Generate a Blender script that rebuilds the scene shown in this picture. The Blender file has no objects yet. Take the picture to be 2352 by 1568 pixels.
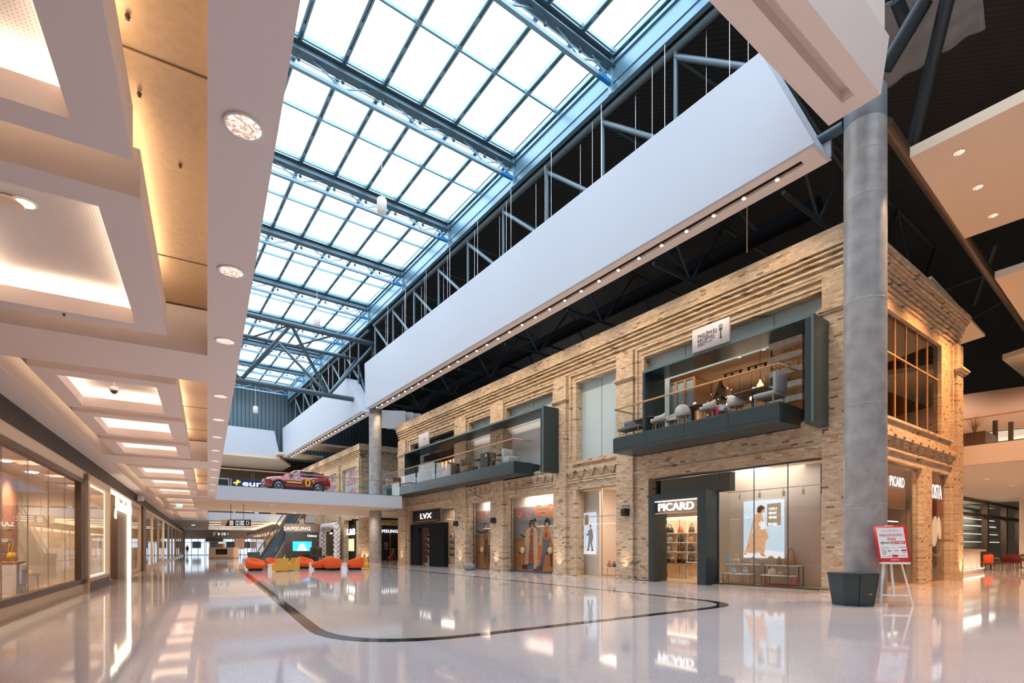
import bpy, bmesh, math, random
from mathutils import Matrix, Vector
random.seed(7)
R = math.radians
PI = math.pi
S = bpy.context.scene
C = S.collection
# ------------------------------------------------------------------ camera, sky, exposure
YAW = R(36.0)
cam_d = bpy.data.cameras.new('camera')
cam_d.sensor_width = 36.0
cam_d.lens = 1200 / 2352 * 36
cam_d.shift_y = (1255 - 784) / 2352
cam_d.clip_start = .05
cam_d.clip_end = 400
cam = bpy.data.objects.new('camera', cam_d)
C.objects.link(cam)
cam.location = (0, 0, 1.5)
cam.rotation_euler = (R(90), 0, -YAW)
S.camera = cam
S.view_settings.view_transform = 'Standard'
S.view_settings.look = 'None'
S.view_settings.gamma = 1
S.view_settings.use_curve_mapping = False
S.view_settings.exposure = 0.8
W = bpy.data.worlds.new('overcast_sky')
S.world = W
W.use_nodes = True
bg = W.node_tree.nodes['Background']
bg.inputs[0].default_value = (.86, .93, 1, 1)
bg.inputs[1].default_value = 3.4
S.cycles.use_denoising = True
S.cycles.max_bounces = 7
S.cycles.diffuse_bounces = 4
S.cycles.glossy_bounces = 3
S.cycles.transmission_bounces = 4
S.cycles.transparent_max_bounces = 16
S.cycles.caustics_reflective = False
S.cycles.caustics_refractive = False
S.cycles.sample_clamp_indirect = 4
S.cycles.use_adaptive_sampling = True
S.cycles.adaptive_threshold = .03


def lamp(kind, name, loc, energy, col=(1, 1, 1), rot=(0, 0, 0), size=1, size_y=None, angle=60, blend=.5, radius=.05, portal=False):
    d = bpy.data.lights.new(name, kind)
    d.color = col
    if not portal:
        d.energy = energy
    if kind == 'AREA':
        d.size = size
        if size_y:
            d.shape = 'RECTANGLE'
            d.size_y = size_y
        if portal:
            d.cycles.is_portal = True
    else:
        d.shadow_soft_size = radius
    if kind == 'SPOT':
        d.spot_size = R(angle)
        d.spot_blend = blend
    o = bpy.data.objects.new(name, d)
    o.location = loc
    o.rotation_euler = rot
    C.objects.link(o)
    return o


WARM = (1, .74, .48)
WARM2 = (1, .83, .65)
# the daylight opening in the roof
lamp('AREA', 'skylight_portal', (9, 28, 22.6), 0, size=15, size_y=86, portal=True)

# ------------------------------------------------------------------ pixel of the photograph -> point on a real plane
F_, H_, HY_, CX_ = 1200.0, 1.5, 1255.0, 1176.0
ca, sa = math.cos(YAW), math.sin(YAW)
HB = R(5.75)                       # the left hall is turned this much against the brick front
HALL = Matrix.Rotation(-HB, 4, 'Z')


def onx(px, py, X):
    r = (px - CX_) / F_
    Y = X / (r * ca + sa)
    return Vector((X, Y * (ca - r * sa), H_ + (HY_ - py) * Y / F_))


def ony(px, py, Yf):
    r = (px - CX_) / F_
    Y = Yf / (ca - r * sa)
    return Vector((Y * (r * ca + sa), Yf, H_ + (HY_ - py) * Y / F_))


def onz(px, py, Z):
    Y = (Z - H_) * F_ / (HY_ - py)
    r = (px - CX_) / F_
    return Vector((Y * (r * ca + sa), Y * (ca - r * sa), Z))


def hwall(px, X=-3.5):             # distance along the hall's left wall
    c = R(36 - 5.75)
    Y = X * F_ / (math.cos(c) * (px - 476))
    return (Y - X * math.sin(c)) / math.cos(c)


# ------------------------------------------------------------------ materials
def mat(name, col, rough=.5, metal=0, spec=.5, emit=None, es=1, bump=0, bscale=20, var=0, vscale=3, coat=0):
    m = bpy.data.materials.new(name)
    m.use_nodes = True
    nt = m.node_tree
    b = nt.nodes['Principled BSDF']
    b.inputs['Base Color'].default_value = (*col, 1)
    b.inputs['Roughness'].default_value = rough
    b.inputs['Metallic'].default_value = metal
    b.inputs['Specular IOR Level'].default_value = spec
    b.inputs['Coat Weight'].default_value = coat
    if emit:
        b.inputs['Emission Color'].default_value = (*emit, 1)
        b.inputs['Emission Strength'].default_value = es
    if var or bump:
        tc = nt.nodes.new('ShaderNodeTexCoord')
        n = nt.nodes.new('ShaderNodeTexNoise')
        n.inputs['Scale'].default_value = vscale if var else bscale
        n.inputs['Detail'].default_value = 6
        nt.links.new(tc.outputs['Object'], n.inputs['Vector'])
        if var:
            r = nt.nodes.new('ShaderNodeValToRGB')
            r.color_ramp.elements[0].position = .3
            r.color_ramp.elements[1].position = .7
            r.color_ramp.elements[0].color = (*[c * (1 - var) for c in col], 1)
            r.color_ramp.elements[1].color = (*[min(1, c * (1 + var)) for c in col], 1)
            nt.links.new(n.outputs['Fac'], r.inputs['Fac'])
            nt.links.new(r.outputs['Color'], b.inputs['Base Color'])
        if bump:
            bp = nt.nodes.new('ShaderNodeBump')
            bp.inputs['Strength'].default_value = bump
            bp.inputs['Distance'].default_value = .01
            nt.links.new(n.outputs['Fac'], bp.inputs['Height'])
            nt.links.new(bp.outputs['Normal'], b.inputs['Normal'])
    return m


def glow(name, col, s):
    m = bpy.data.materials.new(name)
    m.use_nodes = True
    nt = m.node_tree
    nt.nodes.clear()
    e = nt.nodes.new('ShaderNodeEmission')
    e.inputs[0].default_value = (*col, 1)
    e.inputs[1].default_value = s
    o = nt.nodes.new('ShaderNodeOutputMaterial')
    nt.links.new(e.outputs[0], o.inputs[0])
    return m


def glass(name, tint=(.96, .98, .98), ior=1.45, rough=0, boost=1.0):
    m = bpy.data.materials.new(name)
    m.use_nodes = True
    nt = m.node_tree
    nt.nodes.clear()
    t = nt.nodes.new('ShaderNodeBsdfTransparent')
    t.inputs[0].default_value = (*tint, 1)
    g = nt.nodes.new('ShaderNodeBsdfGlossy')
    g.inputs['Roughness'].default_value = rough
    f = nt.nodes.new('ShaderNodeFresnel')
    gm = nt.nodes.new('ShaderNodeNewGeometry')      # same reflection from either side of a thin pane
    io = nt.nodes.new('ShaderNodeMath')
    io.operation = 'MULTIPLY_ADD'
    io.inputs[1].default_value = 1 / ior - ior
    io.inputs[2].default_value = ior
    nt.links.new(gm.outputs['Backfacing'], io.inputs[0])
    nt.links.new(io.outputs[0], f.inputs[0])
    k = nt.nodes.new('ShaderNodeMath')
    k.operation = 'MULTIPLY'
    k.use_clamp = True
    k.inputs[1].default_value = boost
    x = nt.nodes.new('ShaderNodeMixShader')
    o = nt.nodes.new('ShaderNodeOutputMaterial')
    nt.links.new(f.outputs[0], k.inputs[0])
    nt.links.new(k.outputs[0], x.inputs[0])
    nt.links.new(t.outputs[0], x.inputs[1])
    nt.links.new(g.outputs[0], x.inputs[2])
    nt.links.new(x.outputs[0], o.inputs[0])
    return m


def node_chain(nt):
    def N(t, **kw):
        n = nt.nodes.new(t)
        for k, v in kw.items():
            setattr(n, k, v)
        return n

    def M(op, a, b=None, c=None):
        n = N('ShaderNodeMath', operation=op)
        for i, q in enumerate((a, b, c)):
            if q is None:
                continue
            if isinstance(q, (int, float)):
                n.inputs[i].default_value = q
            else:
                nt.links.new(q, n.inputs[i])
        return n.outputs[0]
    return N, M


def brick_mat(name, cols, mortar=(.46, .38, .29), w=.25, h=.072):
    m = bpy.data.materials.new(name)
    m.use_nodes = True
    nt = m.node_tree
    b = nt.nodes['Principled BSDF']
    b.inputs['Roughness'].default_value = .9
    b.inputs['Specular IOR Level'].default_value = .15
    N, M = node_chain(nt)
    tc = N('ShaderNodeTexCoord')
    sp = N('ShaderNodeSeparateXYZ')
    nt.links.new(tc.outputs['Object'], sp.inputs[0])
    u = M('ADD', sp.outputs[0], sp.outputs[1])
    v = M('DIVIDE', sp.outputs[2], h)
    row = M('FLOOR', v)
    par = M('MULTIPLY', M('FLOORED_MODULO', row, 2), .5)
    uu = M('ADD', M('DIVIDE', u, w), par)
    uu = M('ADD', uu, M('MULTIPLY', M('SINE', M('MULTIPLY', row, 7.3)), .12))
    idu = M('FLOOR', uu)
    fu = M('FRACT', uu)
    fv = M('FRACT', v)
    cx = N('ShaderNodeCombineXYZ')
    nt.links.new(idu, cx.inputs[0])
    nt.links.new(row, cx.inputs[1])
    wn = N('ShaderNodeTexWhiteNoise', noise_dimensions='2D')
    nt.links.new(cx.outputs[0], wn.inputs['Vector'])
    rp = N('ShaderNodeValToRGB')
    rp.color_ramp.interpolation = 'CONSTANT'
    el = rp.color_ramp.elements
    while len(el) < len(cols):
        el.new(.5)
    for e, (p, c) in zip(el, cols):
        e.position = p
        e.color = (*c, 1)
    nt.links.new(wn.outputs['Value'], rp.inputs['Fac'])
    ns = N('ShaderNodeTexNoise')
    ns.inputs['Scale'].default_value = 9
    ns.inputs['Detail'].default_value = 5
    nt.links.new(tc.outputs['Object'], ns.inputs['Vector'])
    mx = N('ShaderNodeMix', data_type='RGBA', blend_type='MULTIPLY')
    mx.inputs['Factor'].default_value = .3
    nt.links.new(rp.outputs['Color'], mx.inputs[6])
    r2 = N('ShaderNodeValToRGB')
    r2.color_ramp.elements[0].position = .35
    r2.color_ramp.elements[0].color = (.55, .5, .45, 1)
    r2.color_ramp.elements[1].position = .65
    nt.links.new(ns.outputs['Fac'], r2.inputs['Fac'])
    nt.links.new(r2.outputs['Color'], mx.inputs[7])
    mo = M('MAXIMUM', M('LESS_THAN', fu, .045), M('LESS_THAN', fv, .13))
    m2 = N('ShaderNodeMix', data_type='RGBA')
    nt.links.new(mo, m2.inputs['Factor'])
    nt.links.new(mx.outputs[2], m2.inputs[6])
    m2.inputs[7].default_value = (*mortar, 1)
    nt.links.new(m2.outputs[2], b.inputs['Base Color'])
    hh = M('SUBTRACT', M('ADD', M('MULTIPLY', ns.outputs['Fac'], .5), M('MULTIPLY', wn.outputs['Value'], .4)), mo)
    bp = N('ShaderNodeBump')
    bp.inputs['Strength'].default_value = .4
    bp.inputs['Distance'].default_value = .015
    nt.links.new(hh, bp.inputs['Height'])
    nt.links.new(bp.outputs['Normal'], b.inputs['Normal'])
    return m


def terrazzo(name, c0, c1, c2, rough=.055, tile=1.2):
    m = bpy.data.materials.new(name)
    m.use_nodes = True
    nt = m.node_tree
    b = nt.nodes['Principled BSDF']
    N, M = node_chain(nt)
    tc = N('ShaderNodeTexCoord')
    vo = N('ShaderNodeTexVoronoi')
    vo.inputs['Scale'].default_value = 110
    nt.links.new(tc.outputs['Object'], vo.inputs['Vector'])
    rp = N('ShaderNodeValToRGB')
    el = rp.color_ramp.elements
    el.new(.5)
    for e, (p, c) in zip(el, ((.1, c0), (.5, c1), (.95, c2))):
        e.position = p
        e.color = (*c, 1)
    sc = N('ShaderNodeSeparateColor')
    nt.links.new(vo.outputs['Color'], sc.inputs[0])
    nt.links.new(sc.outputs[0], rp.inputs['Fac'])
    sp = N('ShaderNodeSeparateXYZ')
    nt.links.new(tc.outputs['Object'], sp.inputs[0])
    fx = M('FRACT', M('DIVIDE', sp.outputs[0], tile))
    fy = M('FRACT', M('DIVIDE', sp.outputs[1], tile))
    ln = M('MAXIMUM', M('LESS_THAN', fx, .004), M('LESS_THAN', fy, .004))
    ns = N('ShaderNodeTexNoise')
    ns.inputs['Scale'].default_value = .7
    ns.inputs['Detail'].default_value = 7
    nt.links.new(tc.outputs['Object'], ns.inputs['Vector'])
    mx = N('ShaderNodeMix', data_type='RGBA', blend_type='MULTIPLY')
    mx.inputs['Factor'].default_value = .18
    nt.links.new(rp.outputs['Color'], mx.inputs[6])
    nt.links.new(ns.outputs['Fac'], mx.inputs[7])
    m2 = N('ShaderNodeMix', data_type='RGBA')
    nt.links.new(M('MULTIPLY', ln, .35), m2.inputs['Factor'])
    nt.links.new(mx.outputs[2], m2.inputs[6])
    m2.inputs[7].default_value = (.3, .26, .24, 1)
    nt.links.new(m2.outputs[2], b.inputs['Base Color'])
    nt.links.new(M('ADD', M('MULTIPLY', ns.outputs['Fac'], .06), rough - .03), b.inputs['Roughness'])
    b.inputs['IOR'].default_value = 1.75
    return m


def perforated(name, col):
    m = mat(name, col, .8)
    nt = m.node_tree
    N, M = node_chain(nt)
    tc = N('ShaderNodeTexCoord')
    sp = N('ShaderNodeSeparateXYZ')
    nt.links.new(tc.outputs['Object'], sp.inputs[0])
    fx = M('SUBTRACT', M('FRACT', M('MULTIPLY', sp.outputs[0], 36)), .5)
    fy = M('SUBTRACT', M('FRACT', M('MULTIPLY', sp.outputs[1], 36)), .5)
    d = M('ADD', M('MULTIPLY', fx, fx), M('MULTIPLY', fy, fy))
    x = N('ShaderNodeMix', data_type='RGBA')
    nt.links.new(M('LESS_THAN', d, .035), x.inputs['Factor'])
    x.inputs[6].default_value = (*col, 1)
    x.inputs[7].default_value = (*[c * .6 for c in col], 1)
    nt.links.new(x.outputs[2], nt.nodes['Principled BSDF'].inputs['Base Color'])
    return m


def ribbed(name, col, n, axis=1, rough=.5, depth=.02):
    m = mat(name, col, rough)
    nt = m.node_tree
    N, M = node_chain(nt)
    tc = N('ShaderNodeTexCoord')
    sp = N('ShaderNodeSeparateXYZ')
    nt.links.new(tc.outputs['Object'], sp.inputs[0])
    a = M('ADD', sp.outputs[0], sp.outputs[1]) if axis == 1 else sp.outputs[2]
    f = M('FRACT', M('MULTIPLY', a, n))
    s_ = M('LESS_THAN', f, .25)
    x = N('ShaderNodeMix', data_type='RGBA')
    nt.links.new(s_, x.inputs['Factor'])
    x.inputs[6].default_value = (*col, 1)
    x.inputs[7].default_value = (*[c * .35 for c in col], 1)
    nt.links.new(x.outputs[2], nt.nodes['Principled BSDF'].inputs['Base Color'])
    bp = N('ShaderNodeBump')
    bp.inputs['Distance'].default_value = depth
    nt.links.new(M('SUBTRACT', 1, s_), bp.inputs['Height'])
    nt.links.new(bp.outputs['Normal'], nt.nodes['Principled BSDF'].inputs['Normal'])
    return m


MT = {}
MT['plaster'] = mat('white_plaster', (.86, .74, .68), .75, spec=.25)
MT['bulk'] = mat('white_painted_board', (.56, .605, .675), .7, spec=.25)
MT['cream'] = mat('cream_paint', (.80, .66, .50), .6, spec=.3)
MT['gold'] = mat('satin_brass_panel', (.62, .41, .24), .42, metal=.55, var=.07, vscale=14)
MT['perf'] = perforated('perforated_board', (.82, .76, .70))
MT['brick'] = brick_mat('yellow_brick', ((0, (.58, .45, .31)), (.34, (.64, .51, .37)), (.60, (.53, .40, .27)), (.76, (.70, .59, .45)), (.90, (.50, .31, .19)), (.962, (.24, .17, .12))))
MT['conc'] = mat('smooth_concrete', (.34, .33, .325), .42, var=.20, vscale=2.6, bump=.25, coat=.12)
MT['steel'] = mat('blue_grey_steel', (.21, .37, .46), .4, metal=.2)
MT['steelg'] = mat('grey_blue_tube_steel', (.11, .16, .19), .4, metal=.25)
MT['steel2'] = mat('bright_blue_steel', (.02, .20, .55), .4)
MT['steeld'] = mat('dark_steel', (.06, .10, .125), .45, metal=.2)
MT['curb'] = mat('blue_sheet_metal', (.15, .29, .38), .35, metal=.3, var=.12, vscale=.5)
MT['black'] = mat('black_paint', (.006, .007, .009), .8, spec=.2)
MT['blk2'] = mat('black_metal', (.012, .013, .015), .4)
MT['brown'] = mat('dark_bronze', (.11, .07, .045), .4, metal=.4)
MT['char'] = mat('charcoal_green_panel', (.022, .042, .048), .35)
MT['wood'] = mat('oak', (.52, .30, .15), .45, var=.15, vscale=8)
MT['dwood'] = mat('walnut', (.13, .07, .04), .5, var=.2, vscale=8)
MT['glass'] = glass('clear_glass', ior=1.16)
MT['shopglass'] = glass('shop_glass', (.97, .96, .94), 1.5)
MT['roofglass'] = glass('roof_glass', (.93, .96, 1), 1.3)
MT['frost'] = mat('sky_toned_glass', (.44, .56, .62), .06, spec=.9)  # sky reflection is put into the pale blue base colour
MT['darkglass'] = mat('dark_glass', (.02, .025, .03), .04, spec=.8)
MT['white'] = mat('white_paint', (.85, .84, .83), .45)
MT['chrome'] = mat('polished_steel', (.75, .75, .76), .15, metal=1)
MT['grey'] = mat('grey_fabric', (.42, .42, .43), .9)
MT['dgrey'] = mat('dark_grey_fabric', (.13, .135, .145), .9)
MT['orange'] = mat('orange_felt', (.80, .10, .012), .8)
MT['yellow'] = mat('mustard_felt', (.74, .40, .06), .8)
MT['red'] = mat('red_paint', (.62, .025, .03), .35)
MT['leather'] = mat('brown_leather', (.16, .075, .04), .45)
MT['leaf'] = mat('leaf', (.05, .12, .025), .6, var=.3, vscale=12)
MT['rubber'] = mat('rubber', (.02, .02, .02), .8)
MT['g_cove'] = glow('cove_light', (1, .86, .70), 8.5)
MT['g_down'] = glow('downlight', (1, .86, .68), 14)
MT['g_spot'] = glow('spot_lens', (1, .84, .60), 30)
MT['g_white'] = glow('white_letters', (1, .98, .95), 1.3)
MT['g_warm'] = glow('warm_letters', (1, .80, .50), 2.2)
MT['g_shop'] = glow('shop_ceiling_light', (1, .86, .66), 5)
MT['g_green'] = glow('exit_green', (.25, .9, .75), 1.4)
MT['floor'] = terrazzo('pink_terrazzo', (.61, .53, .525), (.69, .61, .605), (.77, .70, .695))
MT['floor2'] = terrazzo('beige_terrazzo', (.57, .48, .43), (.65, .555, .50), (.73, .64, .59), rough=.055)
MT['inlay'] = mat('black_granite', (.012, .012, .013), .05)
MT['shopfloor'] = mat('pale_oak_floor', (.55, .38, .22), .3, var=.1)


# ------------------------------------------------------------------ mesh helpers
class MB:
    def __init__(s, M=None):
        s.v, s.f, s.mi, s.sm, s.m, s.M = [], [], [], [], 0, M

    def add(s, vs, fs, smooth=False):
        n = len(s.v)
        s.v += [tuple(p) for p in vs]
        for q in fs:
            s.f.append([i + n for i in q])
            s.mi.append(s.m)
            s.sm.append(smooth)
        return s

    def box(s, x0, x1, y0, y1, z0, z1):
        if x0 > x1: x0, x1 = x1, x0
        if y0 > y1: y0, y1 = y1, y0
        if z0 > z1: z0, z1 = z1, z0
        v = [(x, y, z) for z in (z0, z1) for y in (y0, y1) for x in (x0, x1)]
        return s.add(v, [(0, 2, 3, 1), (4, 5, 7, 6), (0, 1, 5, 4), (2, 6, 7, 3), (0, 4, 6, 2), (1, 3, 7, 5)])

    def bbox(s, x0, x1, y0, y1, z0, z1, b=.02, seg=2):      # box with rounded edges
        bm = bmesh.new()
        bmesh.ops.create_cube(bm, size=1)
        for q in bm.verts:
            q.co = Vector(((x0 + x1) / 2 + q.co.x * abs(x1 - x0), (y0 + y1) / 2 + q.co.y * abs(y1 - y0), (z0 + z1) / 2 + q.co.z * abs(z1 - z0)))
        bmesh.ops.bevel(bm, geom=list(bm.edges), offset=b, segments=seg, affect='EDGES', profile=.5)
        bm.verts.index_update()
        s.add([q.co for q in bm.verts], [[q.index for q in f.verts] for f in bm.faces], True)
        bm.free()
        return s

    def bar(s, p0, p1, w, h, up=(0, 0, 1)):
        p0, p1 = Vector(p0), Vector(p1)
        d = (p1 - p0).normalized()
        u = Vector(up)
        a = d.cross(u)
        if a.length < 1e-4:
            a = d.cross(Vector((1, 0, 0)))
        a.normalize()
        u = a.cross(d)
        v = []
        for p in (p0, p1):
            for i, j in ((-1, -1), (1, -1), (1, 1), (-1, 1)):
                v.append(p + a * (i * w / 2) + u * (j * h / 2))
        return s.add(v, [(0, 1, 2, 3), (7, 6, 5, 4), (0, 4, 5, 1), (1, 5, 6, 2), (2, 6, 7, 3), (3, 7, 4, 0)])

    def path(s, pts, r, n=8, closed=False):
        pts = [Vector(p) for p in pts]
        k = len(pts)
        rr = r if isinstance(r, (list, tuple)) else [r] * k
        rings = []
        a = None
        for i, p in enumerate(pts):
            if closed:
                d = pts[(i + 1) % k] - pts[i - 1]
            else:
                d = pts[min(i + 1, k - 1)] - pts[max(i - 1, 0)]
            d.normalize()
            if a is None:
                a = d.cross(Vector((0, 0, 1)))
                if a.length < 1e-3:
                    a = d.cross(Vector((1, 0, 0)))
            else:
                a = a - d * a.dot(d)
            a.normalize()
            b = d.cross(a)
            rings.append([p + (a * math.cos(t) + b * math.sin(t)) * rr[i] for t in [2 * PI * j / n for j in range(n)]])
        v = [q for g in rings for q in g]
        f = []
        for i in range(k if closed else k - 1):
            i2 = (i + 1) % k
            for j in range(n):
                j2 = (j + 1) % n
                f.append((i * n + j, i * n + j2, i2 * n + j2, i2 * n + j))
        s.add(v, f, True)
        if not closed:
            s.add(rings[0], [list(range(n))[::-1]])
            s.add(rings[-1], [list(range(n))])
        return s

    def tube(s, p0, p1, r, n=8, r2=None):
        return s.path([p0, p1], [r, r if r2 is None else r2], n)

    def prism(s, poly, a0, a1, axis='z'):
        n = len(poly)
        def P(q, a):
            if axis == 'z': return (q[0], q[1], a)
            if axis == 'x': return (a, q[0], q[1])
            return (q[0], a, q[1])
        v = [P(q, a0) for q in poly] + [P(q, a1) for q in poly]
        f = [list(range(n))[::-1], list(range(n, 2 * n))]
        f += [(i, (i + 1) % n, n + (i + 1) % n, n + i) for i in range(n)]
        return s.add(v, f)

    def lathe(s, prof, c=(0, 0, 0), n=20, sx=1, sy=1):
        v, f = [], []
        k = len(prof)
        for r, z in prof:
            for j in range(n):
                t = 2 * PI * j / n
                v.append((c[0] + r * sx * math.cos(t), c[1] + r * sy * math.sin(t), c[2] + z))
        for i in range(k - 1):
            for j in range(n):
                j2 = (j + 1) % n
                f.append((i * n + j, i * n + j2, i * n + n + j2, i * n + n + j))
        s.add(v, f, True)
        if prof[0][0] > 1e-5: s.add(v[:n], [list(range(n))[::-1]])
        if prof[-1][0] > 1e-5: s.add(v[-n:], [list(range(n))])
        return s

    def ball(s, c, rx, ry=None, rz=None, n=12, k=7):
        ry = rx if ry is None else ry
        rz = rx if rz is None else rz
        pr = [(max(math.sin(PI * i / k), 0), -math.cos(PI * i / k)) for i in range(k + 1)]
        v, f = [], []
        for r, z in pr:
            for j in range(n):
                t = 2 * PI * j / n
                v.append((c[0] + rx * r * math.cos(t), c[1] + ry * r * math.sin(t), c[2] + rz * z))
        for i in range(k):
            for j in range(n):
                j2 = (j + 1) % n
                f.append((i * n + j, i * n + j2, i * n + n + j2, i * n + n + j))
        return s.add(v, f, True)

    def wall(s, axis, p0, p1, u0, u1, z0, z1, holes):
        # a wall slab across `axis` from p0 to p1, with rectangular holes (u0,u1,z0,z1)
        us = sorted({u0, u1, *[min(max(h[i], u0), u1) for h in holes for i in (0, 1)]})
        for a, b in zip(us, us[1:]):
            if b - a < 1e-6: continue
            m = (a + b) / 2
            cuts = sorted([(max(h[2], z0), min(h[3], z1)) for h in holes if h[0] < m < h[1]])
            z = z0
            spans = []
            for c0, c1 in cuts:
                if c0 > z: spans.append((z, c0))
                z = max(z, c1)
            if z < z1: spans.append((z, z1))
            for q0, q1 in spans:
                if axis == 'x': s.box(p0, p1, a, b, q0, q1)
                else: s.box(a, b, p0, p1, q0, q1)
        return s

    def build(s, name, mats, parent=None, loc=None, M=None):
        me = bpy.data.meshes.new(name)
        M = M or s.M
        vs = [M @ Vector(p) for p in s.v] if M else s.v
        me.from_pydata([tuple(p) for p in vs], [], s.f)
        mats = mats if isinstance(mats, (list, tuple)) else [mats]
        for q in mats:
            me.materials.append(MT[q] if isinstance(q, str) else q)
        for p, i, k in zip(me.polygons, s.mi, s.sm):
            p.material_index = i
            p.use_smooth = k
        bm = bmesh.new()
        bm.from_mesh(me)
        bmesh.ops.recalc_face_normals(bm, faces=bm.faces)
        bm.to_mesh(me)
        bm.free()
        o = bpy.data.objects.new(name, me)
        C.objects.link(o)
        if parent: o.parent = parent
        if loc is not None: o.location = loc
        return o


def tag(o, label=None, cat=None, group=None, kind=None):
    if label: o['label'] = label
    if cat: o['category'] = cat
    if group: o['group'] = group
    if kind: o['kind'] = kind
    return o


def struct(o, label=None, cat=None):
    return tag(o, label, cat, None, 'structure')


def thing(name, label, cat, loc=(0, 0, 0), rz=0, group=None):
    o = bpy.data.objects.new(name, None)
    o.empty_display_size = .2
    C.objects.link(o)
    o.location = loc
    o.rotation_euler = (0, 0, rz)
    return tag(o, label, cat, group)


def kids(o): return [c for c in C.objects if c.parent == o]


def dup(o, loc=None, rz=None, label=None, group=None, parent=None, kmap=None):
    if kmap is None:
        kmap = {}
        for c in C.objects:
            if c.parent: kmap.setdefault(c.parent.name, []).append(c)
    c = o.copy()
    C.objects.link(c)
    if parent: c.parent = parent
    if loc is not None: c.location = loc
    if rz is not None: c.rotation_euler = (0, 0, rz)
    if label: c['label'] = label
    if group: c['group'] = group
    for ch in kmap.get(o.name, []):
        dup(ch, parent=c, kmap=kmap)
    return c


# text on a surface: 'W' faces -x (brick front), 'S' faces -y, 'E' faces +x (hall left wall), 'N' faces +y, 'U' up
ROT = {'W': Matrix(((0, 0, -1), (-1, 0, 0), (0, 1, 0))), 'S': Matrix(((1, 0, 0), (0, 0, -1), (0, 1, 0))),
       'E': Matrix(((0, 0, 1), (1, 0, 0), (0, 1, 0))), 'N': Matrix(((-1, 0, 0), (0, 0, 1), (0, 1, 0))), 'U': Matrix.Identity(3)}


def text(body, size, m, loc, face, name='lettering', parent=None, ext=.01, off=0, width=None, shear=0, M=None, align='CENTER', space=1):
    cu = bpy.data.curves.new('t', 'FONT')
    cu.body = body
    cu.size = size
    cu.extrude = ext
    cu.offset = 0 if 'M' in body else off * .45
    cu.shear = shear
    cu.align_x = align
    cu.space_character = space
    cu.resolution_u = 3
    ob = bpy.data.objects.new('t', cu)
    C.objects.link(ob)
    dg = bpy.context.evaluated_depsgraph_get()
    me = bpy.data.meshes.new_from_object(ob.evaluated_get(dg))
    bpy.data.objects.remove(ob)
    xs = [v.co.x for v in me.vertices]
    k = 1
    if width and xs:
        k = width / (max(xs) - min(xs))
    rm = ROT[face].to_4x4()
    T = Matrix.Translation(Vector(loc)) @ rm @ Matrix.Diagonal((k, 1, 1, 1))
    if M: T = M @ T
    me.transform(T)
    me.materials.clear()
    me.materials.append(MT[m] if isinstance(m, str) else m)
    o = bpy.data.objects.new(name, me)
    C.objects.link(o)
    if parent: o.parent = parent
    return o
# ================================================================== floor
o = MB().box(-70, 95, -25, 140, -.3, 0).build('floor', 'floor'); struct(o)


def rounded(poly, rad):
    out = []
    n = len(poly)
    for i, p in enumerate(poly):
        p = Vector(p).to_2d() if len(p) == 2 else Vector(p[:2])
        a = (Vector(poly[i - 1]) - p).normalized()
        b = (Vector(poly[(i + 1) % n]) - p).normalized()
        r = rad[i]
        q0, q1 = p + a * r, p + b * r
        for k in range(9):
            t = k / 8
            out.append((q0 * (1 - t) + p * t) * (1 - t) + (p * (1 - t) + q1 * t) * t)
    return out


PLZ = [(2.3, 7.45), (12.95, 7.35), (15.2, 40.9), (5.75, 39.5)]
outer = rounded(PLZ, [2.4, 1.5, 2, 2])
cen = Vector((9, 24))
inner = rounded([(2.56, 7.68), (12.72, 7.58), (14.95, 40.6), (6.0, 39.25)], [2.25, 1.4, 1.9, 1.9])
m = MB()
n = len(outer)
m.add([(p.x, p.y, .004) for p in outer] + [(p.x, p.y, .004) for p in inner], [(i, (i + 1) % n, n + (i + 1) % n, n + i) for i in range(n)])
struct(m.build('trim_1', 'inlay'), 'black granite inlay band curving round the beige plaza floor')
m = MB()
m.add([(p.x, p.y, .003) for p in inner], [list(range(n))])
struct(m.build('floor_plaza', 'floor2'))

# ================================================================== brick block (right)
X0 = 18.4
LOW = {'A': (7.87, 15.1, 0.0, 4.5), 'B': (16.9, 19.75, 0, 4.42), 'C': (21.4, 25.95, 0, 4.45), 'D': (27.55, 30.35, 0, 4.45), 'E': (32.1, 39.8, 0, 4.45)}
UPP = {'A': (7.87, 15.35, 5.75, 9.92), 'B': (16.9, 19.75, 5.9, 9.9), 'C': (21.6, 25.95, 5.75, 9.9), 'D': (27.6, 30.3, 5.75, 9.85), 'E': (32.3, 39.5, 5.75, 9.8)}


def ridges(m, ax, p, u0, u1, sgn):
    # courses of brick standing out under the parapet
    for k, (z, h, d) in enumerate(((10.42, .09, .06), (10.62, .09, .10), (10.82, .09, .14), (11.0, .08, .18), (11.15, .60, .22))):
        if ax == 'x': m.box(p + sgn * d, p, u0 - d, u1 + d, z, z + h)
        else: m.box(u0, u1 + d, p + sgn * d, p, z, z + h)


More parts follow.
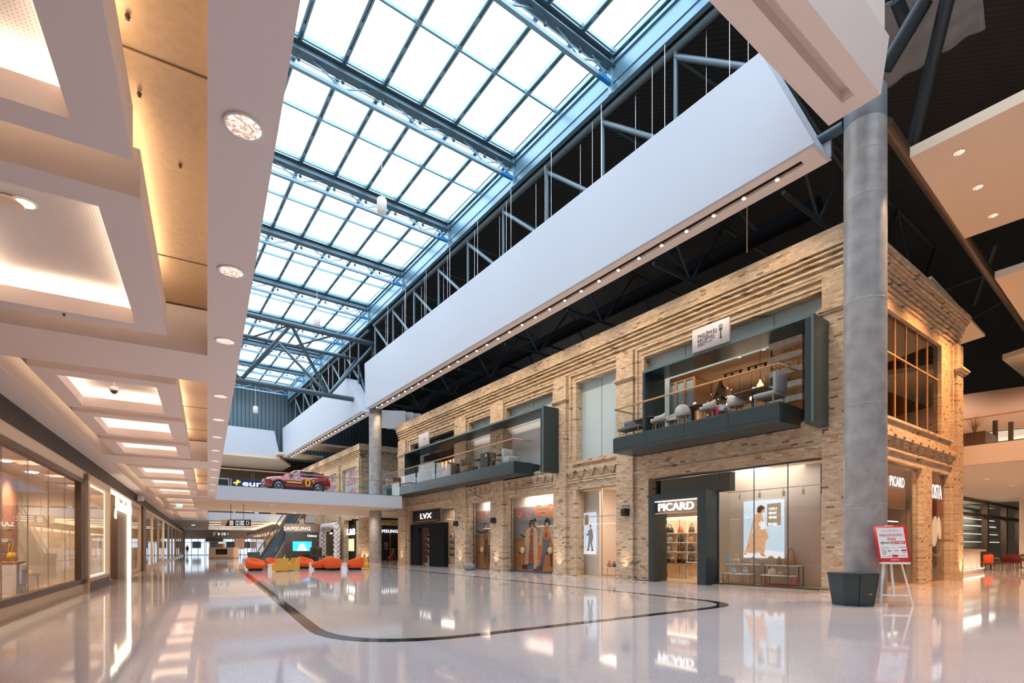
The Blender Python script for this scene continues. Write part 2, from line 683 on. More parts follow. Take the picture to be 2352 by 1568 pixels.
m = MB()
m.wall('x', X0, X0 + .55, 7.2, 41.6, 0, 11.75, list(LOW.values()) + list(UPP.values()))
for a, b in ((7.2, 7.87), (15.85, 16.85), (20.35, 21.35), (26.05, 27.45), (30.45, 31.95), (40.1, 41.6)):
    m.box(X0 - .16, X0, a, b, 0, 10.36)
    for z, d in ((9.05, .05), (9.13, .10), (9.21, .05)):
        m.box(X0 - .16 - d, X0, a - d, b + d, z, z + .08)
    m.box(X0 - .2, X0, a - .04, b + .04, 0, .12)
for k, (a, b, z0, z1) in UPP.items():          # stepped brick frames round the upper windows
    m.box(X0 - .09, X0, a - .42, a - .30, 6.1, z1 + .36)
    m.box(X0 - .09, X0, b + .30, b + .42, 6.1, z1 + .36)
    m.box(X0 - .09, X0, a - .42, b + .42, z1 + .36, z1 + .46)
    m.box(X0 - .04, X0, a - .16, b + .16, z1 + .14, z1 + .2)
    m.box(X0 - .10, X0, a - .2, b + .2, z0 - .2, z0 - .06)
ridges(m, 'x', X0, 7.2, 41.6, -1)
m.box(X0 - .08, X0, 7.2, 41.6, 4.78, 4.86)
for a, b, n in ((16.85, 20.35, 5), (21.35, 26.05, 7), (27.45, 30.45, 5)):   # stepped corbels in a row
    for i in range(n):
        c = a + (i + .5) * (b - a) / n
        for j in range(4):
            w = .26 - .055 * j
            m.box(X0 - .15 + .03 * j, X0, c - w, c + w, 5.38 - .085 * (j + 1), 5.38 - .085 * j)
    m.box(X0 - .15, X0, a, b, 5.38, 5.5)
    m.box(X0 - .07, X0, a, b, 4.9, 4.97)
wall_r = struct(m.build('wall_right', 'brick'))

# brick return towards the right
RX1 = 29.9
m = MB()
RLOW = [(19.6, 25.4, 0, 4.62), (26.5, 28.65, 0, 4.62)]
RUPP = [(20.2, 27.7, 6.2, 10.0)]
m.wall('y', 7.2, 7.42, X0 + .55, RX1, 0, 11.75, RLOW + RUPP)
m.box(29.1, RX1, 7.0, 7.2, 0, 10.36)
m.box(28.85, 29.0, 7.1, 7.2, 0, 10.2)
for z, d in ((9.05, .06), (9.13, .14), (9.21, .2), (9.3, .08)):
    m.box(29.1 - d, RX1 + d, 7.0 - d, 7.2, z, z + .08)
m.box(RX1 - .5, RX1, 7.42, 20, 0, 11.75)
ridges(m, 'y', 7.2, X0, RX1, -1)
for k, (z, h, d) in enumerate(((11.3, .09, .28), (11.42, .09, .34), (11.54, .21, .40))):
    m.box(X0 - .2, RX1 + d, 7.2 - d, 7.2, z, z + h)
n = 11
for i in range(n):
    c = 19.3 + (i + .5) * (28.9 - 19.3) / n
    for j in range(4):
        w = .30 - .065 * j
        m.box(c - w, c + w, 7.2 - .2 + .04 * j, 7.2, 5.5 - .1 * (j + 1), 5.5 - .1 * j)
m.box(18.6, 29.0, 7.0, 7.2, 5.5, 5.62)
m.box(18.6, 29.0, 7.12, 7.2, 4.95, 5.03)
m.box(18.6, 29.0, 7.12, 7.2, 6.05, 6.13)
struct(m.build('wall_return', 'brick'))

# block beyond the bridge
B2 = 51.0
m = MB()
b2w = [(onx(772, 0, X0).y, onx(748, 0, X0).y, 5.9, 9.7), (onx(821, 0, X0).y, onx(786, 0, X0).y, 5.9, 9.7)]
b2l = [(onx(822, 0, X0).y, onx(790, 0, X0).y, 0, 4.3), (onx(778, 0, X0).y, onx(750, 0, X0).y, 0, 4.3)]
m.wall('x', X0, X0 + .5, B2, 72, 0, 11.75, b2w + b2l)
m.wall('y', B2, B2 + .5, X0, 32, 0, 11.75, [(19.9, 22.9, 5.6, 9.4), (19.7, 22.9, 0, 3.7)])
for a, b in ((B2, B2 + .8), (b2w[1][1] + .6, b2w[0][0] - .6), (b2w[0][1] + .8, b2w[0][1] + 2.2)):
    m.box(X0 - .16, X0, a, b, 0, 10.36)
    m.box(X0 - .24, X0, a - .08, b + .08, 9.1, 9.3)
m.box(X0, X0 + .9, B2 - .14, B2, 0, 10.36)
m.box(X0 - .08, X0 + 1.0, B2 - .22, B2, 9.1, 9.3)
ridges(m, 'x', X0, B2, 72, -1)
ridges(m, 'y', B2, X0, 32, -1)
struct(m.build('wall_far_brick', 'brick'))

# ================================================================== concrete columns
def column(px, y, top, label, zones=()):
    t = thing('concrete_column', label, 'column', (px, y, 0))
    MB().lathe([(.5, 0), (.5, top - .9)], n=40).build('shaft', 'conc', t)
    MB().lathe([(.497, top - .9), (.497, top - .01), (.47, top)], n=40).build('painted_head', MT['colhead'], t)['label'] = 'dark grey painted head of the column'
    MB().lathe([(.508, 0), (.508, .14), (.5, .15)], n=40).build('base_ring', MT['tape'], t)
    for z in zones:
        MB().lathe([(.5, z), (.505, z + .01), (.505, z + .03), (.5, z + .04)], n=40).build('pour_joint', 'conc', t)
    return t


MT['colhead'] = mat('grey_painted_concrete', (.16, .17, .185), .55, var=.15)
MT['tape'] = mat('worn_steel_ring', (.55, .45, .36), .35, var=.3, vscale=6)
column(16.2, 5.88, 13.85, 'tall round concrete column at the corner of the brick block', (2.6, 5.3, 8.1, 10.9, 12.1))
column(16.1, 41.2, 13.2, 'round concrete column rising through the edge of the bridge', (2.3, 8.5, 11))

# ================================================================== hall ceiling (turned frame)
ZC = 4.5
m = MB(HALL)
SOF = (0.0, .442)
m.box(SOF[0], SOF[1], -14, 39.5, ZC, ZC + .9)            # long edge strip along the void
m.box(-3.5, -3.0, -14, 112, ZC, ZC + .5)                # strip along the shop fronts
rec = [(-9.6, -1.1), (1.0, 9.5), (11.1, 21.4), (23.4, 36.0), (38.0, 50.0), (52.0, 64.0), (66, 78), (80, 104)]
prev = -14
for a, b in rec:
    m.box(-3.0, 0, prev, a, ZC, ZC + .7)
    prev = b
m.box(-3.0, 0, prev, 112, ZC, ZC + .7)
struct(m.build('ceiling', 'plaster'))
m = MB(HALL)
m.box(-3.1, .1, -14, 112, ZC + .72, ZC + .8)
struct(m.build('ceiling_recess', 'gold'))
# joints in the brass lining
m = MB(HALL)
for y in (-4.2, 4.8, 5.2 + 2.8, 13.1, 16.3, 19.4, 26, 29, 32):
    m.box(-3.0, 0, y, y + .012, ZC + .712, ZC + .72)
struct(m.build('trim_2', 'dwood'))

COF = [(1.6, 4.99, .32), (5.5, 8.9, .32), (11.5, 14.45, .4), (14.87, 17.75, .42), (18.3, 20.95, .4), (23.8, 27.4, .5), (28, 31.6, .5), (32.3, 35.95, .5), (-2.9, 1.15, .32)]
COF = [c for c in COF if c[0] > 0]
for a in (38.4, 42.3, 46.2, 52.4, 56.3, 60.2, 66.4, 70.3, 74.2, 80.4, 84.3, 88.2):
    COF.append((a, a + 3.4, .45))
ordn = ['second', 'third', 'fourth', 'fifth', 'sixth', 'seventh', 'eighth']
mx0, mx1 = -2.58, -.5


def hloc(x, y, z):
    return HALL @ Vector((x, y, z))


def coffer(a, b, e, label, det=True):
    t = thing('ceiling_coffer', label, 'ceiling panel', hloc(0, a, ZC), -HB, 'lit coffers under the hall ceiling')
    L = b - a
    m = MB()
    i0, i1, j0, j1 = mx0 + .3, mx1 - .33, e, L - .26
    for (x0, x1, y0, y1) in ((mx0, mx1, 0, j0), (mx0, mx1, j1, L), (mx0, i0, j0, j1), (i1, mx1, j0, j1)):
        m.box(x0, x1, y0, y1, 0, .04)
    for (x0, x1, y0, y1) in ((i0 - .02, i0, j0, j1), (i1, i1 + .02, j0, j1), (i0 - .02, i1 + .02, j0 - .02, j0), (i0 - .02, i1 + .02, j1, j1 + .02)):
        m.box(x0, x1, y0, y1, .04, .2)
    for (x0, x1, y0, y1) in ((mx0, mx0 + .03, 0, L), (mx1 - .03, mx1, 0, L), (mx0 + .03, mx1 - .03, 0, .03), (mx0 + .03, mx1 - .03, L - .03, L)):
        m.box(x0, x1, y0, y1, .04, .42)
    m.build('frame', 'plaster', t)
    MB().box(mx0 + .03, mx1 - .03, .03, L - .03, .39, .42).build('perforated_board', 'perf', t)
    m = MB()
    for (x0, x1, y0, y1) in ((i0 - .1, i0 - .06, j0, j1), (i1 + .06, i1 + .1, j0, j1), (i0, i1, j0 - .1, j0 - .06), (i0, i1, j1 + .06, j1 + .1)):
        m.box(x0, x1, y0, y1, .14, .17)
    m.build('light_strip', 'g_cove', t)
    m = MB()
    m.box(mx1 - .10, mx1 - .06, .1, L - .1, .43, .46)
    m.box(mx0 + .06, mx0 + .10, .1, L - .1, .43, .46)
    m.box(mx0 + .2, mx1 - .2, .06, .10, .43, .46)
    m.box(mx0 + .2, mx1 - .2, L - .10, L - .06, .43, .46)
    m.build('outer_light_strip', MT['g_cove2'], t)
    return t


MT['g_cove2'] = glow('cove_light_soft', (1, .80, .55), 7.5)
CL = ['nearest coffer at the top left corner, cut by the photo edge', 'large coffer with a round white light and a speaker disc', 'coffer just past the wide cross beam, dome camera below it',
      'coffer behind the dome camera coffer, second past the wide beam', 'last coffer of the middle ceiling bay, third past the wide beam', 'first coffer of the third ceiling bay', 'middle coffer of the third ceiling bay', 'last coffer of the third ceiling bay']
for i, (a, b, e) in enumerate(COF):
    coffer(a, b, e, CL[i] if i < len(CL) else 'small distant coffer of the hall ceiling beyond the bridge')


def downlight(x, y, z, r, label, grp, M=HALL, on=True, rz=-HB):
    p = (M @ Vector((x, y, z))) if M else Vector((x, y, z))
    t = thing('downlight', label, 'downlight', p, rz, grp)
    MB().lathe([(r, 0), (r * 1.14, -.006), (r * 1.16, -.002), (r * 1.16, 0.0)], n=24).build('trim_ring', 'white', t)
    MB().lathe([(r, -.002), (r * .75, .005), (r * .4, .009), (0.001, .0105)], n=24).build('reflector', MT['refl'] if on else 'chrome', t)
    return t


def refl_mat():
    m = mat('downlight_reflector', (.8, .7, .6), .25, emit=(1, .9, .8), es=.55)
    nt = m.node_tree
    N, M = node_chain(nt)
    tc = N('ShaderNodeTexCoord')
    n = N('ShaderNodeTexNoise')
    n.inputs['Scale'].default_value = 14
    n.inputs['Distortion'].default_value = 2.5
    r = N('ShaderNodeValToRGB')
    r.color_ramp.elements[0].position = .38
    r.color_ramp.elements[0].color = (.50, .27, .12, 1)
    r.color_ramp.elements[1].position = .58
    r.color_ramp.elements[1].color = (.95, .90, .86, 1)
    nt.links.new(tc.outputs['Object'], n.inputs['Vector'])
    nt.links.new(n.outputs['Fac'], r.inputs['Fac'])
    for k in ('Base Color', 'Emission Color'):
        nt.links.new(r.outputs['Color'], nt.nodes['Principled BSDF'].inputs[k])
    return m


MT['refl'] = refl_mat()
for i, y in enumerate((4.18, 6.45, 8.68, 11.91, 14.14, 16.4, 18.7, 21, 23.4, 26, 29, 32)):
    # the strip is pierced where a lamp sits: the lamp hangs just under it
    downlight(.225, y, ZC - .012, .115, ('nearest downlight in the long ceiling strip by the void' if i == 0 else 'downlight in the ceiling strip by the void, ' + ['', 'second', 'third', 'fourth', 'fifth', 'sixth', 'seventh', 'eighth', 'ninth', 'tenth', 'eleventh', 'twelfth'][i] + ' from the camera'), 'downlights in the ceiling strip')
# small round lights, speakers and a dome camera in the coffers
for i, (a, b, e) in enumerate(COF[:8]):
    if i == 0: continue
    x, y = (-1.55, a + 1.35) if i == 1 else (-1.5, (a + b) / 2 - .35)
    t = thing('disc_light', 'round lit disc lamp in the ' + ordn[i - 1] + ' coffer from the camera', 'lamp', hloc(x, y, ZC + .385), -HB, 'round lamps in the coffers')
    MB().lathe([(.10, 0), (.10, -.012), (.085, -.016)], n=24).build('rim', 'white', t)
    MB().lathe([(.084, -.012), (.07, -.02), (.001, -.021)], n=24).build('diffuser', 'g_down', t)
p = hall_p = onz(20, 463, ZC + .37)
t = thing('ceiling_speaker', 'round cream speaker disc in the large coffer at the left edge', 'speaker', p, -HB)
MB().lathe([(.125, 0), (.125, -.012), (.11, -.02), (.001, -.021)], n=28).build('grille', 'cream', t)
p = onz(262, 895, ZC + .12)
t = thing('dome_camera', 'white dome security camera hanging from the third coffer', 'security camera', p, -HB)
MB().lathe([(.03, .27), (.012, .26), (.012, .06), (.075, .055), (.085, 0), (.075, -.02)], n=20).build('housing', 'white', t)
MB().lathe([(.06, -.02), (.055, -.05), (.03, -.075), (.001, -.085)], n=20).build('dome', 'brown', t)
for i, (px, py) in enumerate(((293, 38), (320, 216), (414, 380), (147, 722))):
    z = ZC + .70 if i < 3 else ZC - .01
    p = onz(px, py, z)
    t = thing('sprinkler', ['small sprinkler head in the brass lining at the top', 'small sprinkler head in the brass lining above the first joint', 'small sprinkler head in the brass lining below the joint', 'sprinkler head under the end of the large coffer'][i], 'sprinkler', p, -HB)
    MB().lathe([(.014, .012), (.018, 0), (.008, -.012), (.014, -.02), (.001, -.022)], n=10).build('head', 'brown', t)

# ================================================================== daylight roof
ZS = 21.8
TY = [1.3 + 6.857 * k for k in range(-2, 11)]
BX = [15.98 - 1.77 * k for k in range(9)]
XL, XR = BX[-1], BX[0]
kk = 0
for a, b in zip(TY, TY[1:]):
    kk += 1
    m = MB()
    for x in BX:
        m.box(x - .10, x - .035, a, b, ZS - .22, ZS)
        m.box(x + .035, x + .10, a, b, ZS - .22, ZS)
        m.box(x - .035, x + .035, a, b, ZS - .12, ZS - .08)
        for q in range(5):
            y = a + (q + .3) * (b - a) / 5
            m.box(x - .04, x + .04, y, y + .35, ZS - .21, ZS - .2)
    ym = (a + b) / 2
    m.box(XL, XR, ym - .05, ym + .05, ZS - .14, ZS)
    m.box(XL, XR, a + .16, a + .25, ZS - .16, ZS)
    m.box(XL, XR, b - .25, b - .16, ZS - .16, ZS)
    w = struct(m.build('window_%d' % kk, 'steel'), 'skylight bay of steel glazing bars')
    MB().box(XL, XR, a, b, ZS + .02, ZS + .05).build('roof_glass', 'roofglass', w)

tr = thing('roof_truss', 'steel cross beam and tie truss under the glass roof', 'roof truss', (0, TY[0], 0), 0, 'steel cross trusses under the glass roof')
m = MB()
m.box(XL, XR, -.21, .21, ZS - .62, ZS - .58).box(XL, XR, -.02, .02, ZS - .6, ZS - .2).box(XL, XR, -.18, .18, ZS - .24, ZS - .2)
m.build('top_beam', MT['steelbeam'] if 'steelbeam' in MT else MT.setdefault('steelbeam', mat('slate_grey_steel', (.095, .165, .205), .45, metal=.2)), tr)  # cross beams in a darker steel colour
ZT = 20.55
MB().bar((XL, 0, ZT + .05), (XR - .8, 0, ZT), .17, .15).build('bottom_chord', 'steel', tr)
MB().bar((XR - .8, 0, ZT), (XR - .1, 0, ZT), .17, .15).build('chord_end', 'steel2', tr)['label'] = 'bright blue end of the bottom chord'
MB().bar((XL, 0, 20.93), (XR - .1, 0, 20.93), .035, .035).build('tie_rod', 'steel', tr)
for i, x in enumerate(BX[1:]):
    MB().bar((x, 0, ZT), (x, 0, 21.18), .04, .04).build('hanger', 'steel', tr)
    MB().lathe([(.03, -.1), (.075, -.05), (.075, .05), (.03, .1)], (x, 0, 20.95), 8).build('clamp', 'steeld', tr)
    if i % 2 == 0:
        MB().bar((x - .1, 0, ZT + .05), (x + 1.2, 0, 21.2), .06, .06).build('web', 'steel', tr)
        MB().bar((x + .1, 0, ZT + .05), (x - 1.2, 0, 21.2), .06, .06).build('web', 'steel', tr)
MB().bar((XR - .15, 0, ZT + .05), (XR - 1.1, 0, 21.2), .06, .06).build('web', 'steel', tr)
MB().box(XR - .1, XR + .08, -.1, .1, 20.1, 21.6).build('end_post', 'steel', tr)
names = ['behind', 'behind', 'overhead', 'nearest visible', 'second', 'third', 'fourth', 'fifth', 'sixth', 'seventh', 'eighth', 'ninth', 'tenth']
for k, y in enumerate(TY):
    if k == 0: continue
    if k > 2: dup(tr, (0, y, 0), label='steel tie truss under the glass roof, ' + names[k] + (' from the camera' if k > 3 else ', at the photo top edge'))
tr.location = (0, TY[2], 0)
tr['label'] = 'steel tie truss under the glass roof just beyond the photo top edge'

# kerb under the glass edge
m = MB()
m.box(16.0, 16.12, TY[0], 70.2, 20.15, ZS)
m.box(15.92, 16.0, TY[0], 70.2, 21.3, 21.42)
m.box(15.96, 16.0, TY[0], 70.2, 20.55, 20.6)
m.box(15.9, 16.1, TY[0], 70.2, 20.08, 20.15)
struct(m.build('wall_skylight_kerb', 'curb'))
# roof planes round the skylight, outer walls
m = MB()
m.box(16.05, 95, -25, 113, ZS + .02, ZS + .3)
m.box(-70, XL, -25, 113, ZS + .02, ZS + .3)
m.box(XL, 16.05, 70.2, 113, ZS + .02, ZS + .3)
m.box(XL, 16.05, -25, TY[0], ZS + .02, ZS + .3)
struct(m.build('ceiling_roof', 'black'))
m = MB()
m.box(-70, 95, -25, -24.7, 0, ZS)
m.box(94.7, 95, -25, 113, 0, ZS)
struct(m.build('wall_back', 'cream'))
m = MB()
m.box(16.2, 90, -24, 100, 20.3, 20.45)
struct(m.build('ceiling_deck', MT.setdefault('deck', ribbed('black_roof_deck', (.030, .034, .040), 3.2))))
# upper storey wall above the hall (left of the void)
m = MB(HALL)
m.box(-6.2, -6.0, -24, 60, ZC + .9, 21.8)
m.box(-6.0, 0, -24, 39.5, ZC + .85, ZC + .9)
struct(m.build('wall_upper_left', 'cream'))

# long lattice girder behind the white bulkhead
def girder(y0, y1, label, first):
    g = thing('lattice_girder', label, 'roof girder', (16.3, 0, 0), 0, 'long steel girders above the bulkheads')
    ZG = 19.95
    MB().tube((0, y0, ZG), (0, y1, ZG), .15, 14).build('top_chord', 'steelg', g)
    MB().tube((0, y0, 13.4), (0, y1, 13.4), .15, 12).build('bottom_chord', 'steeld', g)
    y = first
    while y < y1:
        if y > y0:
            MB().tube((0, y, 13.4), (0, y, ZG), .085, 10).build('post', 'steelg', g)
            if y - 3.7 > y0: MB().tube((0, y, 19.65), (0, y - 3.7, 13.4 + 3.0), .105, 10).build('diagonal', 'steelg', g)
            MB().tube((0, y, 19.6), (5.5, y - 1.0, 19.0), .06, 8).build('strut', 'steeld', g)
            MB().tube((5.5, y, 15.2), (0, y, 16.6), .05, 8).build('strut', 'steeld', g)
        y += 3.7
    return g


girder(6.45, 42, 'long round-tube girder above the near white bulkhead', 8.4)
girder(43, 71, 'long round-tube girder above the far white bulkhead', 45.6)

# white bulkheads with a row of spotlights in a slot
def bulkhead(y0, y1, s0, label, first, rods):
    b = thing('bulkhead', label, 'bulkhead', (15.3, 0, 0), 0)
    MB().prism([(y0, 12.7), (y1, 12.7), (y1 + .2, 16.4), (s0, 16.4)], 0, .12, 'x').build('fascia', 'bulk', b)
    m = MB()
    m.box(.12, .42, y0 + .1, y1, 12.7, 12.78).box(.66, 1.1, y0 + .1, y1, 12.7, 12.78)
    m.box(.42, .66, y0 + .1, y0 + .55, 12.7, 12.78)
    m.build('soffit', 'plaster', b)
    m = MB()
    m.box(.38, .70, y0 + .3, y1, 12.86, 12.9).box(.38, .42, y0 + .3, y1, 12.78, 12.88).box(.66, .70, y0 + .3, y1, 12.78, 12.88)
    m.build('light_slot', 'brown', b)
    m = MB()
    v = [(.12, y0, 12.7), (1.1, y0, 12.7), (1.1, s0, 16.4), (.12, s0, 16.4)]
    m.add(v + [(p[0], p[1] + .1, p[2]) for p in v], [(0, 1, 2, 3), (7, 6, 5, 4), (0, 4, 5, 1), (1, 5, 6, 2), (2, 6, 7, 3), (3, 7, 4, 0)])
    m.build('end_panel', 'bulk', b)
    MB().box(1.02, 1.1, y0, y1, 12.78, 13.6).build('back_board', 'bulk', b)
    y = first
    n = 0
    while y < rods:
        MB().tube((.5 + .3 * (n % 3), y, 12.78), (.5 + .3 * (n % 3), y, 19.9), .009, 6).build('hanger_rod', 'chrome', b)
        y += .82 + .25 * ((n * 7) % 3)
        n += 1
    return b


bulkhead(6.8, 41.3, 8.34, 'long white bulkhead with a row of spotlights over the brick block', 9.0, 41)
bulkhead(42.2, 70, 46.0, 'white bulkhead beyond the concrete column, above the bridge', 46.5, 60)


def spot(y, label, k, light=True):
    t = thing('spotlight', label, 'spotlight', (15.84, y, 12.65), 0, 'spotlights in the bulkhead slot')
    MB().lathe([(.05, .045), (.07, .02), (.07, -.02)], n=14).build('housing', 'white', t)
    MB().lathe([(.062, -.015), (.04, -.035), (.001, -.04)], n=14).build('lens', 'g_spot', t)


nth = ['nearest', 'second', 'third', 'fourth', 'fifth', 'sixth', 'seventh', 'eighth', 'ninth', 'tenth', 'eleventh', 'twelfth']
for k in range(31):
    y = 8.1 + 1.07 * k
    spot(y, (nth[k] + ' glowing spotlight from the camera in the long bulkhead') if k < 12 else 'small glowing spotlight further along the long bulkhead', k)
for k in range(24):
    spot(43.4 + 1.07 * k, 'tiny glowing spotlight in the far bulkhead beyond the column', k)
for k in range(11):
    lamp('SPOT', 'brick_wash', (15.84, 9 + 3.1 * k, 12.65), 270, WARM, (0, R(-24), 0), angle=110, blend=.9, radius=.08)
for k in range(5):
    lamp('SPOT', 'brick_wash_far', (15.84, 51 + 4.2 * k, 12.65), 270, WARM, (0, R(-24), 0), angle=110, blend=.9, radius=.08)

# cross girder of round tubes by the far column
g = thing('tube_girder', 'triangular girder of dark round tubes spanning the void at the concrete column', 'roof girder', (0, 0, 0))
A, Bc, D = 42.6, 47.0, 44.2
XA = 16.6
for nm, y, z, r in (('top_chord', A, 18.6, .2), ('top_chord', Bc, 18.6, .16), ('bottom_chord', D, 14.1, .2)):
    MB().tube((1.5, y, z), (XA, y, z), r, 14).build(nm, 'steeld', g)
nn = [XA, 13.2, 9.9, 6.6, 3.3]
for i, x in enumerate(nn):
    for y in (A, Bc):
        if i + 1 < len(nn):
            if i % 2 == 0:
                MB().tube((x, y, 18.6) if i else (XA, y, 18.6), (nn[i + 1], D, 14.1), .13, 10).build('diagonal', 'steeld', g)
            else:
                MB().tube((x, D, 14.1), (nn[i + 1], y, 18.6), .13, 10).build('diagonal', 'steeld', g)
    if i: MB().tube((x, A, 18.6), (x - 2, Bc, 18.6), .08, 8).build('brace', 'steeld', g)
MB().tube((XA, A, 18.6), (XA, D, 14.1), .13, 10).build('diagonal', 'steeld', g)
MB().tube((XA, Bc, 18.6), (XA, D, 14.1), .13, 10).build('diagonal', 'steeld', g)
for x in (12.2, 13.4):
    MB().lathe([(.2, 0), (.26, .02), (.26, .1), (.2, .12)], (x, 0, 0), 14).build('flange', 'steeld', g, M=Matrix.Translation((0, A, 18.6)) @ Matrix.Translation((x, 0, 0)) @ Matrix.Rotation(R(90), 4, 'Y') @ Matrix.Translation((-x, 0, 0)))

# big boxed beam, top right
b = thing('boxed_beam', 'big plaster boxed beam with a recessed groove hanging at the top right', 'ceiling beam', (0, 0, 0))
m = MB()
bx1 = 15.0
ex = bx1 - .1
m.box(-10, ex, 6.2, 6.3, 12.7, 16.4)
v = [(-10, 5.1, 12.7), (ex, 5.1, 12.7), (ex, 4.92, 14.0), (-10, 4.92, 14.0)]
m.add(v + [(p[0], p[1] + .1, p[2]) for p in v], [(0, 1, 2, 3), (7, 6, 5, 4), (0, 4, 5, 1), (1, 5, 6, 2), (2, 6, 7, 3), (3, 7, 4, 0)])
m.box(-10, ex, 5.2, 5.5, 12.7, 12.78).box(-10, ex, 5.78, 6.2, 12.7, 12.78).box(14.5, ex, 5.5, 5.78, 12.7, 12.78)
m.prism([(5.1, 12.7), (6.3, 12.7), (6.3, 14.0), (4.92, 14.0)], ex, bx1, 'x')
m.build('casing', 'plaster', b)
m = MB()
m.box(-10, 14.5, 5.5, 5.78, 13.0, 13.05).box(-10, 14.5, 5.48, 5.5, 12.78, 13.05).box(-10, 14.5, 5.78, 5.8, 12.78, 13.05).box(14.48, 14.5, 5.5, 5.78, 12.78, 13.05)
m.build('groove', 'plaster', b)
MB().box(-10, bx1 - .05, 5.0, 5.1, 14.08, 16.4).build('upper_casing', 'plaster', b)
# ================================================================== bridge and upper floors
ZB, ZU = 4.45, 5.35
m = MB()
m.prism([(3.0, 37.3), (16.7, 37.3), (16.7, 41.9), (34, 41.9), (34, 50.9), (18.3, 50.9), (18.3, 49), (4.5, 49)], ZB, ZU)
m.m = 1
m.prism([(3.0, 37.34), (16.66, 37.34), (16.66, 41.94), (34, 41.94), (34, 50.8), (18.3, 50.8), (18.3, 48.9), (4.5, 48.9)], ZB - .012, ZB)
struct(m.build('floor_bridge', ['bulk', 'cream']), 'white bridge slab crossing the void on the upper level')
m = MB()
m.prism([(6.9, 67), (18.3, 67), (60, 72.2), (60, 111), (-12, 111), (0, 67)], ZB, ZU)
m.m = 1
m.prism([(6.9, 67.04), (18.3, 67.04), (60, 72.3), (60, 111), (12, 111)], ZB - .012, ZB)
struct(m.build('floor_upper_far', ['bulk', 'cream']))


def railing(name, label, pts, z0, hgt, seg, group=None):
    t = thing(name, label, 'railing', (pts[0][0], pts[0][1], z0), 0, group)
    o = Vector((pts[0][0], pts[0][1], 0))
    P = [Vector((p[0], p[1], 0)) - o for p in pts]
    for a, b in zip(P, P[1:]):
        n = max(1, round((b - a).length / seg))
        for i in range(n):
            p, q = a.lerp(b, i / n + .006), a.lerp(b, (i + 1) / n - .006)
            MB().bar(p + Vector((0, 0, hgt / 2)), q + Vector((0, 0, hgt / 2)), .018, hgt - .02).build('glass_panel', 'glass', t)
    MB().path([p + Vector((0, 0, hgt + .02)) for p in P], .035, 10).build('handrail', 'wood', t)
    m = MB()
    for a, b in zip(P, P[1:]):
        m.bar(a + Vector((0, 0, .02)), b + Vector((0, 0, .02)), .06, .05)
    m.build('shoe', 'steeld', t)
    return t


railing('glass_railing', 'glass railing with thin handrail along the bridge in front of the car', [(4.3, 37.45), (16.55, 37.45), (16.55, 41.9)], ZU, 1.08, 2.0)
railing('glass_railing', 'far glass railing on the second floor edge behind the hanging signs', [(7.1, 67.15), (18.2, 67.15)], ZU, 1.05, 2.2)
# far end of the void
m = MB()
m.box(0, 70, 80, 80.3, ZU, 20.2)
struct(m.build('wall_far_upper', 'brown'))
m = MB()
m.prism([(0, 12.65), (14.95, 12.65), (14.3, 15.9), (0, 15.9)], 70, 70.2, 'y')
struct(m.build('wall_far_panel', 'bulk'))
m = MB()
m.prism([(0, 69.9), (14.95, 69.9), (17.4, 75), (17.4, 80), (0, 80)], 12.4, 12.65)
struct(m.build('ceiling_far_soffit', 'cream'))
m = MB().box(0, 40, 71.5, 71.7, 12.66, 21.8)
struct(m.build('wall_far_steel', MT.setdefault('ribst', ribbed('ribbed_blue_steel', (.11, .17, .20), 2.2))))
for i, (x, y, w, d, z) in enumerate(((17.2, 71, 5.5, 4.5, 12.9), (20.5, 66, 7, 4, 13.6))):
    t = tag(MB().box(-w / 2, w / 2, -d / 2, d / 2, 0, .25).build('ceiling_raft', 'cream', loc=(x, y, z)), ['flat cream ceiling raft just left of the far brick block', 'flat cream ceiling raft above the far brick block'][i], 'ceiling panel')
for x in (6, 10, 14):
    lamp('SPOT', 'far_upper_fill', (x, 74, 12.3), 500, WARM2, (R(20), 0, 0), angle=120, blend=.8, radius=.1)  # added fill light for the far upper wall, no fixture

# hanging white baffles by the column
for i in range(6):
    p = onx(905 + 13 * i, 965, 20.5)
    b = tag(MB().box(-.03, .03, -1.2, 1.2, -.8, .8).build('ceiling_baffle', 'white', loc=(19.0 + .75 * i, 44.6, 13.0)), 'white hanging ceiling baffle right of the far column', 'baffle', 'white ceiling baffles over the gap')
    b.rotation_euler = (0, 0, R(62))

# ================================================================== far end of the hall: glazed doors
m = MB(HALL)
m.box(-3.5, 9, 108, 108.3, 2.95, ZC)
struct(m.build('wall_hall_end', MT.setdefault('endgrey', mat('end_grey', (.42, .41, .42), .6))))
k = 0
for a, b in ((-3.4, -.4), (-.2, 2.6), (2.8, 6.4)):
    k += 1
    m = MB(HALL)
    n = 3
    for i in range(n + 1):
        x = a + (b - a) * i / n
        m.box(x - .04, x + .04, 108, 108.1, 0, 2.95)
    for z in (.05, 2.2, 2.9):
        m.box(a, b, 108, 108.1, z - .04, z + .04)
    d = struct(m.build('door_%d' % k, 'blk2'), 'glazed entrance doors at the end of the hall')
    MB(HALL).box(a, b, 108.03, 108.06, 0, 2.95).build('pane', 'glass', d)
m = MB(HALL)
m.box(-.3, 2.4, 104, 107.9, 2.35, 3.0)
struct(m.build('trim_3', 'brown'), 'bronze canopy over the middle entrance doors')
m = MB(HALL)
m.box(8.8, 9, 60, 108.3, 0, ZC)
struct(m.build('wall_hall_right', 'cream'))
MT['outside'] = mat('blue_grey_render', (.66, .74, .82), .8)
m = MB(HALL)
m.box(-40, 60, 132, 133, 0, 7)
m.m = 1
for i in range(30):
    m.box(-38 + 3.2 * i, -36.4 + 3.2 * i, 131.9, 132, 1.2 + 0 * i, 2.6)
    m.box(-38 + 3.2 * i, -36.4 + 3.2 * i, 131.9, 132, 4.0, 5.4)
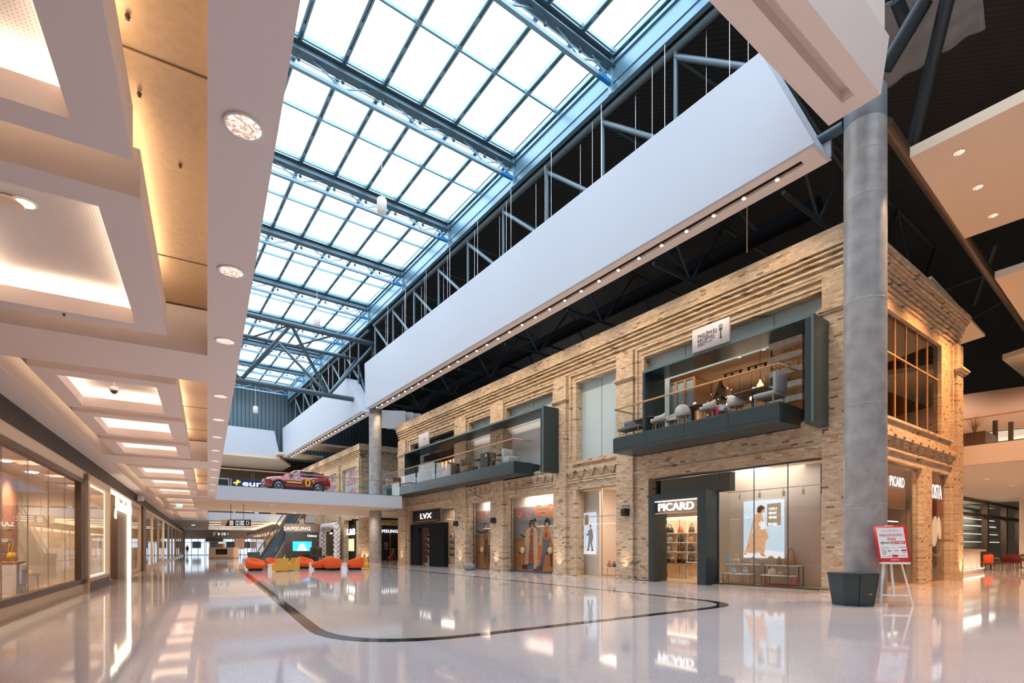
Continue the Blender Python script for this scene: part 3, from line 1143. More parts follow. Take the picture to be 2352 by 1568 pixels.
struct(m.build('wall_outside', ['outside', 'darkglass']))

# shop fronts on the far right side of the hall
t = thing('shopfront', 'glass shopfront with oak mullions on the right of the far hall, left of the escalator', 'shopfront', hloc(6.6, 62, 0), -HB)
m = MB()
for i in range(11):
    y = i * 4
    m.box(-.05, .05, y - .06, y + .06, 0, 3.4)
m.build('mullion', 'wood', t)
MB().box(-.02, .02, 0, 40, .1, 3.4).build('glass', 'shopglass', t)
MB().box(-.6, .1, -.4, 41, 3.4, 3.9).build('fascia', 'brown', t)
MB().box(.1, 2.0, 0, 40, .0, .06).build('shop_floor', 'shopfloor', t)
MB().box(.3, 2.0, 0, 40, 3.3, 3.36).build('lit_ceiling', MT.setdefault('g_soft', glow('soft_shop_light', (1, .78, .55), 2.2)), t)
MB().box(.35, .42, -.02, .02, 0, 3).build('red_banner', 'red', t)

# ================================================================== left side of the hall: shops
XW = -3.5
m = MB(HALL)
m.box(XW - .3, XW, -14, 112, 4.02, ZC)
struct(m.build('wall_left', MT.setdefault('band', ribbed('dark_ribbed_band', (.030, .022, .017), 9, depth=.01))))
m = MB(HALL)
m.box(XW - .25, XW - .02, -14, 21.9, 3.7, 4.02)
m.box(XW - .28, XW - .05, -14, 21.9, 3.85, 3.9)
m.box(XW - .25, XW - .02, -14, 21.9, 0, .29)
m.box(XW - .25, XW - .02, 22, 112, 3.9, 4.02)
struct(m.build('trim_4', 'cream'), 'cream plaster lining above and below the left shop window')
MT['taupe0'] = mat('glass_seam', (.30, .24, .2), .4)
H_A, H_B = 9.0, 21.35
wn = thing('shop_window', 'wide dark framed shop window with handbags, nearest on the left', 'shop window', hloc(XW, 0, 0), -HB)
m = MB()
m.box(-.14, .02, H_A, H_B + .65, .29, .44).box(-.14, .02, H_A, H_B + .65, 3.56, 3.70).box(-.14, .02, H_B, H_B + .65, .29, 3.7)
m.build('frame', 'brown', wn)
MB().box(-.08, -.06, H_A, H_B, .44, 3.56).build('glass', 'shopglass', wn)
m = MB()
for y in (10.5, 12.4, 14.2, 16.0, 17.8, 19.6):
    m.box(-.082, -.058, y - .003, y + .003, .44, 3.56)
m.build('glass_joint', 'taupe0', wn)
# the room behind it
m = MB(HALL)
m.box(-9.2, -9.0, -2, 22, .3, 3.7)
m.box(-9.0, -3.7, 21.85, 22.0, 0, 4.0)
m.m = 1
m.box(-5.25, -5.05, -1.9, 21.6, .3, 3.7)
m.m = 2
m.box(-9.0, -3.7, -2, 22, .2, .3)
m.m = 0
m.box(-9.0, -3.7, -2, 22, 3.72, 3.8)
m.box(-9.2, -3.6, -2.2, -2, 0, 3.8)
struct(m.build('wall_shop_left', ['cream', MT.setdefault('terra', mat('terracotta_wall', (.52, .23, .13), .8)), 'shopfloor']))
m = MB()
for i in range(5):
    y = 11 + i * 2.4
    t = thing('shop_downlight', 'small bright ceiling light behind the left shop window', 'downlight', hloc(-4.5, y, 3.7), -HB, 'ceiling lights of the left shop')
    MB().lathe([(.14, .018), (.14, 0), (.12, -.01), (.001, -.012)], n=16).build('lens', 'g_down', t)
    lamp('SPOT', 'left_window_spot', hloc(-4.5, y, 3.66), 230, (1, .82, .62), angle=140, blend=.8, radius=.1)
# second window
wn = thing('shop_window', 'narrow shop window with a glowing pale frame left of the script sign', 'shop window', hloc(XW, 0, 0), -HB)
a, b = 22.2, 26.9
m = MB()
m.box(-.12, .06, a, a + .35, .0, 3.95).box(-.12, .06, b - .25, b, .1, 3.9).box(-.12, .06, a, b, 3.72, 3.95).box(-.12, .06, a, b, .3, .42)
m.build('frame', MT.setdefault('champ', mat('champagne_metal', (.62, .50, .38), .35, metal=.5)), wn)
MB().box(-.1, .05, a, b, 0, .3).build('plinth', 'brown', wn)
MB().box(-.06, -.04, a + .35, b - .25, .42, 3.72).build('glass', 'shopglass', wn)
m = MB()
m.box(-.12, -.09, a + .36, b - .26, 3.66, 3.7).box(-.12, -.09, a + .36, b - .26, .44, .48).box(-.12, -.09, b - .31, b - .27, .48, 3.66)
m.build('light_strip', MT.setdefault('g_line', glow('led_line', (1, .86, .66), 3)), wn)
m = MB(HALL)
m.box(-7, -6.8, 22, 60, 0, 3.9)
m.m = 1
m.box(-6.8, -3.8, 22, 60, -.0, .04)
m.m = 0
m.box(-6.8, -3.7, 22, 112, 3.9, 4.0)
for y in (27, 34.2, 40, 60, 80):
    m.box(-6.8, -3.7, y, y + .12, 0, 3.9)
struct(m.build('wall_shop_far', ['cream', 'shopfloor']))
for y in (24.5, 37, 45, 55):
    lamp('AREA', 'shop_glow', hloc(-5.2, y, 3.85), 120, WARM2, (0, 0, 0), .3, 5)
# entrance with the script sign
en = thing('shop_entrance', 'shop entrance with half lowered shutter under a glowing script sign', 'shop entrance', hloc(XW, 0, 0), -HB)
MB().box(-.9, -.85, 27.1, 30.2, 1.2, 3.9).build('shutter', MT.setdefault('shut', ribbed('slatted_shutter', (.36, .25, .17), 9, axis=2)), en)
MB().box(-.9, -.1, 30.2, 33.6, 0, 3.9).build('side_panel', MT.setdefault('taupe', mat('taupe_panel', (.30, .20, .14), .5)), en)
m = MB()
m.box(-.1, .02, 33.6, 33.85, 0, 3.9).box(-.1, .02, 27.0, 33.7, 3.8, 3.9)
m.build('light_strip', 'g_line', en)
sg = thing('script_sign', 'glowing script shop sign over the shuttered entrance on the left', 'sign', hloc(XW + .12, 30.4, 3.2), -HB)
text('Stradivarius', .8, 'g_warm', (0, 0, -.1), 'E', 'lettering', sg, .03, .012, 5.2, .28)
MB().path([(.02, -2.7, .55), (.02, -2.5, .62), (.02, -2.62, .1), (.02, -2.75, -.5), (.02, -2.95, -.42), (.02, -2.7, -.1), (.02, -2.3, .2)], .035, 8).build('swash', 'g_warm', sg)
MB().box(-.12, -.02, -2.4, 2.4, -.02, .04).build('bracket', 'brown', sg)
# windows further along
for i, (a, b, lb) in enumerate(((34.1, 38.6, 'glass shop window right after the script sign entrance'), (41.2, 58, 'long glass shop window behind the dark post on the left'), (58.6, 79, 'distant glass shop window with pale pillars on the left'), (79.5, 104, 'last glass shop window before the entrance doors on the left'))):
    wn = thing('shop_window', lb, 'shop window', hloc(XW, 0, 0), -HB)
    MB().box(-.06, -.04, a, b, .2, 3.9).build('glass', 'shopglass', wn)
    m = MB()
    m.box(-.12, .02, a, b, .0, .2).box(-.12, .02, a, b, 3.8, 3.92)
    m.build('frame', 'champ', wn)
    nn_ = max(1, round((b - a) / 6))
    for j in range(nn_ + 1):
        y = a + (b - a) * j / nn_
        MB().box(-.2, .03, y - .12, y + .12, 0, 3.92).build('pillar', MT['champ'] if i < 1 else MT['cream'], wn)
struct(MB(HALL).box(XW - .3, XW + .1, 39.2, 41, 0, 4.0).build('trim_5', 'brown'), 'dark bronze post between the left shop windows')
struct(MB(HALL).box(XW - .4, XW + .15, 104.4, 106, 0, 4.0).build('trim_6', 'brown'), 'dark bronze post at the end of the left shops')
m = MB(HALL)
m.box(-7, -6.8, 60, 112, 0, 3.9)
struct(m.build('wall_shop_end', 'cream'))
t = thing('wall_speaker', 'white box speaker on the dark band above the left shops', 'speaker', hloc(XW + .05, 36.5, 4.25), -HB)
MB().bbox(0, .3, -.2, .2, -.14, .14, .03).build('cabinet', 'white', t)
MB().box(-.06, .0, -.04, .04, -.04, .04).build('bracket', 'blk2', t)

# ================================================================== balconies on the brick block
def balcony(name, label, y0, y1, fy0, fy1, gseg, rail_label, side_glass=True):
    b = thing(name, label, 'balcony', (16.9, y0, 5.55), 0)
    L = y1 - y0
    m = MB()
    m.box(0, .06, 0, L, 0, .62).box(.06, 1.66, 0, .06, 0, .62).box(.06, 1.5, L - .06, L, 0, .62).box(.06, 1.5, .06, L - .06, .0, .05)
    m.build('fascia', 'char', b)
    MB().box(.06, 1.95, .06, L - .06, .56, .605).build('deck', 'dwood', b)
    m = MB()
    m.box(-.004, 0, 0, L, .12, .128)
    k = round(L / 2.0)
    for i in range(1, k):
        m.box(-.004, 0, L * i / k - .008, L * i / k + .008, 0, .62)
    m.build('panel_joint', 'blk2', b)
    f = thing(name.replace('balcony', 'portal') if False else 'portal_frame', 'dark metal portal frame standing round the opening behind the ' + label.split(' with')[0], 'frame', (17.2, fy0, 5.4), 0)
    FL = fy1 - fy0
    MB().box(0, 1.3, 0, .26, -.02, 3.4).build('side_plate', 'char', f)
    MB().box(0, 1.3, .26, FL, 3.3, 3.4).build('top_plate', 'char', f)
    MB().box(0, 1.3, FL - .12, FL, .42, 3.3).build('side_plate', 'char', f)
    MB().box(-.01, 0, 0, .07, 0, 3.4).build('edge_trim', MT.setdefault('chart', mat('pale_edge_metal', (.10, .16, .17), .35)), f)
    MB().box(-.01, 0, .07, FL, 3.3, 3.4).build('edge_trim', 'chart', f)
    railing('glass_railing', rail_label, [(18.2, y0 + .05), (16.95, y0 + .05), (16.95, y1 - .05), (18.2, y1 - .05)], 6.16, 1.26, gseg)
    return b


balcony('balcony', 'dark green-grey balcony with white shell chairs above the bag shop', 8.57, 15.79, 7.66, 14.42, 1.85, 'glass railing with oak handrail on the balcony with white chairs')
balcony('balcony', 'long dark green-grey balcony with brown sofas on the left of the brick block', 23.1, 41.5, 20.9, 38.0, 3.0, 'glass railing with oak handrail on the long balcony with brown sofas')

# upper windows and rooms
def upwin(k, holes, m_, x=X0 + .42):
    a, b, z0, z1 = UPP[k]
    return MB().wall('x', x, x + .04, a, b, z0, z1, holes)


k = 20
for key, holes, mm in (('A', [(7.95, 14.3, 5.7, 8.75)], 'frost'), ('B', [], 'frost'), ('C', [(21.1, 26, 5.7, 8.72)], 'frost'), ('D', [(27.5, 30.4, 5.7, 8.72)], 'frost'), ('E', [(32, 37.9, 5.7, 8.7)], 'darkglass')):
    k += 1
    w = struct(upwin(key, holes, mm).build('window_%d' % k, mm), 'upper window of the brick block')
    a, b, z0, z1 = UPP[key]
    m = MB()
    n = 4 if key == 'A' else 2
    for i in range(1, n):
        y = a + (b - a) * i / n
        m.box(X0 + .41, X0 + .42, y - .008, y + .008, 8.8 if key in 'ACDE' else z0, z1)
    m.build('joint', 'steeld', w)
for i, (a, b) in enumerate(((21.6, 25.95), (27.6, 30.3))):
    o = tag(MB().box(-.02, .02, a, b, 5.75, 8.7).build('roller_blind', MT.setdefault('blind', mat('pale_grey_blind', (.62, .63, .64), .7)), loc=(X0 + .45, 0, 0)), ['pale grey blind behind the long balcony, in the wide bay', 'pale grey blind behind the long balcony, in the narrow bay'][i], 'blind')
# restaurant behind the near balcony
m = MB()
m.box(25.4, 25.6, 7.9, 15.3, 5.6, 10)
m.box(19, 25.4, 15.3, 15.4, 5.6, 10)
m.box(19, 25.4, 7.85, 7.9, 5.6, 6.2)
m.m = 1
m.box(18.96, 25.4, 7.9, 15.3, 5.7, 5.82)
m.m = 2
m.box(18.96, 25.4, 7.9, 15.3, 9.0, 9.1)
struct(m.build('wall_restaurant', [MT.setdefault('rest', mat('warm_ochre_wall', (.50, .32, .18), .8)), 'dwood', MT.setdefault('restc', mat('dim_ceiling', (.42, .28, .17), .8))]))
for y in (9.5, 11.5, 13.5, 14.6):
    lamp('SPOT', 'restaurant_spot', (21.5, y, 8.85), 150, WARM, angle=130, blend=.8, radius=.06)
# cafe behind the long balcony
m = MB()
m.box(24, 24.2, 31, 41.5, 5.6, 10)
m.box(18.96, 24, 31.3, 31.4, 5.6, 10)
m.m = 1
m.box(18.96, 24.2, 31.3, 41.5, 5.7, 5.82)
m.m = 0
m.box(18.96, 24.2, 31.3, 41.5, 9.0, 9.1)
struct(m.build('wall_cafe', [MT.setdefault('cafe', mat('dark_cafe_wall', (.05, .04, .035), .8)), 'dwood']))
m = MB()
m.box(0, .05, 0, 4.6, 0, 2.6)
m.build('lattice_screen_back', 'wood', None, (20.6, 34.0, 5.85))
o = bpy.data.objects['lattice_screen_back']
o.name = 'timber_screen'
tag(o, 'lit orange timber screen wall behind dark lattice in the upstairs cafe', 'screen')
m = MB()
for i in range(8):
    m.bar((0, i * .62, 0), (0, i * .62, 2.7), .06, .06)
    m.bar((0, i * .62, .2 + .3 * (i % 3)), (0, (i + 1) * .62, 2.5 - .3 * (i % 2)), .03, .03)
    m.bar((0, (i + 1) * .62, .3), (0, i * .62, 2.4), .03, .03)
tag(m.build('lattice', 'blk2', None, (19.9, 34.0, 5.83)), 'black metal lattice screen in the upstairs cafe opening', 'screen')
lamp('AREA', 'cafe_glow', (20.2, 36.5, 8.8), 40, WARM, (0, R(-25), 0), .4, 4)
# far brick block: upstairs posters behind glass and infill
k = 30
for (a, b, z0, z1) in b2w:
    k += 1
    w = struct(MB().box(X0 + .3, X0 + .34, a, b, z0, z1).build('window_%d' % k, 'frost'), 'upper window of the far brick block with red lettering')
    c = (a + b) / 2
    wd = (b - a) * .8
    for j, (tx, z) in enumerate((('JAU', 8.9), ('DRĪZUMĀ', 8.0), ('NĀC', 7.1), ('CIEMOS!', 6.4))):
        text(tx, .9 - .12 * j, 'red', (X0 + .29, c, z), 'W', 'lettering', w, .004, .01, wd * (.5, 1, .5, .7)[j])
w = struct(MB().box(19.9, 22.9, B2 + .2, B2 + .24, 5.6, 9.4).build('window_40', MT.setdefault('pinkboard', mat('pale_pink_board', (.78, .66, .62), .6))), 'pale hoarding with red lettering beside the far column')
for j, (tx, z, wd) in enumerate((('JAU DRĪZUMĀ', 7.55, 2.9), ('ATVĒRSIMIES!', 6.5, 2.6))):
    text(tx, 1.0 - .3 * j, 'red', (21.4, B2 + .18, z), 'S', 'lettering', w, .004, .012, wd)
m = MB()
m.box(X0 + 2.6, X0 + 2.8, B2 + .5, 72, 0, 11)
m.box(X0 + .5, 32, B2 + 3.2, B2 + 3.3, 0, 11)
struct(m.build('wall_far_shops', 'cafe'))
lamp('AREA', 'far_shop_glow', (19.7, 57.5, 4.2), 70, WARM, (0, 0, 0), 1.2, 8)

# second ceiling of the ground floor shops and partitions
m = MB()
m.box(X0 + .55, 30, 7.75, 41.6, 4.62, 5.5)
m.box(18.96, 26, 20.3, 20.4, 0, 4.62)
m.box(18.96, 26, 31.2, 31.35, 0, 4.62)
m.box(25.9, 26.1, 7.75, 41.6, 0, 4.62)
struct(m.build('wall_shops_right', 'plaster'))
m = MB().box(18.4, 29.7, 7.3, 20, 0, .025)
struct(m.build('floor_shop', 'shopfloor'))
# ================================================================== ground floor shops of the brick block
ORD = ['first', 'second', 'third', 'fourth', 'fifth', 'sixth', 'seventh', 'eighth', 'ninth', 'tenth', 'eleventh', 'twelfth', 'thirteenth', 'fourteenth', 'fifteenth', 'sixteenth']
BAGC = {'black': (.02, .02, .022), 'dark brown': (.09, .045, .025), 'tan': (.45, .24, .10), 'orange': (.62, .17, .03), 'cream': (.75, .66, .50), 'grey': (.25, .25, .26), 'pale blue': (.52, .68, .80), 'yellow': (.80, .52, .03), 'red': (.50, .05, .03), 'beige': (.62, .48, .33), 'plum': (.12, .035, .05)}
for k_, c_ in BAGC.items():
    MT['bag ' + k_] = mat('bag_leather_' + k_.replace(' ', '_'), c_, .42)


def bag(label, loc, rz, w, h, d, col, group=None, tall=.6, flap=True):
    """handbag standing on loc; width along local x, opening upwards"""
    t = thing('handbag', label, 'handbag', loc, rz, group)
    mm = 'bag ' + col
    m = MB()
    bm = bmesh.new()
    bmesh.ops.create_cube(bm, size=1)
    for v in bm.verts:
        k = .82 if v.co.z > 0 else 1
        v.co = Vector((v.co.x * w * k, v.co.y * d * (k if k == 1 else .6), (v.co.z + .5) * h))
    bmesh.ops.bevel(bm, geom=list(bm.edges), offset=min(d, h) * .18, segments=2, affect='EDGES')
    bm.verts.index_update()
    m.add([v.co for v in bm.verts], [[v.index for v in f.verts] for f in bm.faces], True)
    bm.free()
    m.build('body', mm, t)
    hw = w * .26
    for sgn in (-1, 1):
        pts = [(-hw + 2 * hw * i / 8, sgn * d * .22, h * .92 + tall * h * math.sin(PI * i / 8) ** .7) for i in range(9)]
        MB().path(pts, .011, 6).build('handle', mm, t)
    if flap:
        MB().bbox(-w * .4, w * .4, -d * .55, -d * .42, h * .45, h * .9, .006, 1).build('flap', mm, t)
        MB().box(-.02, .02, -d * .58, -d * .55, h * .42, h * .5).build('clasp', 'chrome', t)
    return t


def frame_table(name, label, loc, rz, w, d, h, top, leg, cat='table', lower=None, group=None):
    t = thing(name, label, cat, loc, rz, group)
    MB().bbox(-w / 2, w / 2, -d / 2, d / 2, h - .035, h, .008, 1).build('top', top, t)
    for sx in (-1, 1):
        for sy in (-1, 1):
            MB().bar((sx * (w / 2 - .02), sy * (d / 2 - .02), 0), (sx * (w / 2 - .02), sy * (d / 2 - .02), h - .03), .028, .028).build('leg', leg, t)
        MB().bar((sx * (w / 2 - .02), -d / 2, .04), (sx * (w / 2 - .02), d / 2, .04), .025, .025).build('foot_rail', leg, t)
    return t


def yx(px, x): return onx(px, 0, x).y


# ---- bag shop: dark entrance portal, glazing, display wall
XG = X0 + .42
pt = thing('shop_portal', 'dark green-black entrance portal with glowing white letters, bag shop', 'shop portal', (18.0, 12.0, 0))
yl = 2.75
m = MB()
m.box(0, .9, -.02, .36, 0, 3.72).box(0, .9, yl - .26, yl, 0, 3.72).box(0, .9, .36, yl - .26, 3.46, 3.72)
m.build('frame', 'char', pt)
MB().box(.03, .06, .4, yl - .3, 3.38, 3.42).build('light_strip', 'g_line', pt)
text('PICARD', .44, 'g_white', (.02, 1.4, 3.0), 'W', 'lettering', pt, .03, .012, 1.72)
MB().box(.05, .1, .36, yl - .26, 2.88, 2.92).build('crossbar', 'chrome', pt)
MB().box(.30, .34, .36, yl - .26, 2.92, 3.46).build('added_backing', 'taupe', pt)  # added board, stands in for the brown interior behind the letters
MB().box(.4, .415, .36, yl - .26, .02, 3.38).build('glass', 'shopglass', pt)
wn = thing('shop_window', 'tall glass front of the bag shop right of the dark portal', 'shop window', (XG, 7.9, 0))
MB().box(0, .02, 0, 4.1, .06, 4.5).build('glass', 'shopglass', wn)
MB().box(0, .02, 4.1, 7.15, 3.74, 4.5).build('glass', 'shopglass', wn)
m = MB()
for y in (.06, 1.35, 2.6, 4.05):
    m.box(-.005, .025, y - .012, y + .012, .06, 4.5)
m.box(-.03, .05, 0, 4.1, .0, .07).box(-.03, .05, 0, 7.15, 4.44, 4.5)
m.build('frame', 'steeld', wn)
struct(MB().box(19.0, 19.4, 11.6, 15.2, 3.72, 4.45).build('trim_7', 'black'), 'black fascia band inside the bag shop above the portal')
# display wall with lit poster
y0, y1 = yx(1884, 20.2), yx(1652, 20.2)
dw = tag(MB().bbox(20.2, 20.32, y0, y1, .03, 4.55, .01, 1).build('display_wall', MT.setdefault('dispw', mat('pale_grey_display', (.66, .63, .60), .6))), 'pale grey display wall behind the tables in the bag shop window', 'display wall')
struct(MB().box(20.25, 20.4, 7.9, y0, 3.4, 4.5).build('trim_8', 'char'))


def printed(name, label, cat, x, pxl, pxr, z0, z1, cw, polys, mats, lit=0, face='W', group=None):
    """a flat printed board facing the walkway; polys in the board's own 0..1 frame (u to the right, v up)"""
    yl_, yr_ = (yx(pxl, x), yx(pxr, x)) if cw is None else cw
    w = yl_ - yr_
    t = thing(name, label, cat, (x, yr_, z0), 0, group)
    MB().box(0, .06, 0, w, 0, z1 - z0).build('board', mats[0], t)
    m = MB()
    k = 0
    for mi, pts in polys:
        k += 1
        m.m = mi
        d = .0015 * k + .001
        m.add([(-d, w * (1 - u), v * (z1 - z0)) for u, v in pts], [list(range(len(pts)))])
    o = m.build('print', mats, t)
    return t, w


def PC(r, pts):                # corner-based helper: pixel crop box -> 0..1
    x0, x1, y0, y1 = r
    return [((a - x0) / (x1 - x0), 1 - (b - y0) / (y1 - y0)) for a, b in pts]


def ink(n, c, e=0):
    return MT.setdefault('ink_' + n, mat('printed_' + n, c, .45, emit=c if e else None, es=e))


E_ = .45
sky = ink('sky', (.62, .76, .90), E_)
sea = ink('sea', (.52, .70, .86), E_)
foam = ink('foam', (.80, .84, .90), E_)
skin = ink('skin', (.58, .32, .22), .4)
hair = ink('hair', (.10, .04, .03), .3)
dress = ink('dress', (.70, .42, .25), .4)
dres2 = ink('dress_dots', (.46, .22, .10), .25)
pan = ink('panel', (.26, .22, .15), .5)
r = (1080, 1485, 560, 1125)
polys = [(2, [(0, 0), (1, 0), (1, .72), (0, .70)]), (3, [(0, 0), (1, 0), (1, .10), (.6, .14), (.35, .06), (0, .12)]),
         (6, PC(r, [(1196, 700), (1240, 680), (1272, 690), (1286, 750), (1300, 820), (1325, 880), (1342, 920), (1312, 965), (1295, 1082), (1252, 1080), (1228, 1060), (1200, 1082), (1085, 1072), (1130, 985), (1170, 890), (1205, 800)])),
         (6, PC(r, [(1192, 715), (1216, 735), (1178, 840), (1135, 1000), (1122, 990), (1158, 835)])),
         (4, PC(r, [(1128, 985), (1136, 1000), (1130, 1030), (1120, 1015)])),
         (4, PC(r, [(1245, 690), (1252, 655), (1298, 640), (1300, 665), (1285, 682), (1268, 680), (1265, 700)])),
         (5, PC(r, [(1222, 672), (1228, 625), (1262, 605), (1298, 625), (1300, 648), (1276, 648), (1262, 678), (1238, 682)])),
         (3, PC(r, [(1238, 790), (1262, 762), (1300, 775), (1312, 835), (1268, 852)])),
         (4, PC(r, [(1250, 1080), (1292, 1080), (1318, 1112), (1270, 1108)])), (4, PC(r, [(1085, 1075), (1120, 1078), (1110, 1098), (1086, 1090)])),
         (8, PC(r, [(1326, 600), (1460, 595), (1460, 808), (1326, 816)]))]
random.seed(3)
for i in range(60):
    u, v = random.uniform(1130, 1310), random.uniform(700, 1060)
    lim = 1205 - (v - 700) * .26
    if u > lim and u < 1275 + (v - 700) * .12:
        polys.append((7, PC(r, [(u, v), (u + 7, v), (u + 7, v + 7), (u, v + 7)])))
zt = onx(1800, 1145, 20.12).z
zb = onx(1752, 1281, 20.12).z
po, w = printed('poster', 'lit poster of a woman in a long polka dot dress by the sea', 'poster', 20.12, 1708, 1800, zb, zt, None, polys, [MT['white'], sky, sea, foam, skin, hair, dress, dres2, pan])
o = [c for c in C.objects if c.parent == po and c.name.startswith('board')][0]
o.data.materials[0] = sky
for j, (tx, v, s_) in enumerate((('CAN I', .84, .13), ('STEP OUT', .765, .13), ('WITH YOU?', .69, .13), ('PICARD', .575, .14))):
    text(tx, s_, 'g_white', (-.12, w * .225, v * (zt - zb) - .04), 'W', 'print_lettering', po, .002, .006, .3 if j != 3 else .34)
# tables in the window, with bags


def wt(px, x): return (x, yx(px, x), .03)


frame_table('display_table', 'higher narrow metal table holding cream bags, left in the bag shop window', wt(1706, 19.75), 0, .38, 1.25, .78, 'white', 'champ')
frame_table('display_table', 'low bronze table holding pale blue bags, left in the bag shop window', wt(1695, 19.25), 0, .42, 1.1, .42, 'white', 'champ')
frame_table('display_table', 'higher dark metal table holding a tall tan tote, right in the bag shop window', wt(1800, 19.75), 0, .38, 1.3, .78, 'white', 'brown')
frame_table('display_table', 'low red metal table holding beige bags, right in the bag shop window', wt(1789, 19.25), 0, .42, 1.15, .42, 'white', 'red')
QR = R(-90)


def wb(px, x, z): return (x, yx(px, x), z + .03)


bag('pale blue upright bag at the left end of the higher window table', wb(1672, 19.75, .78), QR, .28, .30, .12, 'pale blue', tall=.15)
bag('cream flap bag standing near the middle of the higher left window table', wb(1692, 19.75, .78), QR, .26, .22, .10, 'cream', tall=.9)
bag('small cream bag at the right end of the higher left window table', wb(1729, 19.75, .78), QR, .22, .16, .09, 'cream', tall=.9)
bag('pale blue handbag with handles on the low bronze table, left one', wb(1683, 19.25, .42), QR, .30, .20, .12, 'pale blue', tall=.9)
bag('small pale blue handbag on the low bronze table, right one', wb(1712, 19.25, .42), QR, .22, .16, .10, 'pale blue', tall=.8)
bag('round tan backpack at the left end of the higher right window table', wb(1771, 19.75, .78), QR, .26, .30, .13, 'beige', tall=.2)
bag('small tan shoulder bag in the middle of the higher right window table', wb(1790, 19.75, .78), QR, .20, .16, .10, 'tan', tall=1)
bag('big tan tote with tall arched handles in the bag shop window', wb(1817, 19.75, .78), QR, .42, .34, .16, 'tan', tall=.95, flap=False)
bag('cream flap bag at the left end of the low red table', wb(1773, 19.25, .42), QR, .30, .22, .11, 'cream', tall=.15)
bag('small beige pouch bag in the middle of the low red table', wb(1793, 19.25, .42), QR, .18, .12, .10, 'beige', tall=.2)
bag('brown box bag at the right end of the low red table', wb(1808, 19.25, .42), QR, .24, .18, .11, 'tan', tall=.9)
# shelving deep in the shop
sh = thing('shelf_unit', 'white wall shelving full of handbags deep inside the bag shop', 'shelves', (22.4, 13.3, 0))
MB().box(.3, .36, 0, 6.2, 0, 3.0).build('back_panel', 'cream', sh)
for z in (.75, 1.25, 1.72, 2.2):
    MB().box(-.05, .3, 0, 6.2, z - .03, z).build('shelf', 'white', sh)
for y in (0, 1.5, 3.1, 4.6, 6.15):
    MB().bar((0, y, 0), (0, y, 2.9), .03, .03).build('upright', 'chrome', sh)
MB().box(-.02, .02, .2, 6, 2.95, 3.0).build('light_strip', 'g_line', sh)
random.seed(11)
rowc = {2.2: ['dark brown', 'black', 'tan', 'black', 'orange', 'dark brown', 'grey', 'black', 'red'], 1.72: ['black', 'dark brown', 'orange', 'grey', 'black', 'tan', 'dark brown', 'orange', 'black'],
        1.25: ['black', 'plum', 'black', 'grey', 'dark brown', 'black', 'red', 'tan', 'yellow'], .75: ['dark brown', 'black', 'plum', 'tan', 'orange', 'black', 'grey', 'dark brown', 'yellow']}
rown = {2.2: 'top', 1.72: 'second', 1.25: 'third', .75: 'lowest'}
for z, cs in rowc.items():
    for i, c_ in enumerate(cs):
        bag('%s handbag on the %s shelf in the bag shop, %s from the left' % (c_, rown[z], ORD[i]), (22.5, 19.1 - .66 * i + random.uniform(-.05, .05), z), QR + random.uniform(-.2, .2), random.uniform(.3, .42), random.uniform(.24, .32), .14, c_, 'handbags on the bag shop shelves', random.uniform(.4, .8), False)
frame_table('display_table', 'low wooden table with dark bags inside the bag shop door', (20.9, 15.7, .03), 0, .7, 1.7, .7, 'dwood', 'champ')
for i, c_ in enumerate(('black', 'plum', 'grey', 'black', 'dark brown')):
    bag('%s handbag on the wooden table behind the bag shop door, %s from the left' % (c_, ORD[i]), (20.9 + .1 * (i % 2), 16.3 - .3 * i, .73), QR, .26, .3, .12, c_, None, .5, False)
bag('small orange bag on the floor under the bag shop table', (20.9, 16.1, .03), QR, .22, .26, .12, 'orange')
bag('yellow handbag standing right of the dark portal inside the bag shop', (20.6, 13.55, .9), QR, .34, .26, .14, 'yellow', None, .5)
frame_table('display_table', 'white plinth table under the yellow handbag in the bag shop', (20.6, 13.55, .03), 0, .5, .7, .87, 'white', 'white')
for i, y in enumerate((13.1, 12.55)):
    t = thing('door_handle', ('left' if i == 0 else 'right') + ' tall steel pull handle on the glass door of the dark portal', 'handle', (18.35, y, .15))
    MB().tube((-.03, 0, .0), (-.03, 0, 1.9), .018, 8).build('grip', 'chrome', t)
    for z in (.2, 1.7):
        MB().tube((-.03, 0, z), (.05, 0, z), .01, 6).build('fixing', 'chrome', t)
struct(MB().wall('x', 23.2, 23.3, 7.8, 20, 0, 4.6, []).build('wall_bag_shop', 'cream'))
struct(MB().box(22.7, 22.75, 13.2, 19.6, 3.05, 3.7).build('trim_9', 'dwood'), 'walnut band above the bag shop shelves')
t = thing('sign_letters', 'small glowing letters on the walnut band deep inside the bag shop', 'sign', (22.68, 16.6, 3.25))
text('PICARD', .3, 'g_white', (0, 0, 0), 'W', 'lettering', t, .01, .01, 1.1)
for i in range(3):
    t = thing('shop_light', 'flush lit ceiling panel over the bag shop, %s from the left' % ORD[i], 'ceiling light', (20.6, 16.6 - 2.6 * i, 4.595), 0, 'ceiling panels of the bag shop')
    MB().box(-.5, .5, -.6, .6, -.01, .02).build('diffuser', 'g_shop', t)
lamp('AREA', 'bag_shop_glow', (21.0, 13.8, 4.55), 150, WARM2, (0, 0, 0), 3, 9)
lamp('AREA', 'bag_window_glow', (19.5, 9.7, 4.4), 10, (1, .9, .8), (0, R(-12), 0), .5, 3.6)
for i, px in enumerate((1700, 1745, 1800, 1845)):
    x = 19.45
    t = thing('track_spot', 'small white track spotlight above the bag shop tables, %s from the left' % ORD[i], 'spotlight', (x, yx(px, x), 3.45), 0, 'track spots in the bag shop window')
    MB().lathe([(.05, .1), (.055, 0), (.05, -.08)], n=12).build('head', 'white', t)
    MB().bar((0, 0, .1), (0, 0, .24), .02, .02).build('stem', 'white', t)
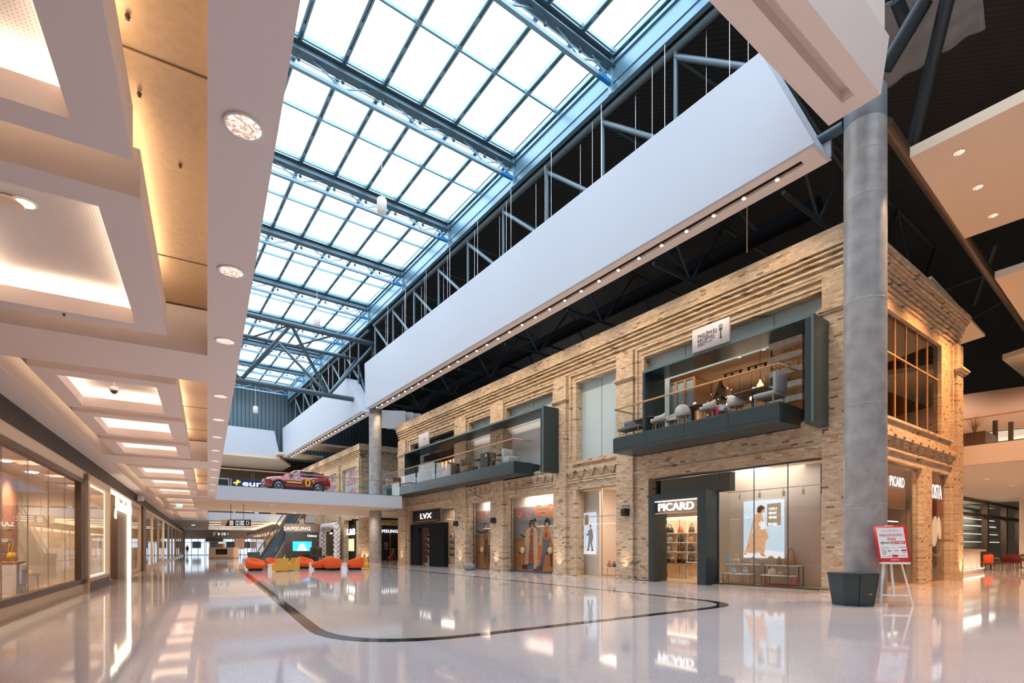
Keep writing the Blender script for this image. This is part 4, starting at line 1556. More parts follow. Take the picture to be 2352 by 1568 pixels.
t = tag(MB().box(-.02, .02, 0, 4.0, 0, .03).build('lighting_track', 'white', loc=(19.45, 7.95, 3.66)), 'thin white lighting track across the bag shop window', 'track')

# ---- narrow bay with shelves and a man on a poster
wn = thing('shop_window', 'narrow glass shop window between the brick piers, bags on shelves inside', 'shop window', (XG, 16.9, 0))
MB().box(0, .02, 0, 2.85, .05, 4.42).build('glass', 'shopglass', wn)
m = MB()
m.box(-.02, .04, 0, 2.85, 0, .06).box(-.02, .04, 1.42, 1.45, .06, 4.42).box(-.02, .04, 0, 2.85, 3.0, 3.04)
m.build('frame', 'champ', wn)
tag(MB().box(19.3, 19.36, yx(1377, 19.3), 20.28, .03, 4.4).build('display_wall', 'white'), 'white display wall with a walking man poster in the narrow shop window', 'display wall')
r = (165, 245, 1085, 1365)
suit = ink('suit', (.13, .17, .27), .4)
polys = [(2, [(0, 0), (1, 0), (1, .12), (0, .1)]), (3, PC(r, [(196, 1210), (212, 1192), (226, 1200), (232, 1250), (224, 1290), (232, 1338), (220, 1338), (212, 1290), (202, 1335), (190, 1335), (198, 1285), (200, 1240), (184, 1240), (180, 1232), (192, 1226)])),
         (4, PC(r, [(206, 1190), (206, 1172), (218, 1168), (222, 1186), (216, 1195)])), (5, PC(r, [(205, 1180), (205, 1168), (214, 1163), (222, 1170), (210, 1174)])),
         (6, PC(r, [(216, 1240), (232, 1245), (230, 1272), (214, 1268)])), (5, PC(r, [(188, 1335), (206, 1335), (206, 1342), (186, 1342)])), (5, PC(r, [(218, 1337), (236, 1337), (236, 1344), (218, 1344)])), (6, PC(r, [(172, 1100), (200, 1098), (200, 1165), (172, 1168)]))]
printed('poster', 'lit poster of a walking man in a blue suit carrying a bag', 'poster', 19.2, 1341, 1367, onx(1354, 1272, 19.2).z, onx(1354, 1177, 19.2).z, None, polys, [sky, sky, foam, suit, skin, hair, ink('tan', (.30, .17, .09), .4)])
sh = thing('shelf_unit', 'tall shelf unit with bags in the narrow shop window', 'shelves', (20.4, 16.85, 0))
MB().box(.3, .35, 0, 1.8, 0, 3.1).build('back_panel', 'wood', sh)
zs = (.9, 1.35, 1.8, 2.25)
for z in zs:
    MB().box(0, .3, 0, 1.8, z - .03, z).build('shelf', 'white', sh)
for i, (z, cs) in enumerate(zip(zs, (('orange', 'tan', 'orange'), ('dark brown', 'tan', 'black'), ('black', 'dark brown', 'black'), ('black', 'plum', 'dark brown')))):
    for j, c_ in enumerate(cs):
        bag('%s bag on the %s shelf in the narrow window, %s from the left' % (c_, ['lowest', 'second lowest', 'second highest', 'highest'][i], ORD[j]), (20.5, 18.4 - .55 * j, z), QR, .36, .30, .14, c_, 'bags in the narrow shop window', .45, False)
frame_table('display_table', 'low thin legged table in the narrow shop window', (19.2, yx(1404, 19.2), .03), 0, .4, .9, .45, 'white', 'champ')
bag('tan bag on the low table in the narrow shop window', (19.2, yx(1400, 19.2), .48), QR, .26, .2, .12, 'tan', None, .7)
bag('black bag on the low table in the narrow shop window', (19.2, yx(1411, 19.2), .48), QR, .22, .18, .12, 'black', None, .7)
lamp('AREA', 'narrow_shop_glow', (19.9, 18.2, 4.3), 32, WARM2, (0, 0, 0), 1.2, 2.4)

# ---- big fashion posters behind glass
BR = 1.0
grey = ink('grey_sky', (.23, .27, .34))
town = ink('town', (.22, .12, .07))
field = ink('field', (.42, .19, .07))
coat = ink('coat', (.62, .46, .28))
blackink = ink('black', (.015, .014, .014))
gskin = ink('skin_print', (.55, .32, .22))
org = ink('rust', (.60, .17, .04))
jack = ink('jacket', (.52, .42, .34))
card = ink('card', (.50, .30, .17))
denim = ink('denim', (.05, .13, .22))
patt = ink('pattern', (.25, .07, .05))
gm = [grey, grey, town, field, coat, blackink, gskin, org, jack, card, denim, patt]
r = (1043, 1757, 330, 1465)
polys = [(2, PC(r, [(1043, 900), (1150, 870), (1260, 910), (1500, 890), (1757, 880), (1757, 1465), (1043, 1465)])), (3, PC(r, [(1043, 960), (1300, 940), (1757, 1000), (1757, 1465), (1043, 1465)])),
         (9, PC(r, [(1410, 345), (1757, 330), (1757, 560), (1420, 490)])),
         (5, PC(r, [(1322, 700), (1325, 620), (1345, 570), (1372, 558), (1396, 575), (1402, 620), (1408, 700)])),
         (4, PC(r, [(1290, 725), (1340, 695), (1400, 695), (1450, 730), (1470, 880), (1470, 1150), (1455, 1435), (1395, 1445), (1380, 900), (1365, 900), (1320, 1355), (1248, 1345), (1255, 1050), (1240, 900), (1262, 780)])),
         (11, PC(r, [(1350, 712), (1398, 712), (1392, 1000), (1402, 1345), (1308, 1352), (1326, 1000)])),
         (6, PC(r, [(1350, 650), (1354, 600), (1388, 598), (1394, 660), (1382, 700), (1362, 700)])), (5, PC(r, [(1352, 622), (1394, 618), (1394, 642), (1354, 646)])),
         (5, PC(r, [(1148, 800), (1180, 808), (1258, 858), (1250, 892), (1178, 848)])),
         (10, PC(r, [(1298, 1352), (1398, 1345), (1392, 1440), (1298, 1440)])), (5, PC(r, [(1190, 1375), (1292, 1360), (1292, 1445), (1200, 1445)])), (5, PC(r, [(1395, 1430), (1470, 1420), (1478, 1458), (1395, 1458)])),
         (7, PC(r, [(1540, 940), (1600, 920), (1590, 1060), (1530, 1340), (1460, 1352), (1490, 1150)])), (7, PC(r, [(1640, 930), (1705, 1000), (1725, 1120), (1748, 1410), (1690, 1390), (1650, 1100)])),
         (10, PC(r, [(1570, 900), (1645, 915), (1665, 1060), (1640, 1090), (1602, 1110), (1575, 1250), (1548, 1450), (1490, 1450), (1540, 1150)])), (5, PC(r, [(1660, 1080), (1700, 1080), (1705, 1380), (1680, 1380)])),
         (8, PC(r, [(1420, 590), (1450, 590), (1490, 650), (1560, 665), (1595, 690), (1565, 820), (1535, 1010), (1488, 1010), (1500, 860), (1535, 755), (1445, 690)])),
         (8, PC(r, [(1645, 690), (1757, 705), (1757, 950), (1706, 1000), (1665, 850), (1645, 760)])), (5, PC(r, [(1398, 545), (1440, 535), (1450, 600), (1412, 610)])),
         (7, PC(r, [(1602, 705), (1640, 700), (1662, 905), (1640, 925), (1568, 905), (1580, 770)])), (5, PC(r, [(1600, 800), (1622, 800), (1622, 890), (1600, 890)])),
         (5, PC(r, [(1582, 700), (1588, 590), (1615, 550), (1650, 555), (1668, 640), (1655, 700)])), (6, PC(r, [(1600, 630), (1645, 615), (1648, 665), (1625, 695), (1608, 690)])), (5, PC(r, [(1598, 600), (1648, 590), (1648, 622), (1600, 632)])),
         (5, PC(r, [(1452, 1380), (1540, 1370), (1545, 1455), (1460, 1455)]))]
random.seed(5)
for i in range(26):
    u, v = random.uniform(1316, 1388), random.uniform(730, 1330)
    polys.append((8 if i % 2 else 7, PC(r, [(u, v), (u + 14, v), (u + 14, v + 16), (u, v + 16)])))
for i in range(26):
    u, v = random.choice(((random.uniform(1650, 1740), random.uniform(710, 940)), (random.uniform(1500, 1570), random.uniform(680, 980))))
    polys.append((5 if i % 2 else 11, PC(r, [(u, v), (u + 12, v), (u + 8, v + 14)])))
zt, zb = onx(1230, 1162, 19.25).z, .06
po, w = printed('poster', 'wide fashion poster with red letters and two people in long coats', 'poster', 19.25, 1180, 1277, zb, zt, None, polys, gm)
hgt = zt - zb
redl = MT.setdefault('redl', mat('red_print', (.85, .10, .03), .4, emit=(.85, .1, .03), es=.25))
for j, ch in enumerate('GUCCI'):
    text(ch, .92, redl, (-.10, w * (1 - (.17, .40, .63, .90, 1.12)[j]) if j < 4 else w * .02, hgt * .845), 'W', 'print_lettering', po, .002, -.004, (.5, .44, .5, .5, .06)[j])
text("WHAT'S YOUR", .17, blackink, (-.11, w * .27, hgt * .93), 'W', 'print_lettering', po, .001, 0, .8)
text('+ NAME', .15, blackink, (-.11, w * .27, hgt * .87), 'W', 'print_lettering', po, .001, 0, .5)
r = (378, 665, 400, 1400)
polys = [(2, PC(r, [(378, 820), (530, 840), (665, 820), (665, 1400), (378, 1400)])), (3, PC(r, [(378, 880), (480, 860), (665, 960), (665, 1400), (378, 1400)])),
         (5, PC(r, [(395, 720), (420, 735), (480, 765), (545, 740), (580, 725), (612, 735), (625, 800), (650, 960), (650, 1250), (615, 1390), (570, 1390), (545, 1200), (545, 860), (545, 790), (480, 800), (412, 760)])),
         (6, PC(r, [(540, 700), (540, 640), (555, 615), (575, 630), (580, 690), (570, 735), (550, 735)])), (5, PC(r, [(530, 720), (534, 640), (548, 608), (572, 610), (582, 650), (572, 640), (548, 640), (544, 720)])),
         (8, PC(r, [(565, 780), (575, 780), (580, 900), (570, 900)])), (4, PC(r, [(600, 780), (612, 780), (640, 1000), (625, 1010)])), (6, PC(r, [(378, 708), (398, 718), (396, 745), (380, 735)])), (11, PC(r, [(560, 1200), (600, 1180), (612, 1360), (575, 1380)]))]
zt = onx(1110, 1173, 19.25).z
po, w = printed('poster', 'narrow fashion poster of one person with an arm held out, in the next bay', 'poster', 19.25, 1091, 1129, zb, zt, None, polys, gm)
hgt = zt - zb
for j, ch in enumerate('GUC'):
    text(ch, .75, redl, (-.06, w * (1 - (.22, .50, .85)[j]), hgt * .87), 'W', 'print_lettering', po, .002, -.004, (.36, .3, .36)[j])
for key, lb in (('C', 'glass shop window over the wide fashion poster'), ('D', 'glass shop window over the narrow fashion poster')):
    a, b, z0, z1 = LOW[key]
    wn = thing('shop_window', lb, 'shop window', (XG, a, 0))
    MB().box(0, .02, 0, b - a, .05, z1).build('glass', 'shopglass', wn)
    m = MB()
    m.box(-.02, .04, 0, b - a, 0, .06).box(-.02, .04, 0, .04, 0, z1).box(-.02, .04, b - a - .04, b - a, 0, z1)
    m.build('frame', 'steeld', wn)
    tag(MB().box(19.3, 19.4, a - .2, b + (.6 if key == 'C' else .5), zt - .3, 4.6).build('pelmet', 'white'), 'white lit board above the ' + ('wide' if key == 'C' else 'narrow') + ' fashion poster', 'board')
    n = 3 if key == 'C' else 2
    for i in range(n):
        y = a + (b - a - .8) * (i + .5) / n
        t = thing('downlight', '%s small downlight above the %s fashion poster' % (['right', 'left', 'third'][i] if n == 2 else ['right', 'middle', 'left'][i], 'wide' if key == 'C' else 'narrow'), 'downlight', (19.05, y, 4.55), 0, 'downlights above the fashion posters')
        MB().lathe([(.09, .05), (.09, 0), (.001, -.004)], n=14).build('lens', 'g_down', t)
    lamp('AREA', 'poster_glow', (18.98, (a + b) / 2 - .3, 4.42), 42 if key == 'C' else 26, WARM2, (0, R(-15), 0), .2, (b - a) * .7)
for i, (px, s_) in enumerate(((1195, 1), (1258, 1), (1103, 1))):
    x = 18.95
    t = thing('mirror_stand', ['small stand with a round disc in front of the wide fashion poster, left', 'small stand with a round disc in front of the wide fashion poster, right', 'small stand with a round disc in front of the narrow fashion poster'][i], 'stand', (x + .1, yx(px, x), .0))
    MB().bar((0, 0, 0), (0, 0, 1.2), .02, .02).build('post', 'champ', t)
    MB().bbox(-.08, .08, -.22, .22, 1.05, 1.22, .01, 1).build('box', 'blk2', t)
    MB().lathe([(.001, -.01), (.2, -.008), (.2, .008), (.001, .01)], n=20).build('disc', 'cream', t, M=Matrix.Translation((-.1, -.2, 1.28)) @ Matrix.Rotation(R(90), 4, 'Y'))

# ---- shop with dark doors at the left of the block
lx = thing('shop_portal', 'black shop entrance with two dark panels and white letters above, far left of the block', 'shop portal', (XG, 32.1, 0))
def ly(px): return yx(px, XG) - 32.1
MB().box(-.04, .06, ly(1012), ly(937), 3.42, 4.4).build('sign_board', 'blk2', lx)
text('LVX', .62, 'g_white', (-.06, ly(979), 3.72), 'W', 'lettering', lx, .02, -.004, 1.9)
MB().box(-.05, -.02, ly(1008), ly(942), 3.5, 3.56).build('warm_strip', 'wood', lx)
MB().box(-.25, .1, ly(968), ly(932), 0, 3.3).build('dark_panel', 'black', lx)
MB().box(-.25, .1, ly(1027), ly(992), 0, 3.3).build('dark_panel', 'black', lx)
MB().box(-.25, .1, ly(992), ly(968), 3.0, 3.3).build('lintel', 'black', lx)
MB().box(0, .02, .05, ly(1027), .05, 4.42).build('glass', 'shopglass', lx)
struct(MB().box(21.0, 21.1, 31.4, 40, 0, 4.6).build('wall_dark_shop', MT.setdefault('lattice', ribbed('trellis_wall', (.62, .50, .36), 3))))
lamp('AREA', 'dark_shop_glow', (20, 34.5, 4.5), 80, WARM2, (0, 0, 0), 1.6, 6)
for i, px in enumerate((980, 1033, 1041)):
    x = 20.6
    t = thing('shelf_unit', ['small shelf unit seen between the two dark panels', 'left display shelf right of the dark panels', 'right display shelf right of the dark panels'][i], 'shelves', (x, yx(px, x), 0))
    m = MB()
    m.box(0, .3, -.35, .35, 0, .08).box(.28, .3, -.35, .35, 0, 2.6)
    m.build('carcass', 'white', t)
    for z in (.7, 1.2, 1.7, 2.2):
        MB().box(0, .3, -.35, .35, z, z + .03).build('shelf', 'white', t)
        t2 = bag('dark bag on the %s board of the %s' % ({.7: 'lowest', 1.2: 'second', 1.7: 'third', 2.2: 'top'}[z], ['shelf between the dark panels', 'left shelf by the dark panels', 'right shelf by the dark panels'][i]), (x + .12, yx(px, x), z + .03), QR, .3, .22, .12, random.choice(['black', 'dark brown', 'plum']), 'bags in the dark fronted shop', .4, False)

# ---- wall speakers on the piers, floor lights, canvas heap
for i, (px, py) in enumerate(((1048, 1202), (1134, 1195), (1438, 1176))):
    p = onx(px, py, X0 - .22)
    t = thing('wall_speaker', ['black box speaker on the brick pier right of the dark doors', 'black box speaker on the brick pier between the two fashion posters', 'black box speaker on the brick pier left of the bag shop'][i], 'speaker', (X0 - .22, p.y, p.z), R(-20))
    MB().bbox(-.2, .1, -.15, .15, -.17, .17, .02, 1).build('cabinet', 'blk2', t)
    MB().box(.1, .2, -.04, .04, -.04, .04).build('bracket', 'blk2', t)
for i, y in enumerate((15.9 + .4, 20.85, 26.75, 31.2, 40.8, 23.7, 29, 17.6)):
    if i > 4: continue
    lamp('SPOT', 'pier_uplight', (X0 - .5, y, .03), 55, WARM, (R(180), R(12), 0), angle=50, blend=.8, radius=.04)
    t = thing('floor_light', 'small round floor uplight at the foot of the brick pier, %s from the right' % ORD[i], 'floor light', (X0 - .42, y, .004), 0, 'floor uplights along the brick front')
    MB().lathe([(.09, 0), (.09, .008), (.075, .012), (.001, .012)], n=16).build('cap', 'chrome', t)
p = onx(1079, 1308, X0 - .75)
t = thing('canvas_heap', 'crumpled grey canvas bag heap on the floor by the brick front', 'bag', (X0 - .8, p.y, 0))
random.seed(2)
m = MB()
bm = bmesh.new()
bmesh.ops.create_icosphere(bm, subdivisions=3, radius=1)
for v in bm.verts:
    n_ = math.sin(v.co.x * 6 + v.co.y * 5) * .11 + math.sin(v.co.z * 9 + v.co.y * 7) * .07
    v.co = Vector((v.co.x * .34 * (1 + n_), v.co.y * .55 * (1 + n_ + .15 * v.co.z), max(0, (v.co.z * .5 + .42)) * .48 * (1 + n_)))
bm.verts.index_update()
m.add([v.co for v in bm.verts], [[v.index for v in f.verts] for f in bm.faces], True)
bm.free()
m.build('sack', MT.setdefault('canvas', mat('grey_canvas', (.24, .23, .21), .9)), t)
MB().bbox(-.22, .18, -.35, .15, .26, .36, .05).build('folded_flap', 'canvas', t)

# ---- return wall: shop windows towards the right
wn = thing('shop_window', 'glass shop window with white letters on the return wall right of the column', 'shop window', (0, 7.36, 0))
MB().box(19.6, 25.4, 0, .015, .05, 4.62).build('glass', 'shopglass', wn)
MB().box(19.6, 24.5, .14, .2, 2.95, 4.6).build('brown_board', 'taupe', wn)
text('PICARD', .54, 'g_white', (23.5, .09, 3.78), 'S', 'lettering', wn, .006, .004, 1.45, space=1.1)
m = MB()
m.box(19.6, 25.4, -.02, .04, 0, .06).box(22.0, 22.02, -.01, .03, .05, 4.6)
m.build('frame', 'champ', wn)
for z in (2.0, 2.5):
    MB().box(21, 25.2, .6, .7, z, z + .03).build('light_strip', 'g_line', wn)
wn = thing('shop_window', 'cafe window with red sign board on the return wall near its right end', 'shop window', (0, 7.36, 0))
MB().box(26.5, 28.65, 0, .015, .05, 4.62).build('glass', 'shopglass', wn)
MB().box(26.5, 28.65, .05, .1, 2.75, 4.6).build('red_board', MT.setdefault('dred', mat('dark_red_board', (.22, .02, .015), .4)), wn)
MB().box(26.5, 28.65, .12, .16, .1, 2.74).build('inner_blind', MT.setdefault('dusk', mat('dim_brown_blind', (.20, .13, .08), .5)), wn)
text('COSTA', .85, 'g_white', (27.58, .02, 3.55), 'S', 'lettering', wn, .006, .008, 1.65)
for dx, dz, sx, sz, rot in ((-.22, -.03, .40, .66, 10), (.38, .12, .24, .50, -12)):
    MB().ball((0, 0, 0), sx, .012, sz, 24, 12).build('bean_emblem', MT.setdefault('beanm', mat('cream_emblem', (.85, .66, .48), .5, emit=(.85, .62, .42), es=.5)), wn, M=Matrix.Translation((27.75 + dx, .03, 2.18 + dz)) @ Matrix.Rotation(R(rot), 4, 'Y'))
for i in range(11):
    a = PI + PI * i / 10
    MB().ball((27.75 + .62 * math.cos(a), .03, 1.38 + .26 * math.sin(a)), .035, .012, .06, 6, 4).build('bean_dot', 'white', wn)
tag(MB().box(25.5, 25.6, 7.8, 12, 0, 4.6).build('cafe_side_wall', 'taupe'), 'brown partition between the bag shop and the cafe', 'wall panel')
lamp('AREA', 'cafe_shop_glow', (28, 10, 4.5), 60, WARM, (0, 0, 0), 2, 3)
# upstairs window on the return wall
w = struct(MB().box(20.2, 27.7, 7.34, 7.36, 6.2, 10.0).build('window_41', MT.setdefault('bronzeglass', glass('bronze_glass', (.55, .45, .36), 1.7))), 'tall upstairs window on the brick return')
m = MB()
for x in (21.0, 21.9, 22.9, 24.0, 25.2, 26.4):
    m.box(x - .012, x + .012, 7.31, 7.34, 6.2, 10.0)
m.box(20.2, 27.7, 7.31, 7.34, 8.55, 8.6)
m.build('mullion', 'wood', w)
for i, (x, z) in enumerate(((23.4, 8.1), (24.6, 8.1))):
    t = thing('pendant_lamp', ['left', 'right'][i] + ' small white pendant lamp behind the upstairs window on the brick return', 'lamp', (x, 9.2, z), 0)
    MB().lathe([(.02, .28), (.1, .2), (.16, 0), (.15, -.01)], n=16).build('shade', 'white', t)
    MB().tube((0, 0, .26), (0, 0, .9), .008, 6).build('cord', 'blk2', t)
    MB().ball((0, 0, .03), .06).build('bulb', 'g_down', t)

# trash bin and easel by the column
p = onz(1958, 1386, 0)
tb = thing('planter_bin', 'dark green faceted tapered bin at the foot of the near column', 'bin', (15.08, 5.74, 0), R(-28))
m = MB()
def hexa(wx, wy, z): return [(-wx, -wy * .55, z), (-wx * .45, -wy, z), (wx * .5, -wy, z), (wx, -wy * .4, z), (wx, wy * .5, z), (wx * .5, wy, z), (-wx * .5, wy, z), (-wx, wy * .5, z)]
a, b = hexa(.44, .40, 0), hexa(.54, .50, .80)
m.add(a + b, [list(range(8))[::-1], list(range(8, 16))] + [(i, (i + 1) % 8, 8 + (i + 1) % 8, 8 + i) for i in range(8)])
m.build('body', 'char', tb)
m = MB()
c_, d_ = hexa(.555, .515, .80), hexa(.555, .515, .83)
m.add(c_ + d_, [list(range(8))[::-1], list(range(8, 16))] + [(i, (i + 1) % 8, 8 + (i + 1) % 8, 8 + i) for i in range(8)])
m.build('lid', 'char', tb)
m = MB()
m.bar((-.45 * .45, -.402, .02), (-.54 * .45, -.502, .79), .012, .012).bar((.44 * .5, -.402, .02), (.54 * .5, -.502, .79), .012, .012)
m.build('seam', 'black', tb)
MB().box(.02, .12, -.462, -.44, .3, .32).build('badge', 'chrome', tb)

p1, p2 = onz(2023, 1390, 0), onz(2097, 1391, 0)
mid = (p1 + p2) / 2
ang = math.atan2(p2.y - p1.y, p2.x - p1.x)
W_ = (p2 - p1).length
K = W_ / .80
ea = thing('easel', 'white wooden easel holding the red framed sign, in front of the column', 'easel', (mid.x, mid.y, 0), ang)
for sx in (-1, 1):
    MB().bar((sx * W_ / 2, 0, 0), (sx * W_ * .30, .18, 1.0), .05, .03).bar((sx * W_ * .30, .18, 1.0), (sx * .06, .38, 2.02), .05, .03).build('leg', 'white', ea)
MB().bar((-.05, .62, 0), (0, .40, 2.0), .045, .03).build('rear_leg', 'white', ea)
MB().bar((-W_ * .45, .05, .26), (W_ * .45, .05, .26), .03, .045).build('crossbar', 'white', ea)
MB().bar((0, .12, .2), (0, .40, 2.02), .05, .03).build('mast', 'white', ea)
MB().bbox(-.5 * W_ * .9, .5 * W_ * .9, .02, .16, 1.05, 1.10, .008, 1).build('ledge', 'white', ea)
MB().bbox(-.09, .09, .30, .38, 1.98, 2.05, .008, 1).build('clamp', 'white', ea)
# the sign leans back on the ledge
sw, shh = W_ * 1.02, .96
sg = thing('sign_board', 'red framed white sign with an arrow pointing left, on the easel', 'sign', (mid.x, mid.y, 0), ang)
L_ = Matrix.Translation((0, .07, 1.105)) @ Matrix.Rotation(R(-13), 4, 'X') @ Matrix.Rotation(R(-1.5), 4, 'Y')
MB().bbox(-sw / 2, sw / 2, 0, .03, 0, shh, .005, 1).build('frame', 'red', sg, M=L_)
MB().box(-sw / 2 + .06, sw / 2 - .06, -.004, .0, .11, shh - .05).build('sheet', 'white', sg, M=L_)
rp = MT.setdefault('redp', mat('dark_red_print', (.48, .03, .03), .5))
gp = MT.setdefault('greyp', mat('grey_print', (.30, .29, .30), .5))
lp = MT.setdefault('lightp', mat('light_grey_print', (.62, .61, .62), .5))
bp_ = MT.setdefault('bluep', mat('blue_print', (.08, .2, .45), .5))
op_ = MT.setdefault('orangep', mat('orange_print', (.8, .3, .05), .5))
for tx, z, s_, wd, mm in (('JŪSU ĒRTĪBAI', .80, .09, .55, lp), ('PAKALPOJUMU', .68, .10, .70, rp), ('ZONA', .575, .10, .27, rp)):
    text(tx, s_ * .9, mm, (0, -.006, z), 'S', 'print_lettering', sg, .0015, .003, sw * wd, M=L_)
m = MB()
m.add([(-sw * .38, -.0055, .51), (-sw * .28, -.0055, .565), (-sw * .28, -.0055, .53), (-sw * .04, -.0055, .53), (-sw * .04, -.0055, .49), (-sw * .28, -.0055, .49), (-sw * .28, -.0055, .455)], [list(range(7))])
m.build('print_arrow', gp, sg, M=L_)
MB().box(-sw * .02, sw * .40, -.006, -.004, .475, .545).build('print_red_bar', 'red', sg, M=L_)
text('PIE P IEEJAS', .055, 'white', (sw * .19, -.0075, .49), 'S', 'print_lettering', sg, .001, .002, sw * .36, M=L_)
for x0, x1, z0, z1, mm in ((-.36, -.30, .37, .39, op_), (-.29, -.13, .37, .385, gp), (-.05, .07, .37, .38, lp), (.2, .40, .375, .39, gp), (-.34, -.31, .30, .33, bp_), (-.34, -.31, .255, .28, op_), (-.34, -.31, .21, .235, 'red'), (-.28, -.25, .2, .32, gp),
                           (-.17, -.08, .28, .31, bp_), (.03, .16, .29, .305, rp), (.25, .40, .28, .32, 'red'), (.27, .40, .24, .25, rp), (-.36, -.18, .15, .155, rp), (-.16, -.12, .145, .165, 'red'), (-.06, .12, .13, .19, 'red'), (.16, .42, .155, .165, gp)):
    MB().box(sw * x0, sw * x1, -.0065, -.004, z0, z1).build('print_mark', mm, sg, M=L_)
text('AKROPOLE', .04, 'white', (0, -.004, .045), 'S', 'print_lettering', sg, .001, .002, sw * .26, M=L_)
# ================================================================== lounge chairs under the bridge
def tub_chair(label, loc, rz, col, s=1.0):
    t = thing('lounge_chair', label, 'armchair', loc, rz, None)
    n, k = 28, 0
    v, f = [], []
    # outer shell and inner hollow, rim tilted: low in front (+x), high behind (-x)
    rows = [(0.30, .10, 0), (.46, .14, 0), (.50, .30, 0), (.49, .42, 1), (.45, .50, 1), (.37, .50, 1), (.31, .42, .7), (.26, .40, 0), (.001, .40, 0)]
    for r, z, w in rows:
        for j in range(n):
            a = 2 * PI * j / n
            zz = z + w * (-.16 * math.cos(a) + (.05 if w == 1 else .02)) if w else z
            v.append((r * s * math.cos(a) * 1.02, r * s * math.sin(a), zz * s))
    for i in range(len(rows) - 1):
        for j in range(n):
            j2 = (j + 1) % n
            f.append((i * n + j, i * n + j2, i * n + n + j2, i * n + n + j))
    f.append(list(range(n))[::-1])
    m = MB()
    m.add(v, f, True)
    m.build('shell', col, t)
    MB().lathe([(.30 * s, .37 * s), (.30 * s, .42 * s), (.26 * s, .44 * s), (.001, .445 * s)], n=24).build('seat_cushion', col, t)
    MB().lathe([(.30 * s, 0), (.36 * s, .02), (.36 * s, .12 * s), (.3 * s, .13 * s)], n=24).build('base', 'blk2', t)
    return t


def wing_chair(label, loc, rz, col='yellow'):
    t = thing('lounge_chair', label, 'armchair', loc, rz, None)
    # flat sided chair: wide upright back, low front
    pts = [(-.34, .04), (.34, .04), (.40, .40), (.30, .44), (-.05, .44), (-.26, .80), (-.38, .80)]
    MB().prism(pts, -.36, -.29, 'y').prism(pts, .29, .36, 'y').build('side', col, t)
    MB().prism([(-.34, .04), (-.24, .04), (-.26, .80), (-.40, .80)], -.30, .30, 'y').build('back', col, t)
    MB().bbox(-.28, .34, -.29, .29, .06, .42, .03).build('seat', col, t)
    return t


def face_to(cx, cy, x, y): return math.atan2(cy - y, cx - x)


CH = [(587, 1311, 'o', 'orange tub chair standing alone, leftmost of the lounge group', R(-60), 1.15), (631, 1309, 'o', 'orange tub chair half hidden behind the yellow chair on the left', R(-60), 1.1), (644, 1313, 'y', 'yellow chair seen from behind, left of the pair of yellow chairs', R(100), 1),
      (669, 1311, 'y', 'yellow chair turned sideways, right of the pair of yellow chairs', R(200), 1), (702, 1306, 'o', 'orange tub chair facing the camera in the middle of the lounge group', R(-60), 1.15), (737, 1309, 'o', 'orange tub chair seen from behind, left of the touching pair', R(160), 1.15),
      (766, 1310, 'o', 'orange tub chair seen from behind, right of the touching pair', R(60), 1.15), (765, 1302, 'y', 'yellow chair peeking out behind the touching orange pair', R(-60), 1), (815, 1309, 'o', 'orange tub chair at the right end of the lounge group', R(120), 1.15), (833, 1307, 'y', 'yellow chair half hidden behind the rightmost orange chair', R(-90), 1)]
for px, py, k_, lb, rz, s in CH:
    p = onz(px, py - 1, 0)
    (tub_chair(lb, p, rz, 'orange', s) if k_ == 'o' else wing_chair(lb, p, rz))
for i, (px, py) in enumerate(((624, 1311), (718, 1307), (790, 1309))):
    p = onz(px, py, 0)
    t = thing('side_table', 'small round white side table in the lounge group, ' + ['left, behind the yellow chair', 'middle, by the facing orange chair', 'right, before the last orange chair'][i], 'side table', p)
    MB().lathe([(.24, 0), (.24, .02), (.22, .03), (.22, .40)], n=24).build('drum', 'white', t)
    MB().lathe([(.25, .40), (.26, .41), (.26, .43), (.001, .435)], n=24).build('top', 'white', t)
p = onz(583, 1292, 0)
t = thing('planter_bin', 'dark tapered square bin behind the leftmost orange chair', 'bin', p, R(20))
MB().prism([(-.30, 0), (.30, 0), (.40, .95), (-.40, .95)], -.36, .36, 'y').build('body', 'char', t)
MB().box(-.41, .41, -.37, .37, .95, .98).build('lid', 'blk2', t)

